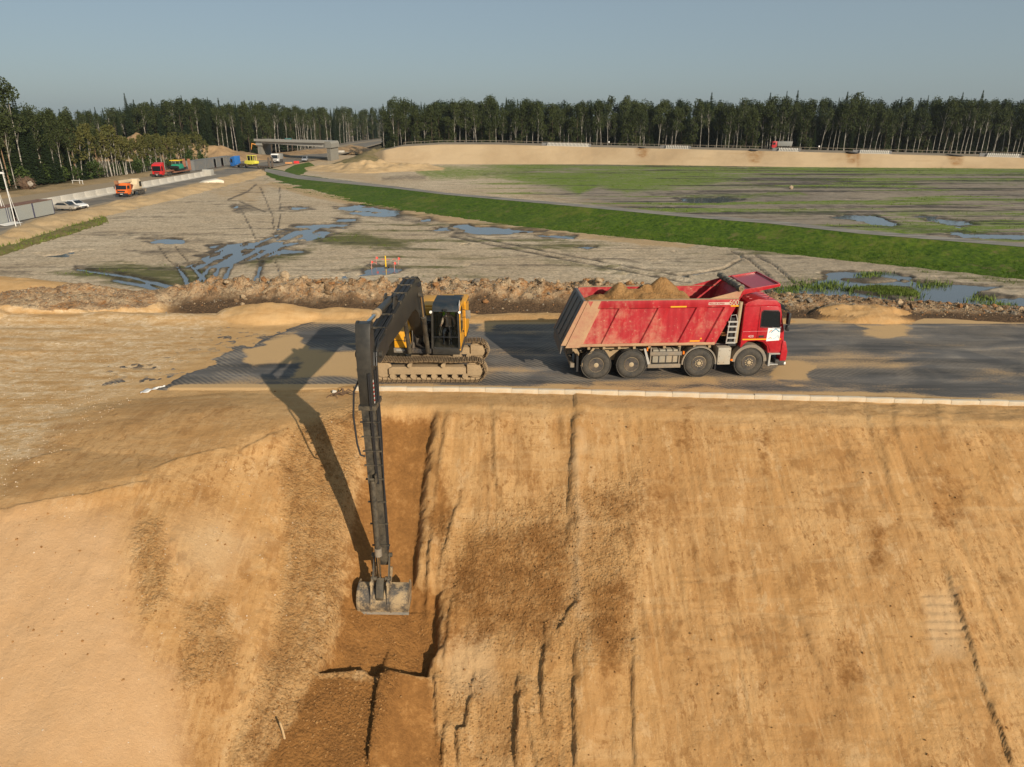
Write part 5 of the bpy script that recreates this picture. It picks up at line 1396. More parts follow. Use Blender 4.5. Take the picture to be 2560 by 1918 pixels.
    for x in (.42, .98):
        m.box((x, -.15, 1.66), (.12, .45, .22)); m.tube([(x, -.34, 1.75), (x, -.38, 1.98)], .02, 6)
    m.tube([(.60, -.62, 1.2), (.60, -.60, 1.75)], .018, 6); m.tube([(.78, -.62, 1.2), (.78, -.60, 1.75)], .018, 6)
    up(m.build('control_levers', DARK, root, stuff=True))
    m = MB(); m.span(x0 + .04, x1 - .04, yf + .05, yr - .05, 1.215, 1.235); m.build('cab_floor', DARK, cab)
    m = MB(); m.span(x0 + .06, x1 - .06, yr - .06, yr - .02, 1.24, 2.2); m.build('cab_rear_wall', DARK, cab)
    # ---- boom
    bx_ = -.35
    top = [(-.15, 1.98), (-.55, 2.65), (-1.15, 3.60), (-1.55, 4.02), (-2.05, 4.22), (-2.60, 4.27), (-4.4, 4.24), (-6.3, 4.17), (-8.3, 4.05), (-9.2, 4.0), (-9.5, 3.92)]
    bot = [(-9.62, 3.75), (-9.5, 3.58), (-9.2, 3.52), (-7.8, 3.47), (-5.2, 3.36), (-3.6, 3.36), (-2.9, 3.28), (-2.35, 3.02), (-1.7, 2.35), (-.65, 1.62), (-.38, 1.52), (-.18, 1.62)]
    m = MB(); m.prism(top + bot, 'x', bx_ - .23, bx_ + .23); boom = up(m.build('boom', STEELD, root, bevel=.012))
    m = MB()
    for s in (-1, 1):
        m.prism([(-8.2, 3.5), (-9.45, 3.5), (-9.75, 3.6), (-9.80, 3.78), (-9.68, 3.95), (-9.45, 4.02), (-8.6, 4.04)], 'x', bx_ + s * .23, bx_ + s * .29)
    m.build('boom_fork', STEELD, boom)
    m = MB().cyl((bx_ - .36, -9.5, 3.75), (bx_ + .36, -9.5, 3.75), .085, n=16); m.build('arm_pin', STEELW, boom)
    m = MB().cyl((bx_ - .40, -.38, 1.75), (bx_ + .40, -.38, 1.75), .11, n=16); m.build('foot_pin', STEELW, boom)
    m = MB()
    for dx in (-.19, -.14, .02, .07, .15, .20):
        pts = [(bx_ + dx, y, z + .055) for y, z in top[2:-1]]
        m.tube(pts + [(bx_ + dx * 1.25, -9.75, 3.88), (bx_ + dx * 1.3, -9.85, 3.55)], .021, 6)
    m.build('boom_hoses', HOSE, boom, stuff=True)
    m = MB()
    for y, z in ((-1.4, 3.9), (-2.6, 4.27), (-3.6, 4.25), (-4.7, 4.23), (-5.7, 4.19), (-7.0, 4.12), (-8.2, 4.05)):
        m.box((bx_, y, z + .065), (.50, .05, .05)); m.box((bx_ - .22, y, z + .03), (.03, .05, .12)); m.box((bx_ + .22, y, z + .03), (.03, .05, .12))
    m.build('hose_clamps', STEELW, boom, stuff=True)
    m = MB(); m.lathe([(.02, -.05), (.08, -.05), (.08, .04), (.02, .05)], (bx_ + .30, -2.3, 4.05), 'y', 12); lm = m.build('boom_lamp', BLACK, boom)
    for s in (-1, 1):
        m = MB(); m.lathe([(.02, -.05), (.09, -.05), (.09, .05), (.02, .05)], (bx_ + s * .34, -2.45, 3.70), 'x', 14); m.build('cylinder_eye', STEELW, boom)
        a, b = Vector((bx_ + s * .36, -1.22, 1.12)), Vector((bx_ + s * .36, -2.40, 3.66))
        m = MB().cyl(a, a.lerp(b, .60), .085, n=16); bc = up(m.build('boom_cylinder', STEELW, root))
        m = MB().cyl(a.lerp(b, .58), a.lerp(b, .64), .105, n=16); m.build('cylinder_gland', STEELW, bc)
        m = MB().cyl(a.lerp(b, .62), b, .05, n=14); m.build('cylinder_rod', CHROME, bc)
        m = MB().tube([(bx_ + s * .12, -.9, 2.05), (bx_ + s * .22, -1.15, 2.02), (bx_ + s * .22, -1.2, 1.6), (bx_ + s * .30, -1.22, 1.35)], .022, 6); m.build('hard_pipe', CHROME, bc)
    # arm cylinder along the boom
    a, b = Vector((bx_, -6.2, 4.45)), Vector((bx_, -9.80, 4.62))
    m = MB().cyl(a, a.lerp(b, .56), .105, n=18); ac = up(m.build('arm_cylinder', STEELD, root))
    m = MB().cyl(a.lerp(b, .53), a.lerp(b, .60), .125, n=18); m.build('cylinder_gland', DUSTY, ac)
    m = MB().cyl(a.lerp(b, .58), b, .055, n=14); m.build('cylinder_rod', CHROME, ac)
    m = MB(); m.prism([(-5.8, 4.17), (-6.6, 4.15), (-6.3, 4.62), (-6.05, 4.62)], 'x', bx_ - .17, bx_ - .12); m.prism([(-5.8, 4.17), (-6.6, 4.15), (-6.3, 4.62), (-6.05, 4.62)], 'x', bx_ + .12, bx_ + .17); m.cyl((bx_ - .2, -6.2, 4.5), (bx_ + .2, -6.2, 4.5), .05, n=10)
    m.build('cylinder_bracket', STEELD, ac)
    m = MB(); m.tube([(bx_ + .16, -5.9, 4.3), (bx_ + .22, -6.3, 4.62), (bx_ + .15, -6.5, 4.6)], .02, 6); m.build('cylinder_hose', HOSE, ac)
    # ---- arm, hanging almost upright
    def arm_pt(t, d):          # t along the arm from its head to its tip, d outwards (towards the camera)
        h, tip = Vector((bx_, -9.80, 4.72)), Vector((bx_, -9.72, -2.72))
        p = h.lerp(tip, t)
        return (p.y - d, p.z)
    outer = [(0.0, .16), (.02, .24), (.10, .36), (.20, .40), (.30, .36), (.55, .25), (.80, .15), (.97, .10), (1.0, .06)]
    inner = [(1.0, -.10), (.97, -.16), (.80, -.20), (.50, -.28), (.30, -.36), (.20, -.42), (.14, -.40), (.09, -.25), (.04, -.16), (0.0, -.14)]
    wa = .19
    m = MB(); m.prism([arm_pt(t, d) for t, d in outer[:5]] + [arm_pt(.30, -.36)] + [arm_pt(t, d) for t, d in inner[5:]], 'x', bx_ - wa, bx_ + wa); up(m.build('arm_head', STEELD, root, bevel=.012))
    m = MB(); m.prism([arm_pt(.302, .34)] + [arm_pt(t, d) for t, d in outer[5:]] + [arm_pt(t, d) for t, d in inner[:4]] + [arm_pt(.302, -.345)], 'x', bx_ - wa + .01, bx_ + wa - .01); arm = up(m.build('arm', STEELW, root, bevel=.012))
    m = MB()
    q0, q1 = arm_pt(.298, .375), arm_pt(.312, -.37)
    m.box((bx_, (q0[0] + q1[0]) / 2, (q0[1] + q1[1]) / 2), (2 * wa + .09, .80, .12)); m.build('arm_flange', STEELW, arm)
    m = MB()
    q = arm_pt(.018, .05)
    for s in (-1, 1):
        m.prism([arm_pt(-.006, .0), arm_pt(-.002, .13), arm_pt(.03, .22), arm_pt(.05, -.14), arm_pt(-.002, -.12)], 'x', bx_ + s * (wa - .045), bx_ + s * (wa + .01))
    m.cyl((bx_ - wa - .03, q[0] + .03, q[1] - .0), (bx_ + wa + .03, q[0] + .03, q[1]), .055, n=14)
    m.build('arm_ears', STEELD, arm, stuff=True)
    # hoses down the arm and their clamps
    m = MB()
    for dx, dd in ((wa + .035, .12), (wa + .045, .02), (wa + .035, -.10), (.09, .03), (.13, .03)):
        pts = []
        for t in np.linspace(.17, .62 if dx < wa else .93, 16):
            d = dd if dx > wa else np.interp(t, [p[0] for p in outer], [p[1] for p in outer]) + .03
            y, z = arm_pt(t, d * (1 - .5 * (t > .5) * (dx > wa)))
            pts.append((bx_ + dx * (1 - .12 * t) + .012 * math.sin(9 * t + dd * 20), y, z))
        m.tube(pts, .022, 6)
    m.build('arm_hoses', HOSE, arm, stuff=True)
    m = MB()
    for t in (.36, .42, .48, .54, .60, .70, .80, .90):
        y, z = arm_pt(t, np.interp(t, [p[0] for p in outer], [p[1] for p in outer]))
        m.box((bx_ + .03, y - .02, z), (2 * wa + .14, .05, .035))
    m.build('hose_clamps', STEELW, arm, stuff=True)
    m = MB().tube([(bx_ - .20, -10.05, 3.2), (bx_ - .34, -10.10, 2.9), (bx_ - .40, -10.12, 2.2), (bx_ - .36, -10.12, 1.4), (bx_ - .30, -10.1, 1.05), (bx_ - .19, -10.05, .98)], .028, 7); m.build('loop_hose', HOSE, arm)
    tp = arm_pt(.275, .10)
    m = MB()
    for k in range(6):
        y, z = arm_pt(.205 + k * .016, .30)
        m.box((bx_ + wa + .006, y, z), (.006, .06, .055), Euler((R(35), 0, 0)))
    m.build('warning_stripes', WHITE, arm, stuff=True)
    m = MB()
    for k in range(5):
        y, z = arm_pt(.213 + k * .016, .30)
        m.box((bx_ + wa + .006, y, z), (.0055, .06, .055), Euler((R(35), 0, 0)))
    m.build('warning_stripes', NB('stripe_red').out((.5, .03, .03), .5), arm, stuff=True)
    # bucket cylinder on the outer face
    ya, za = arm_pt(.60, .33); yb_, zb = arm_pt(1.035, .34)
    a, b = Vector((bx_ - .02, ya, za)), Vector((bx_ - .03, yb_, zb))
    m = MB().cyl(a, a.lerp(b, .72), .085, n=16); bc = up(m.build('bucket_cylinder', STEELW, root))
    m = MB().cyl(a.lerp(b, .68), a.lerp(b, .76), .105, n=16); m.build('cylinder_gland', GREYC, bc)
    m = MB().cyl(a.lerp(b, .74), b, .045, n=12); m.build('cylinder_rod', CHROME, bc)
    m = MB(); y, z = arm_pt(.59, .27)
    for s in (-1, 1):
        m.box((bx_ - .02 + s * .10, y - .02, z), (.04, .22, .26))
    m.cyl((bx_ - .15, ya, za + .03), (bx_ + .11, ya, za + .03), .04, n=10); m.build('cylinder_bracket', STEELW, bc)
    # linkage and bucket
    yt, zt = arm_pt(1.0, 0.0)
    m = MB()
    for s in (-1, 1):
        m.prism([arm_pt(.955, -.04), arm_pt(.955, .06), arm_pt(1.03, .40), arm_pt(1.05, .36), arm_pt(1.04, .26)], 'x', bx_ + s * .21, bx_ + s * .245)
        m.cyl((bx_ + s * .20, *arm_pt(.957, .0)), (bx_ + s * .30, *arm_pt(.957, .0)), .07, n=12)
        m.cyl((bx_ + s * .12, *arm_pt(1.037, .34)), (bx_ + s * .29, *arm_pt(1.037, .34)), .065, n=12)
    m.build('bucket_link', STEELW, arm, stuff=True)
    bk = [(-9.98, -3.22), (-10.16, -3.27), (-10.32, -3.42), (-10.40, -3.60), (-10.40, -3.80), (-10.34, -3.98)]
    bi = [(y + .035 + .01 * i, z + .02) for i, (y, z) in enumerate(bk)][::-1]
    BW = .745
    BUCK = paint('bucket_steel', (0.085, 0.072, 0.058), 0.55, dust=0.95, dustcol=(0.40, 0.285, 0.155), scale=3.4, edge=(0.42, 0.58), bump=0.4)
    m = MB(); m.prism(bk + bi, 'x', bx_ + .05 - BW, bx_ + .05 + BW); bu = up(m.build('bucket', BUCK, root, 25))
    bxc = bx_ + .05
    m = MB()
    for s in (-1, 1):
        m.prism(bk + [(-9.80, -3.90), (-9.62, -3.45), (-9.72, -3.25)], 'x', bxc + s * (BW - .02), bxc + s * (BW + .012))
    m.build('bucket_sides', BUCK, bu, stuff=True)
    m = MB(); m.box((bxc, -10.325, -3.99), (2 * BW + .03, .05, .12), Euler((R(-16), 0, 0))); m.build('cutting_edge', GREYC, bu)
    m = MB()
    for s in (-.62, -.34, .24):
        m.prism([(y - .018, z - .005) for y, z in bk[1:]] + [(y, z) for y, z in bk[1:]][::-1], 'x', bxc + s - .02, bxc + s + .02)
    m.build('wear_strips', BUCK, bu, stuff=True)
    m = MB()
    for s in (-1, 1):
        xx = bxc - .06 + s * .24
        m.prism([(-9.60, -3.05), (-9.78, -2.78), (-9.95, -2.92), (-10.22, -3.00), (-10.30, -3.12), (-10.46, -3.62), (-10.40, -3.60), (-10.15, -3.30), (-9.85, -3.22)], 'x', xx - .028, xx + .028)
        m.cyl((xx - .05, -9.74, -2.88), (xx + .05, -9.74, -2.88), .075, n=12); m.cyl((xx - .05, -10.2, -3.08), (xx + .05, -10.2, -3.08), .07, n=12)
    m.build('bucket_ears', BUCK, bu, stuff=True)
    m = MB(); m.prism([(-10.10, -2.95), (-10.28, -3.05), (-10.42, -3.42), (-10.40, -3.52), (-10.30, -3.48), (-10.15, -3.2)], 'x', bxc - .16, bxc + .05); m.build('bucket_yoke', STEELW, bu, bevel=.01)
    # ---- operator
    SKIN = NB('skin').out((.42, .24, .165), .6); SHIRT = NB('beige_shirt').out((.50, .36, .27), .9); JEANS = NB('dark_trousers').out((.018, .022, .035), .9)
    V, E, Rr = [], [], []
    def v(p, r, par=None):
        V.append(p); Rr.append(r)
        if par is not None: E.append((par, len(V) - 1))
        return len(V) - 1
    hip = v((0, 0, 1.76), (.15, .12)); wst = v((0, -.01, 1.92), (.135, .10), hip); ch = v((0, -.01, 2.12), (.165, .11), wst); sh_ = v((0, 0, 2.24), (.12, .085), ch)
    nk = v((0, -.01, 2.33), .052, sh_); jaw = v((0, -.035, 2.40), (.066, .078), nk); hd = v((0, -.02, 2.50), (.078, .09), jaw); v((0, -.01, 2.585), (.05, .055), hd)
    v((0, -.125, 2.435), .012, jaw)
    for s in (-1, 1):
        a = v((s * .19, 0, 2.22), .062, sh_); e = v((s * .255, -.10, 1.99), .046, a); wr = v((s * .27, -.32, 1.96), .031, e); pm = v((s * .272, -.39, 1.965), (.036, .02), wr)
        for k in range(4):
            f = v((s * .272 + (k - 1.5) * .018, -.43, 1.97), .009, pm); f2 = v((s * .272 + (k - 1.5) * .018, -.445 + .004 * k, 1.935), .008, f)
        th = v((s * .24, -.395, 1.945), .009, pm); v((s * .235, -.425, 1.935), .008, th)
        kn_ = v((s * .11, -.12, 1.74), .088, hip); k = v((s * .16, -.46, 1.74), .066, kn_); an = v((s * .15, -.54, 1.33), .042, k); v((s * .15, -.66, 1.285), .036, an)
    pick = lambda c: 0 if (c.z > 2.315 or (c.y < -.26 and c.z > 1.86)) else (2 if c.z < 1.83 else 1)
    pr = person_mesh('person', V, E, Rr, 0, [SKIN, SHIRT, JEANS], pick)
    pr.matrix_world = Matrix.Translation(C) @ Matrix.Rotation(yaw, 4, 'Z') @ Matrix.Translation((.70, .06, 0))
    tag(pr, 'person in beige shirt and dark trousers seated behind the excavator windshield', 'person')
    m = MB(); m.lathe([(.082, -.02), (.092, .03), (.08, .09), (.04, .125), (.005, .13)], (0, -.012, 2.50), 'z', 14); m.build('hair', NB('dark_hair').out((.02, .014, .01), .8), pr, 60)
    m = MB()
    for s in (-1, 1):
        m.cyl((s * .03, -.112, 2.492), (s * .03, -.104, 2.492), .011, n=8)
    m.build('eyes', BLACK, pr, stuff=True)
    m = MB(); m.box((0, -.106, 2.405), (.045, .012, .009)); m.build('mouth', NB('lips').out((.3, .12, .1), .6), pr)
    m = MB()
    for s in (-1, 1):
        m.box((s * .083, -.015, 2.47), (.014, .035, .055))
    m.build('ears', SKIN, pr, stuff=True)
    return root
EXC = excavator()
# ------------------------------------------------------------------ kerb of the haul road
kp = resample([(x, y, 0) for x, y in KERB if x < 30], 400)
seglen = np.concatenate([[0], np.cumsum(np.linalg.norm(np.diff(kp, axis=0), axis=1))])
KM = MB().box((0, 0, 0), (.994, .16, .22)).mesh('kerb_stone', paint('kerb_concrete', (.60, .54, .43), .85, dust=.85, dustcol=(.50, .34, .17), scale=1.3, edge=(.40, .66)), bevel=.012)
kerb = empty('kerb', (kp[0][0], kp[0][1], 0))
tag(kerb, kind='structure')
for k in range(int(seglen[-1])):
    s0, s1 = k + .0, k + 1.0
    a = np.array([np.interp(s0, seglen, kp[:, i]) for i in range(2)]); b = np.array([np.interp(s1, seglen, kp[:, i]) for i in range(2)])
    o = link(bpy.data.objects.new('kerb_stone', KM), kerb)
    mid = (a + b) / 2
    o.location = (mid[0] - kp[0][0], mid[1] - kp[0][1] - .04, .005 + random.uniform(-.012, .012))
    o.rotation_euler = (random.uniform(-.03, .03), random.uniform(-.006, .006), math.atan2(b[1] - a[1], b[0] - a[0]) + random.uniform(-.006, .006))

# ------------------------------------------------------------------ lumps of clay on the spoil bank
def lump_mesh(name, mat, seed, sub=2, rough=.28):
    bm = bmesh.new()
    bmesh.ops.create_icosphere(bm, subdivisions=sub, radius=1.0)
    rs = np.random.default_rng(seed)
    sc = rs.uniform(.7, 1.25, 3)
    for v in bm.verts:
        c = v.co
        n = fbm(np.array([c.x * 1.7 + seed * 3.1 + c.z * .9]), np.array([c.y * 1.7 - c.z * 1.3]), seed, 3)[0]
        v.co = Vector((c.x * sc[0], c.y * sc[1], c.z * sc[2] * .8)) * (1 + rough * 1.6 * n + rs.uniform(-.09, .09))
    me = bpy.data.meshes.new(name)
    bm.to_mesh(me); bm.free()
    finish(me, 0)
    me.materials.append(mat)
    return me
CLAYS = [simple_ground('pale_clay', (.27, .18, .10), (.50, .38, .24), 4, fine=16), simple_ground('rust_clay', (.20, .09, .035), (.36, .19, .08), 4, fine=16), simple_ground('brown_clay', (.10, .065, .036), (.27, .17, .09), 4, fine=16), simple_ground('grey_clay', (.11, .095, .075), (.30, .25, .19), 4, fine=16)]
CLODM = [[lump_mesh('clod', c, 10 * i + j, 2, .34) for j in range(3)] for i, c in enumerate(CLAYS)]
spoil = empty('spoil_bank', (0, 40, 0))
tag(spoil, kind='structure')
def bank_line(x):
    return 40.0 - .13 * min(max(x - 4, 0), 30)
for k in range(270):
    x = random.uniform(-17, 30)
    y = bank_line(x) + random.gauss(-.25, .55)
    s = random.uniform(.07, .20) * (1.35 if random.random() < .10 else 1)
    cl = random.choices(range(4), (4, 3, 3, 1.5) if x < 8 else (1.2, 1.5, 4, 5))[0]
    o = link(bpy.data.objects.new('clod', random.choice(CLODM[cl])), spoil)
    o.location = (x, y - 40, ground_z(x, y) + s * .12)
    o.scale = (s * random.uniform(.8, 1.4), s, s * random.uniform(.7, 1.1))
    o.rotation_euler = (random.uniform(-.4, .4), random.uniform(-.4, .4), random.uniform(0, 6.3))
# crumbs too small to pick apart
def crumbs(name, pts, sizes, mat, flat=.8):
    n = len(pts)
    base = np.array([(1, 0, 0), (0, 1, 0), (-1, 0, 0), (0, -1, 0), (0, 0, 1), (0, 0, -1)], float)
    f = np.array([(0, 1, 4), (1, 2, 4), (2, 3, 4), (3, 0, 4), (1, 0, 5), (2, 1, 5), (3, 2, 5), (0, 3, 5)])
    V = base[None] * RNG.uniform(.55, 1.3, (n, 6, 1)) * sizes[:, None, None]
    V[..., 2] *= flat
    a = RNG.uniform(0, 6.28, n)
    c, s = np.cos(a)[:, None], np.sin(a)[:, None]
    X, Y = V[..., 0] * c - V[..., 1] * s, V[..., 0] * s + V[..., 1] * c
    V = np.stack([X, Y, V[..., 2]], -1) + pts[:, None]
    me = bpy.data.meshes.new(name)
    me.from_pydata(V.reshape(-1, 3).tolist(), [], (f[None] + (np.arange(n) * 6)[:, None, None]).reshape(-1, 3).tolist())
    me.materials.append(mat)
    o = link(bpy.data.objects.new(name, me))
    tag(o, kind='stuff')
    return o
w_ = (NROUGH ** 1.5 * (NSD > .2) + .03 * (NSD > 0) + .01 * (NY > 24) * (NY < 36.5)) * (NY < 37) * (NY > 12.5)
w_ = (w_ / w_.sum()).reshape(-1)
ix = RNG.choice(w_.size, 12000, p=w_)
P_ = np.stack([NX.reshape(-1)[ix], NY.reshape(-1)[ix], NZ.reshape(-1)[ix]], -1) + np.concatenate([RNG.normal(0, .03, (12000, 2)), np.zeros((12000, 1))], 1)
o = crumbs('soil_crumbs', P_, .012 + .035 * RNG.random(12000) ** 3.5, simple_ground('damp_crumbs', (.23, .11, .034), (.37, .20, .075), 3))
o['label'] = 'small crumbs of damp sand scattered over the cut slope'; o['category'] = 'soil'
pw_ = ((NX < -6) * (NSD > .3) * (NY > 10) * .25 + (NX < -14) * (NSD < 0) * (NY > 15) * (NY < 35) * 1.0)
pw_ = (pw_ / pw_.sum()).reshape(-1); ix = RNG.choice(pw_.size, 5000, p=pw_)
P_ = np.stack([NX.reshape(-1)[ix], NY.reshape(-1)[ix], NZ.reshape(-1)[ix]], -1)
o = crumbs('pebbles', P_, .008 + .026 * RNG.random(5000) ** 3, simple_ground('pebble_stone', (.36, .25, .15), (.70, .58, .43), 6))
o['label'] = 'pale pebbles scattered over the gravel and sand on the left'; o['category'] = 'pebbles'
bw = np.exp(-((NY - (40 - .13 * np.clip(NX - 4, 0, 30))) / 1.3) ** 2) * (NX > -19) + .5 * (np.hypot((NX + 24.4) / 5.2, (NY - 38.2) / 2.6) < .9)
bw = (bw / bw.sum()).reshape(-1)
for i, cmat in enumerate(CLAYS):
    ix = RNG.choice(bw.size, 2600, p=bw)
    P_ = np.stack([NX.reshape(-1)[ix], NY.reshape(-1)[ix], NZ.reshape(-1)[ix]], -1)
    o = crumbs('clay_crumbs', P_, .02 + .07 * RNG.random(2600) ** 2.6, cmat)
    o['label'] = '%s crumbs of clay strewn along the spoil bank behind the road' % ('pale', 'rusty', 'brown', 'grey')[i]; o['category'] = 'soil'

# ------------------------------------------------------------------ stakes, scraps, roots near the road
WOOD = paint('raw_wood', (.52, .36, .19), .8, dust=.3, scale=6)
def slope_pt(u, v):
    lo, hi = 9.0, 60.0
    for k in range(60):
        y = (lo + hi) / 2
        p = WY(u, v, y)
        if p.z > ground_z(p.x, p.y): lo = y
        else: hi = y
    return WY(u, v, (lo + hi) / 2)
def stake(p, top, r, label):
    m = MB().tube([(0, 0, -.25), (top[0] * .5, top[1] * .5, top[2] * .5), top], [r, r, r * .9], 6)
    o = m.build('wooden_stake', WOOD)
    o.location = p
    tag(o, label, 'stake')
stake(slope_pt(713, 1845), (-.05, -.05, .55), .028, 'short wooden stake standing in the damp sand below the excavator bucket')
stake(slope_pt(1388, 783), (-.05, 0, .62), .035, 'pale wooden stake behind the tailgate of the red dump truck')
# torn white sheet at the road end
m = MB()
N1, N2 = 14, 5
P1 = [slope_pt(352, 984), slope_pt(414, 968)]
vs, fs = [], []
for j in range(N2):
    for i in range(N1):
        t = i / (N1 - 1); q = P1[0].lerp(P1[1], t)
        wv = .16 * math.sin(math.pi * min(1, .25 + t)) * (j / (N2 - 1) - .5) * 2
        vs.append((q.x - wv * .4, q.y + wv, q.z + .05 + .03 * math.sin(i * 1.3 + j) + .02 * random.random()))
fs = [(j * N1 + i, j * N1 + i + 1, (j + 1) * N1 + i + 1, (j + 1) * N1 + i) for j in range(N2 - 1) for i in range(N1 - 1)]
m.add(vs, fs)
o = m.build('geotextile_scrap', WHITE)
sm = o.modifiers.new('thickness', 'SOLIDIFY'); sm.thickness = .012
tag(o, 'torn strip of white fabric lying at the sandy end of the dark road', 'fabric scrap')
rp = slope_pt(858, 990)
m = MB()
for k in range(9):
    a = random.uniform(0, 6.28); l = random.uniform(.25, .6)
    m.tube([(0, 0, .05), (math.cos(a) * l * .4, math.sin(a) * l * .3, .16 + random.uniform(-.05, .1)), (math.cos(a) * l, math.sin(a) * l * .5, random.uniform(-.05, .2)), (math.cos(a + .4) * l * 1.3, math.sin(a + .4) * l * .6, random.uniform(-.1, .1))], [.035, .028, .02, .008], 6)
o = m.build('tree_root', paint('root_bark', (.12, .07, .04), .9, dust=.4)); o.location = rp
tag(o, 'tangled dark root sticking out of the sand beside the excavator arm', 'root')
p = slope_pt(836, 983)
m = MB().box((0, 0, .06), (.16, .1, .1), Euler((.2, .3, .5))); o = m.build('block', paint('pale_block', (.62, .58, .5), .8), bevel=.02); o.location = p
tag(o, 'small pale broken block on the sand edge left of the excavator arm', 'block')

# ------------------------------------------------------------------ marker post in the flooded hole
mp = W(965, 673, PLAIN - .25)
m = MB().cyl((0, 0, 0), (0, 0, 1.45), .075, n=12); m.cyl((0, 0, 1.45), (0, 0, 1.48), .085, n=12)
o = m.build('marker_post', NB('marker_yellow').out((.85, .52, .02), .5)); o.location = mp
tag(o, 'yellow marker post standing in a small flooded hole in the field', 'marker post')
FLAG = NB('red_tape').out((.70, .06, .04), .6)
PINK = NB('faded_stake').out((.62, .28, .24), .8)
for i, (u, v, h, nm) in enumerate(((929, 674, 1.0, 'front left'), (986, 677, 1.0, 'front right'), (996, 666, 1.05, 'rear right'), (941, 664, 1.05, 'rear left'))):
    q = W(u, v, PLAIN - .1)
    r_ = empty('tape_stake', q)
    MB().tube([(0, 0, -.2), (.02, 0, h)], .028, 6).build('stake', PINK, r_)
    m = MB()
    m.plate([(0, .03, h - .05), (.22, .06, h - .10), (.20, .05, h - .34), (-.03, .03, h - .3)], .012); m.build('flag', FLAG, r_)
    tag(r_, '%s stake with red tape by the flooded hole around the yellow post' % nm, 'stake', 'tape stakes round the hole')
pts = [W(u, v, PLAIN - .1) + Vector((0, 0, .85)) for u, v in ((929, 674), (986, 677), (996, 666), (941, 664), (929, 674))]
m = MB()
for a, b_ in zip(pts[:-1], pts[1:]):
    L_ = [a.lerp(b_, t) + Vector((0, 0, -.16 * math.sin(math.pi * t))) for t in np.linspace(0, 1, 9)]
    for p0, p1 in zip(L_[:-1], L_[1:]):
        if random.random() < .35:
            m.plate([p0, p1, p1 + Vector((0, 0, .045)), p0 + Vector((0, 0, .045))], .008)
o = m.build('barrier_tape', FLAG, stuff=True)
tag(o, 'red barrier tape strung between the stakes round the flooded hole', 'tape', kind='thing')
q = W(1977, 474, PLAIN)
o = link(bpy.data.objects.new('boulder', lump_mesh('boulder', paint('boulder_stone', (.34, .26, .18), .9), 77, 3, .2))); o.location = q + Vector((0, 0, .4)); o.scale = (.42, .4, .75)
tag(o, 'pale upright boulder alone in the grey field beyond the path', 'boulder')

# ------------------------------------------------------------------ small vehicles seen far off
VT = MB().lathe([(.28, .0), (.46, -.02), (.5, .06), (.5, .24), (.46, .32), (.28, .3)], (0, 0, 0), 'y', 20).mesh('tyre', RUBBER)
VR = MB().lathe([(.05, .02), (.29, .02), (.29, .28), (.05, .28)], (0, 0, 0), 'y', 14).mesh('rim', RIM)
VRS = MB().lathe([(.05, .02), (.32, .02), (.32, .28), (.05, .28)], (0, 0, 0), 'y', 14).mesh('rim', ALU)
def wheel(par, x, y, r, silver=False):
    w_ = link(bpy.data.objects.new('wheel', VT), par)
    s = r / .5
    w_.scale = (s, s * .9, s)
    w_.location = (x, y - .15 * s * (1 if y > 0 else 1), r)
    link(bpy.data.objects.new('rim', VRS if silver else VR), w_)
def cabover(par, mat, W_=2.4, H=2.9, L_=2.0, z0=.55, high=0.0):
    """cab with its front at x = 0, reaching back to -L_"""
    h = W_ / 2
    m = MB().prism([(0, z0), (-.02, 1.35), (-.16, H - .35), (-.40, H), (-L_, H + high), (-L_, z0 + .4), (-L_ + .35, z0 + .4), (-L_ + .5, z0)], 'y', -h, h); m.build('cab', mat, par, bevel=.04)
    m = MB().prism([(.015, 1.55), (-.135, H - .40), (-.165, H - .40), (-.01, 1.55)], 'y', -h + .12, h - .12); m.build('windshield', DGLASS, par)
    for s in (-1, 1):
        m = MB().prism([(-.25, 1.62), (-.38, H - .45), (-1.15, H - .45), (-1.15, 1.62)], 'y', s * h, s * (h + .012)); m.build('side_window', DGLASS, par)
        m = MB().box((-.05, s * (h + .18), 1.95), (.10, .14, .5)); m.build('mirror', BLACK, par)
        m = MB().box((.04, s * (h - .32), .72), (.06, .34, .16)); m.build('headlight', LAMP, par)
    m = MB().box((.02, 0, .62), (.30, W_ + .02, .36)); m.build('bumper', BLACK, par, bevel=.03)
    m = MB().box((.03, 0, 1.15), (.03, W_ * .6, .28)); m.build('grille', BLACK, par)
    m = MB().box((.18, 0, .62), (.02, .5, .11)); m.build('number_plate', WHITE, par)
def chassis(par, xs, x0, x1, r=.5, hw=1.2, mat=None):
    m = MB()
    for s in (-1, 1):
        m.span(x1, x0, s * .4 - .06, s * .4 + .06, .75, 1.0)
    m.span(x1, x0, -.4, .4, .80, .90)
    m.build('chassis', mat or GREYC, par)
    for x in xs:
        for s in (-1, 1):
            wheel(par, x, s * (hw - .15), r)
def face(deg):
    return R(deg)
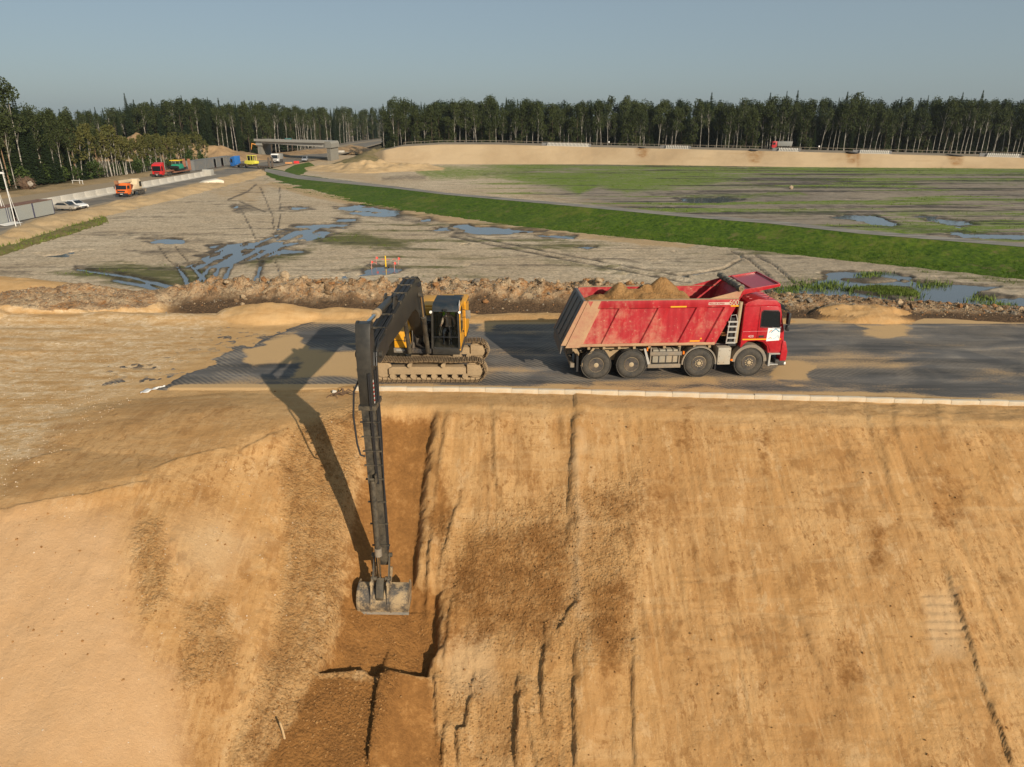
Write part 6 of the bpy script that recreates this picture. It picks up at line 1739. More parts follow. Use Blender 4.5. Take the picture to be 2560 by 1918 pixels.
# orange mobile crane on the highway
CREAM = paint('cream_paint', (.62, .50, .33), .5, dust=.3)
ORG = paint('orange_paint', (.74, .14, .018), .4, dust=.2)
c = W(307, 494, HZ)
t = empty('mobile_crane', (c.x - .2, c.y + .3, HZ + .02), R(-92))
tag(t, 'orange and cream truck crane driving towards the camera on the left highway', 'crane truck')
cabover(t, ORG, 2.4, 2.7, 1.7)
chassis(t, (-1.1, -5.0, -6.3), 0, -7.6)
MB().span(-7.4, -1.9, -1.2, 1.2, 1.05, 1.2).build('deck', GREYC, t)
m = MB().prism([(-3.0, 1.25), (-6.0, 1.25), (-6.6, 1.6), (-6.3, 2.9), (-5.6, 3.3), (-4.9, 3.2), (-4.6, 2.2), (-3.6, 1.9)], 'y', -.7, .9); m.build('turret', CREAM, t, bevel=.04)
MB().lathe([(.2, -1.0), (.48, -1.0), (.48, .3), (.2, .3)], (-3.2, .3, 1.85), 'y', 18).build('winch_drum', paint('winch_red', (.16, .03, .02), .6), t)
MB().span(-6.2, -5.5, .9, 1.0, 1.7, 2.7).build('crane_cab_window', DGLASS, t)
MB().span(-5.4, .4, -.62, -.12, 2.72, 3.25).build('crane_boom', CREAM, t, bevel=.02)
MB().span(.3, .9, -.66, -.08, 2.62, 3.3).build('boom_head', paint('boom_head', (.3, .13, .06), .6), t)
MB().tube([(.55, -.6, 2.7), (.35, -.7, 1.6), (.25, -.6, 1.0)], .05, 6).build('hook_block', BLACK, t)
for x in (-2.1, -7.3):
    for s in (-1, 1):
        MB().span(x - .12, x + .12, s * .95, s * 1.25, .55, 1.1).build('outrigger', GREYC, t)
# two parked cars
def sedan(name, loc, yaw, mat, label, silver=True, h=1.45, L_=4.5, cat='car', tall=False):
    t = empty(name, loc, yaw)
    tag(t, label, cat)
    hl = L_ / 2
    if tall:
        low = [(-hl, .45), (-hl, 1.05), (hl - .95, 1.08), (hl - .1, .92), (hl, .7), (hl, .42)]
        top = [(-hl + .05, 1.05), (-hl + .2, h - .08), (-hl + .5, h), (.35, h), (1.15, 1.06)]
    else:
        low = [(-hl, .38), (-hl + .02, .82), (-hl + .7, .95), (hl - 1.25, .92), (hl - .25, .76), (hl, .55), (hl - .02, .32)]
        top = [(-hl + .55, .93), (-hl + 1.15, h - .06), (-hl + 1.6, h), (.25, h - .02), (1.25, .90)]
    w_ = .88
    MB().prism(low, 'y', -w_, w_).build('body', mat, t, bevel=.06)
    m = MB()
    n = len(top)
    m.add([(x, -w_ + .04, z) if i in (0, n - 1) else (x, -w_ + .17, z) for i, (x, z) in enumerate(top)] + [(x, w_ - .04, z) if i in (0, n - 1) else (x, w_ - .17, z) for i, (x, z) in enumerate(top)],
          [tuple(range(n)), tuple(range(2 * n - 1, n - 1, -1))] + [(i, (i + 1) % n, n + (i + 1) % n, n + i) for i in range(n)])
    m.build('cabin', mat, t, bevel=.03)
    (ax, az), (bx, bz) = top[-1], top[-2]
    m = MB(); k = .93
    m.plate([(ax - .1 + .02, -w_ + .16, az + .05), (ax - .08, w_ - .16, az + .05), (bx + .08, w_ - .26, bz - .03), (bx + .08, -w_ + .26, bz - .03)], .03); m.build('windshield', DGLASS, t)
    for s in (-1, 1):
        m = MB()
        x0, z0 = top[0]; x1, z1 = top[1]
        pts = [(x0 + .28, z0 + .06), (x1 + .12, h - .13), (bx - .05, h - .13), (ax - .38, az + .06)]
        vs = [(x, s * (w_ - .035 - .13 * ((z - .92) / (h - .92))), z) for x, z in pts]
        m.plate(vs, .02 * s); m.build('side_window', DGLASS, t)
        MB().box((hl - .12, s * (w_ - .28), .66), (.22, .34, .13)).build('headlight', LAMP, t)
    MB().box((hl - .01, 0, .45), (.06, 1.1, .16)).build('grille', BLACK, t)
    for x in (-hl + .85, hl - .88):
        for s in (-1, 1):
            wheel(t, x, s * (w_ - .10), .32, silver)
    return t
p = W(160, 528, HZ)
sedan('parked_car', (p.x, p.y + .9, HZ + .02), R(-6), paint('grey_car_paint', (.30, .275, .235), .3, dust=.4), 'dusty grey saloon car parked beside the grey cabins')
p = W(184, 523, HZ)
sedan('parked_car', (p.x, p.y + .9, HZ + .02), R(-24), paint('white_car_paint', (.78, .78, .77), .25, dust=.1), 'white saloon car parked just behind the dusty grey one')
p = W(759, 404.5, HZ)
sedan('car', (p.x, p.y + 2.2, HZ + .02), R(-84), paint('silver_car_paint', (.26, .28, .31), .3, dust=.2), 'grey off-road car driving out from under the bridge', tall=True, h=1.8, L_=4.5)
# grey cabins along the highway edge
ZINC = paint('zinc_sheet', (.40, .42, .40), .55, dust=.35, dustcol=(.45, .42, .33), scale=.9, metal=.25)
NAVY = paint('navy_trim', (.035, .04, .10), .5, dust=.2)
ROOF = paint('rusty_roof', (.17, .085, .055), .8, dust=.5, dustcol=(.30, .2, .13), scale=.8)
def cabin(name, x, y0, y1, h, label, wdt=2.4, door=False, wallm=None, group=None, roofm=None, trim=None):
    t = empty(name, (x, y0, HZ + .12))
    tag(t, label, 'cabin', group)
    L_ = y1 - y0
    wallm = wallm or ZINC
    if door:
        MB().span(-wdt, 0, .0, .05, 0, h).build('wall', wallm, t); MB().span(-wdt, 0, L_ - .05, L_, 0, h).build('wall', wallm, t); MB().span(-wdt, -wdt + .05, .05, L_ - .05, 0, h).build('wall', wallm, t)
        d0, d1 = door
        MB().span(-.05, 0, .05, d0, 0, h).build('wall', wallm, t); MB().span(-.05, 0, d1, L_ - .05, 0, h).build('wall', wallm, t); MB().span(-.05, 0, d0, d1, h - .22, h).build('door_head', wallm, t)
        MB().span(-wdt + .05, -.05, .05, L_ - .05, .0, .06).build('floor', paint('cabin_floor', (.10, .03, .03), .8), t)
        MB().span(-.02, .05, d1, d1 + .12, 0, h - .1).build('door_frame', ZINC, t)
    else:
        MB().span(-wdt, 0, 0, L_, 0, h).build('wall', wallm, t)
    MB().span(-wdt - .05, .05, -.03, L_ + .03, h, h + .07).build('roof', roofm or ROOF, t)
    for yy in (0, L_):
        MB().span(-.02, .025, yy - .06, yy + .06, 0, h).build('corner_trim', trim or NAVY, t)
    MB().span(-wdt, .02, 0, L_, -.12, -.003).build('skid', BLACK, t)
    return t
cabin('site_cabin', -77.1, 117.3, 122.5, 2.25, 'grey metal cabin nearest the parked cars, with rusty roof')
cabin('site_cabin', -77.1, 111.3, 117.1, 2.25, 'grey metal cabin with an open dark doorway beside the sand heap', door=(.55, 1.6))
cabin('site_cabin', -77.2, 104.4, 111.0, 2.25, 'grey metal cabin cut by the left edge of the photograph')
m = MB().plate([(-77.0, 108.4, HZ + .15), (-75.6, 108.6, HZ - .1), (-75.6, 112.2, HZ - .1), (-77.0, 112.0, HZ + .15)], .06); o = m.build('board', WHITE)
tag(o, 'white board laid as a ramp before the open cabin doorway', 'board')
SHED = paint('shed_steel', (.17, .175, .175), .6, dust=.3, scale=.7)
for i, (y0, y1, lab, d) in enumerate(((226, 234, 'dark grey shed nearest the red truck and trailer', None), (234.5, 240, 'dark grey shed with a white mark, second from the red trailer', None), (240.5, 246, 'dark grey shed with a wide open front, third from the red trailer', (.5, 2.2)), (246.5, 252, 'dark grey shed with open doorway, fourth from the red trailer', (.5, 2.6)), (252.5, 258, 'dark grey shed farthest along the row beside the blue truck', None))):
    cabin('steel_shed', -96.5, y0, y1, 2.8, lab, 2.6, d, SHED, 'sheds in a row along the highway', SHED, SHED)
# red tractor unit, low trailer and green paver
p = W(394, 443.5, HZ)
REDT = paint('bright_red_paint', (.58, .015, .018), .35, dust=.12)
RUSTY = paint('rusty_trailer', (.26, .10, .06), .75, dust=.6, scale=1.2)
t = empty('red_truck', (p.x, p.y, HZ + .02), R(-90)); tag(t, 'bright red tractor unit parked behind the concrete barrier', 'truck')
cabover(t, REDT, 2.5, 3.3, 2.2, high=.5); chassis(t, (-1.3, -4.4, -5.7), 0, -6.6)
t = empty('low_trailer', (p.x, p.y + 5.2, HZ + .02), R(-90)); tag(t, 'rust red low trailer coupled to the red tractor unit', 'trailer')
MB().span(-2.8, .6, -1.2, 1.2, 1.15, 1.45).build('gooseneck', RUSTY, t); MB().span(-14, -2.8, -1.35, 1.35, .62, .88).build('deck', RUSTY, t); MB().prism([(-2.9, .65), (-2.4, 1.2), (-2.4, 1.4), (-3.1, .9)], 'y', -1.2, 1.2).build('neck_brace', RUSTY, t)
for x in (-10.2, -11.4, -12.6):
    for s in (-1, 1): wheel(t, x, s * 1.1, .42)
for s in (-1, 1):
    MB().box((-14.2, s * .75, 2.3), (.16, .85, 3.0)).build('ramp', RUSTY, t); MB().box((-14.3, s * .75, 2.3), (.05, .12, 3.1)).build('ramp_rib', paint('ramp_red', (.42, .03, .03), .6), t)
GRN = paint('paver_green', (.012, .26, .16), .45, dust=.2)
t = empty('asphalt_paver', (p.x + .1, p.y + 12.2, HZ + .92), R(-90)); tag(t, 'green road paver with a yellow canopy carried on the low trailer', 'paver')
MB().prism([(-2.2, .35), (-2.2, 1.5), (-1.4, 1.9), (.6, 1.75), (1.3, 1.0), (1.3, .35)], 'y', -1.15, 1.15).build('body', GRN, t, bevel=.05)
MB().prism([(1.3, .5), (2.5, .9), (2.6, 1.5), (1.3, 1.3)], 'y', -1.3, 1.3).build('hopper', BLACK, t)
MB().span(-1.9, 1.0, -1.35, 1.35, 2.75, 2.95).build('canopy', NB('canopy_yellow').out((.85, .55, .02), .5), t, bevel=.07)
for x in (-1.6, .7):
    for s in (-1, 1): MB().tube([(x, s * 1.0, 1.5), (x, s * 1.1, 2.8)], .05, 6).build('canopy_post', BLACK, t)
MB().span(-3.3, -2.2, -1.3, 1.3, .2, .85).build('screed', BLACK, t); MB().span(-2.7, -2.3, -.3, .5, .9, 1.7).build('console', WHITE, t)
for s in (-1, 1): MB().prism([(-2.0, .0), (1.2, .0), (1.4, .3), (1.2, .6), (-2.0, .6), (-2.2, .3)], 'y', s * .8, s * 1.2).build('crawler', BLACK, t, bevel=.05)
# blue tractor unit, low trailer, yellow roller, crossing the road
p0, p1 = W(581, 419.5, HZ), W(704, 424.0, HZ)
dv = (p0 - p1); yw = math.atan2(dv.y, dv.x)
BLUE = paint('blue_paint', (.012, .13, .42), .4, dust=.15)
t = empty('blue_truck', (p0.x, p0.y + 1.0, HZ + .02), yw); tag(t, 'blue tractor unit turning across the highway before the bridge', 'truck')
cabover(t, BLUE, 2.5, 3.2, 2.1, high=.5); chassis(t, (-1.3, -4.6), 0, -6.2); MB().span(-3.6, -2.6, -1.2, -.7, .5, 1.05).build('fuel_tank', ALU, t, bevel=.05)
e = dv.normalized()
q = p0 - e * 4.2
t = empty('low_trailer', (q.x, q.y + 1.0, HZ + .02), yw); tag(t, 'dark low trailer with raised ramps behind the blue tractor unit', 'trailer')
DTR = paint('dark_trailer', (.075, .06, .05), .7, dust=.4)
MB().span(-2.6, .6, -1.2, 1.2, 1.1, 1.4).build('gooseneck', DTR, t); MB().span(-11.8, -2.6, -1.35, 1.35, .60, .86).build('deck', DTR, t); MB().prism([(-2.7, .62), (-2.2, 1.15), (-2.2, 1.35), (-2.9, .88)], 'y', -1.2, 1.2).build('neck_brace', DTR, t)
for x in (-7.4, -8.5, -9.6, -11.0):
    for s in (-1, 1): wheel(t, x, s * 1.15, .40)
for s in (-1, 1): MB().box((-11.7, s * .75, 2.0), (.16, .8, 2.9)).build('ramp', DTR, t)
q = p0 - e * 8.0
LEM = paint('lemon_paint', (.72, .66, .08), .45, dust=.12)
t = empty('road_roller', (q.x, q.y + 1.0, HZ + .90), yw); tag(t, 'pale yellow pneumatic road roller riding on the dark low trailer', 'roller')
MB().prism([(-2.2, .55), (-2.25, 1.35), (-.9, 1.5), (1.6, 1.5), (2.15, 1.15), (2.1, .5), (1.2, .35), (-1.2, .35)], 'y', -.95, .95).build('body', LEM, t, bevel=.06)
MB().span(-1.55, .95, -.85, .85, 2.95, 3.10).build('roof', LEM, t, bevel=.04)
for x in (-1.45, -.45, .85):
    for s in (-1, 1): MB().tube([(x, s * .8, 1.45), (x, s * .8, 2.97)], .06, 6).build('cab_post', LEM, t)
MB().span(-.40, .80, -.78, .78, 1.5, 2.95).build('cab_glass', DGLASS, t)
for x in (-1.5, 1.5):
    for s in (-1, 0, 1): wheel(t, x, s * .6, .48)
# white tipper under the bridge
p = W(688, 408.5, HZ)
t = empty('white_truck', (p.x, p.y, HZ + .02), R(-86)); tag(t, 'white cab truck with grey body facing the camera near the bridge', 'truck')
cabover(t, WHITE, 2.5, 3.2, 2.1); chassis(t, (-1.2, -3.0, -5.6, -6.9), 0, -8.0); MB().span(-7.8, -2.3, -1.25, 1.25, 1.2, 3.0).build('tipper_body', paint('grey_body', (.33, .33, .31), .6, dust=.3), t, bevel=.03)
p = W(741.5, 409, HZ)
m = MB().prism([(-1.0, 0), (1.0, 0), (.95, .35), (.9, .85), (-.9, .85), (-.95, .35)], 'y', -.25, .25); o = m.build('plastic_barrier', NB('barrier_red').out((.62, .03, .03), .5), bevel=.04); o.location = p
tag(o, 'red plastic road barrier standing by the path junction', 'barrier')
p = W(722, 409.5, HZ)
m = MB().prism([(-1.3, 0), (1.3, 0), (1.2, .55), (-1.2, .55)], 'y', -.25, .25); o = m.build('plastic_barrier', NB('barrier_orange').out((.55, .26, .10), .6), bevel=.04); o.location = p
tag(o, 'faded orange road barrier left of the red one', 'barrier')
for i, (u, v, lab) in enumerate(((761, 381, 'white concrete block left of the others beyond the bridge'), (854, 381.5, 'white concrete block beside the right bridge pier'), (664, 390, 'white concrete block at the foot of the left bridge wall'))):
    p = W(u, v, HZ); m = MB().prism([(-1.5, 0), (1.5, 0), (1.3, .9), (-1.3, .9)], 'y', -.4, .4); o = m.build('concrete_block', CONCL, bevel=.05); o.location = p; tag(o, lab, 'block')
# long concrete barrier between the carriageways, section by section
bar = empty('concrete_barrier', (-86.6, 112, HZ)); tag(bar, 'long pale concrete barrier running between the two carriageways', 'barrier')
bm_ = MB().prism([(-.42, 0), (.42, 0), (.40, .12), (.20, .30), (.13, 1.25), (-.13, 1.25), (-.20, .30), (-.40, .12)], 'y', .01, 3.99).mesh('barrier_section', CONCL, bevel=.015)
for k in range(25):
    o = link(bpy.data.objects.new('barrier_section', bm_), bar); o.location = (.03 * k + random.uniform(-.02, .02), 4 * k, 0)
m = MB().span(-.2, 1.9, 0, 100, .01, .06); m.build('footing', CONCL, bar)
p = W(521, 439, HZ); m = MB().prism([(-1.3, 0), (1.3, 0), (1.2, 1.6), (-1.1, 1.7)], 'y', -1.2, 1.2); o = m.build('barrier_end_block', CONC, bevel=.1); o.location = p
tag(o, 'grey concrete block closing the far end of the long barrier', 'block')
p = W(528, 462, HZ - .2)
m = MB().prism([(-3.0, -.3), (2.8, -.3), (3.0, .7), (1.5, 1.2), (-1.6, 1.1), (-3.1, .5)], 'y', -1.3, 1.3); o = m.build('white_slab', paint('bleached_slab', (.66, .60, .49), .85, dust=.2), bevel=.25); o.location = p; o.rotation_euler = (.05, -.10, R(32))
tag(o, 'large bleached slab lying on the sand beside the highway', 'slab')

# ------------------------------------------------------------------ the concrete bridge
A_, B_ = Vector((-104.5, 309.0, HZ)), Vector((-70.0, 285.5, HZ))
ax = (B_ - A_); span_ = ax.length; yw = math.atan2(ax.y, ax.x)
br = empty('bridge', A_); tag(br, 'unfinished concrete bridge deck standing on two wide piers', 'bridge')
PIER = paint('ribbed_concrete', (.30, .285, .245), .85, dust=.5, dustcol=(.22, .205, .175), scale=.6)
AXN = ax.normalized()
def SK(m):
    """the bridge crosses the highway at a slant: x runs along the deck, y along the highway"""
    m.v = [(AXN.x * x, AXN.y * x + y, z) for x, y, z in m.v]
    return m
SK(MB().span(-.4, 1.7, 0, 12.5, -.4, 4.6)).build('pier', PIER, br)
pr_ = SK(MB().span(span_ - .9, span_ + 1.2, 0, 12.5, -.9, 4.5)).build('pier', PIER, br)
for k in range(5):
    SK(MB().span(span_ - .85 + k * .42, span_ - .67 + k * .42, -.12, .0, -.7, 4.4)).build('pier_rib', PIER, pr_)
for k in range(10):
    SK(MB().span(span_ + 1.2, span_ + 1.32, .3 + k * 1.2, .7 + k * 1.2, -.7, 4.4)).build('pier_rib', PIER, pr_)
SK(MB().span(-1.4, 2.4, -.4, 12.8, 4.6, 5.5)).build('pier_cap', CONC, br)
SK(MB().prism([(span_ - 1.8, 4.5), (span_ + 1.9, 4.5), (span_ + 1.9, 6.1), (span_ + 1.3, 6.8), (span_ - 1.8, 6.8)], 'y', -.4, 12.8)).build('pier_cap', PIER, br)
for y in (0.2, 3.6, 7.0, 10.6):
    SK(MB().prism([(-1.2, 5.5), (span_ - 1.8, 4.75), (span_ - 1.8, 6.35), (-1.2, 6.35)], 'y', y, y + 1.1)).build('girder', CONCL, br)
SK(MB().span(-1.9, span_ - 1.8, -.6, 12.9, 6.35, 6.8)).build('deck', CONC, br)
SK(MB().span(-2.1, span_ - 1.8, -.8, -.6, 6.2, 7.15)).build('edge_beam', CONC, br)
m = MB()
for k in range(10):
    m.span(3 + 3.7 * k, 3.15 + 3.7 * k, .5, .65, 6.8, 7.6 + .5 * random.random())
SK(m).build('rebar_posts', GREYC, br, stuff=True)
for i, (x, c_, s) in enumerate(((18.5, (.02, .13, .14), (2.4, 1.2, .8)), (23, (.25, .25, .23), (3.6, 1.0, .3)))):
    o = MB().box((0, 0, s[2] / 2), s).build('formwork_stack', paint('stack%d' % i, c_, .6), bevel=.03)
    o.location = A_ + AXN * x + Vector((0, 1.5, 6.81))
    tag(o, ('teal stack of boards', 'low grey stack of boards')[i] + ' lying on top of the bridge deck', 'board stack')
# orange digger by the left pier
p = W(640, 392, HZ) + Vector((0, 10, 0))
t = empty('orange_digger', (p.x, p.y, HZ), R(200)); tag(t, 'small orange digger with raised boom left of the bridge', 'digger')
OD = paint('digger_orange', (.62, .25, .03), .5, dust=.3)
for s in (-1, 1): MB().prism([(-1.6, 0), (1.6, 0), (1.9, .4), (1.6, .8), (-1.6, .8), (-1.9, .4)], 'y', s * .8, s * 1.3).build('track', DARK, t)
MB().span(-1.8, 1.2, -1.2, 1.2, 1.0, 2.1).build('house', OD, t, bevel=.08); MB().span(.2, 1.2, .2, 1.2, 2.1, 3.0).build('cab', DGLASS, t, bevel=.05)
MB().tube([(1.0, -.3, 1.6), (2.4, -.3, 4.4), (4.2, -.3, 4.9)], [.28, .3, .2], 8).build('boom', OD, t); MB().tube([(4.3, -.3, 5.1), (4.8, -.3, 2.4)], [.2, .14], 8).build('arm', OD, t); MB().prism([(4.4, 2.3), (5.1, 2.4), (5.2, 1.7), (4.6, 1.5)], 'y', -.8, .2).build('bucket', DARK, t)

# ------------------------------------------------------------------ on top of the far embankment
def efar(u, back_):
    i = np.interp(u, us_far, np.arange(len(us_far)))
    k = int(i); f = i - k
    p = EC[k] * (1 - f) + EC[min(k + 1, len(EC) - 1)] * f
    k1 = p[1] + back_
    dep_scale = k1 / p[1]
    return Vector((p[0] * dep_scale, k1, p[2] + .35 * back_ / 15))
us_far = np.linspace(905, 2950, 420)
BARM = MB().box((0, 0, .55), (.26, .34, 1.1), Euler((0, R(9), 0))).mesh('slat', paint('white_slat', (.66, .63, .57), .8, dust=.15), bevel=.02)
for i, (u0, u1, nb, lab) in enumerate(((1368, 1471, 30, 'longest row of pale slats on the far embankment, left of the others'), (1664, 1720, 13, 'row of pale slats on the far embankment, second from the left'), (1946, 1994, 12, 'row of pale slats just below the far red-cab truck'), (2148, 2222, 16, 'row of pale slats on the far embankment, second from the right'), (2466, 2546, 16, 'row of pale slats on the far embankment nearest the right edge'))):
    a, b_ = efar(u0, 1.0), efar(u1, 1.0)
    t = empty('slatted_fence', a, math.atan2(b_.y - a.y, b_.x - a.x)); tag(t, lab, 'slat row', 'slat rows along the far embankment')
    L_ = math.hypot(b_.x - a.x, b_.y - a.y); dz = b_.z - a.z
    t.rotation_euler[1] = -math.atan2(dz, L_)
    MB().span(-.3, L_ + .3, -.25, .25, -.05, .12).build('base_beam', CONCL, t); MB().span(-2, L_ + 1, .55, .75, .0, 1.05).build('back_board', paint('grey_board%d' % i, (.15, .155, .16), .7), t)
    for k in range(nb):
        o = link(bpy.data.objects.new('slat', BARM), t); o.location = (L_ * (k + .5) / nb, 0, .05)
p = efar(1926, 9.0)
t = empty('dump_truck', p + Vector((0, 0, .03)), R(176)); tag(t, 'far dump truck with red cab and grey body on the embankment road', 'dump truck')
cabover(t, paint('far_red', (.42, .012, .02), .4, dust=.15), 2.4, 2.8, 1.7); chassis(t, (-1.1, -4.6, -5.9), 0, -7.0); MB().prism([(-1.95, 1.2), (-6.9, 1.2), (-7.1, 2.75), (-1.8, 2.75)], 'y', -1.2, 1.2).build('tipper_body', paint('far_grey', (.17, .18, .175), .6, dust=.3), t, bevel=.03)
m = MB()
pts = [efar(u, 13.0) + Vector((0, 0, .72)) for u in np.linspace(1010, 2930, 90)]
rl = empty('guard_rail', pts[0]); tag(rl, 'long thin guard rail along the back of the far embankment road', 'guard rail')
m.tube([p - pts[0] for p in pts], .07, 4); m.build('rail', GREYC, rl)
m = MB()
for p in pts[::1]:
    q = p - pts[0]; m.span(q.x - .06, q.x + .06, q.y + .1, q.y + .2, q.z - .8, q.z)
m.build('rail_posts', GREYC, rl, stuff=True)
for i, (u, lab) in enumerate(((1522, 'small white marker by the far road left of the far truck'), (2046, 'small white marker by the far road right of the far truck'))):
    p = efar(u, 11.0); t = empty('road_marker', p); tag(t, lab, 'marker')
    MB().cyl((0, 0, 0), (0, 0, 1.1), .05, n=8).build('post', GREYC, t); MB().lathe([(.05, -.05), (.28, -.04), (.28, .04), (.05, .05)], (0, 0, 1.3), 'y', 12).build('disc', WHITE, t)
DK = simple_ground('dark_geotextile', (.02, .02, .022), (.05, .05, .05), 1.0)
for i, (u, w_m, lab) in enumerate(((1604, 3.4, 'left'), (1882, 4.2, 'middle'), (2130, 5.0, 'second from right'), (2388, 7.0, 'right'))):
    p = efar(u, .3); o = link(bpy.data.objects.new('torn_sheet', lump_mesh('torn_sheet', DK, 60 + i, 2, .3))); o.location = p + Vector((0, 0, .15)); o.scale = (w_m / 2, .9, .38); o.rotation_euler = (0, R(7), 0)
    tag(o, '%s dark torn sheet hanging over the edge of the far embankment' % lab, 'sheet', 'torn sheets on the far embankment')

# ------------------------------------------------------------------ left edge: masts, trestle, root plate
for i, (u0, v0, h, lab) in enumerate(((14, 556, 7.2, 'white lamp mast at the left edge nearest the frame border'), (40, 566, 7.6, 'white lamp mast leaning beside the open grey cabin'))):
    p = W(u0, v0, HZ); t = empty('lamp_mast', p); tag(t, lab, 'lamp mast')
    MB().tube([(0, 0, -.3), (0, 0, h * .5), (-.1, 0, h)], [.075, .065, .05], 8).build('mast', WHITE, t); MB().prism([(-.55, h - .05), (.1, h - .05), (-.02, h + .18), (-.5, h + .22)], 'y', -.15, .15).build('lamp_head', WHITE, t, bevel=.03)
    MB().tube([(0, 0, h * .72), (1.6, -1.2, 0)], .025, 5).build('stay', WHITE, t)
p = W(195, 461, -5.4); t = empty('trestle', p, R(-8)); tag(t, 'low white trestle frame on the verge before the left wood', 'trestle')
MB().span(-1.45, 1.45, -.1, .1, .85, .95).build('beam', WHITE, t)
for x in (-1.35, .55, 1.35): MB().tube([(x, 0, 0), (x * .98, 0, .87)], .055, 6).build('leg', WHITE, t)
p = W(72, 474, -5.4); t = empty('root_plate', p); tag(t, 'uprooted tree stump with a wide brown root plate at the edge of the wood', 'stump')
BARK = paint('dead_bark', (.11, .075, .05), .9, dust=.3)
o = link(bpy.data.objects.new('soil_plate', lump_mesh('soil_plate', simple_ground('root_soil', (.06, .038, .025), (.17, .11, .07), 1.2), 91, 3, .3)), t); o.location = (-.4, .3, 1.2); o.scale = (2.1, .8, 1.5)
o = link(bpy.data.objects.new('stump_face', lump_mesh('stump_face', paint('grey_stump', (.36, .32, .27), .9), 92, 2, .25)), t); o.location = (1.0, -.5, 1.3); o.scale = (.62, .35, .95)
m = MB()
for k in range(60):
    a = random.uniform(-.3, 3.4); l = random.uniform(1.6, 3.0)
    c_, s_ = math.cos(a), math.sin(a)
    m.tube([(-.4 + c_ * .8, random.uniform(-.5, .3), 1.0 + s_ * .6), (-.4 + c_ * l * .7, random.uniform(-.8, .2), 1.0 + s_ * l * .55 + .2), (-.4 + c_ * l + random.uniform(-.4, .4), random.uniform(-.9, .3), 1.0 + s_ * l * .75 + random.uniform(-.5, .3))], [.10, .06, .02], 5)
m.build('roots', BARK, t, stuff=True)
# ------------------------------------------------------------------ trees
def leaf_material(name, dark, light, tint=0.35):
    b = NB(name)
    n = b.noise(.55, 4, .65)
    oi = b.N('ShaderNodeObjectInfo')
    big = b.noise(.07, 4, .6)
    f = b.math('ADD', b.math('MULTIPLY', b.rng(n, .3, .7), .5), b.math('ADD', b.math('MULTIPLY', b.rng(big, .35, .65), .25), b.math('MULTIPLY', oi.outputs['Random'], tint)))
    c = b.mix(f, dark, light)
    return b.out(c, .7, Specular_IOR_Level=.15)
L_BIRCH = leaf_material('birch_leaves', (.020, .030, .010), (.060, .074, .022))
L_YBIRCH = leaf_material('young_birch_leaves', (.045, .055, .014), (.115, .105, .03))
L_SPRUCE = leaf_material('spruce_needles', (.009, .019, .008), (.028, .042, .016))
L_PINE = leaf_material('pine_needles', (.020, .032, .012), (.062, .074, .026))
L_SHRUB = leaf_material('shrub_leaves', (.020, .040, .010), (.06, .085, .02))
b = NB('birch_bark')
bn = b.noise(2.2, 5, .7, stretch=(1, 1, .5))
T_BIRCH = b.out(b.mix(b.rng(bn, .42, .60), (.44, .41, .355), (.16, .135, .11)), .85)
T_PINE = paint('pine_bark', (.26, .155, .085), .9, dust=.4, dustcol=(.36, .28, .2), scale=.8)
T_DARK = paint('spruce_bark', (.085, .06, .042), .9, dust=.2)
class Leaf:
    def __init__(s): s.v, s.f = [], []
    def quads(s, c, size, seed, flat=.6):
        """random leaf clumps: c (n x 3), size (n)"""
        rs = np.random.default_rng(seed)
        n = len(c)
        a = rs.normal(size=(n, 3)); a /= np.linalg.norm(a, axis=1)[:, None]
        b_ = rs.normal(size=(n, 3)); b_ -= a * (a * b_).sum(1)[:, None]; b_ /= np.linalg.norm(b_, axis=1)[:, None]
        a, b_ = a * size[:, None], b_ * size[:, None] * rs.uniform(.45, .9, n)[:, None]
        P = np.stack([c - a, c + b_ * .9 - a * .1, c + a, c - b_ + a * .15], 1)
        k = len(s.v)
        s.v += P.reshape(-1, 3).tolist()
        s.f += (np.arange(n)[:, None] * 4 + np.arange(4)[None] + k).tolist()
    def mesh(s, name, mat):
        me = bpy.data.meshes.new(name); me.from_pydata(s.v, [], s.f); me.materials.append(mat)
        return me
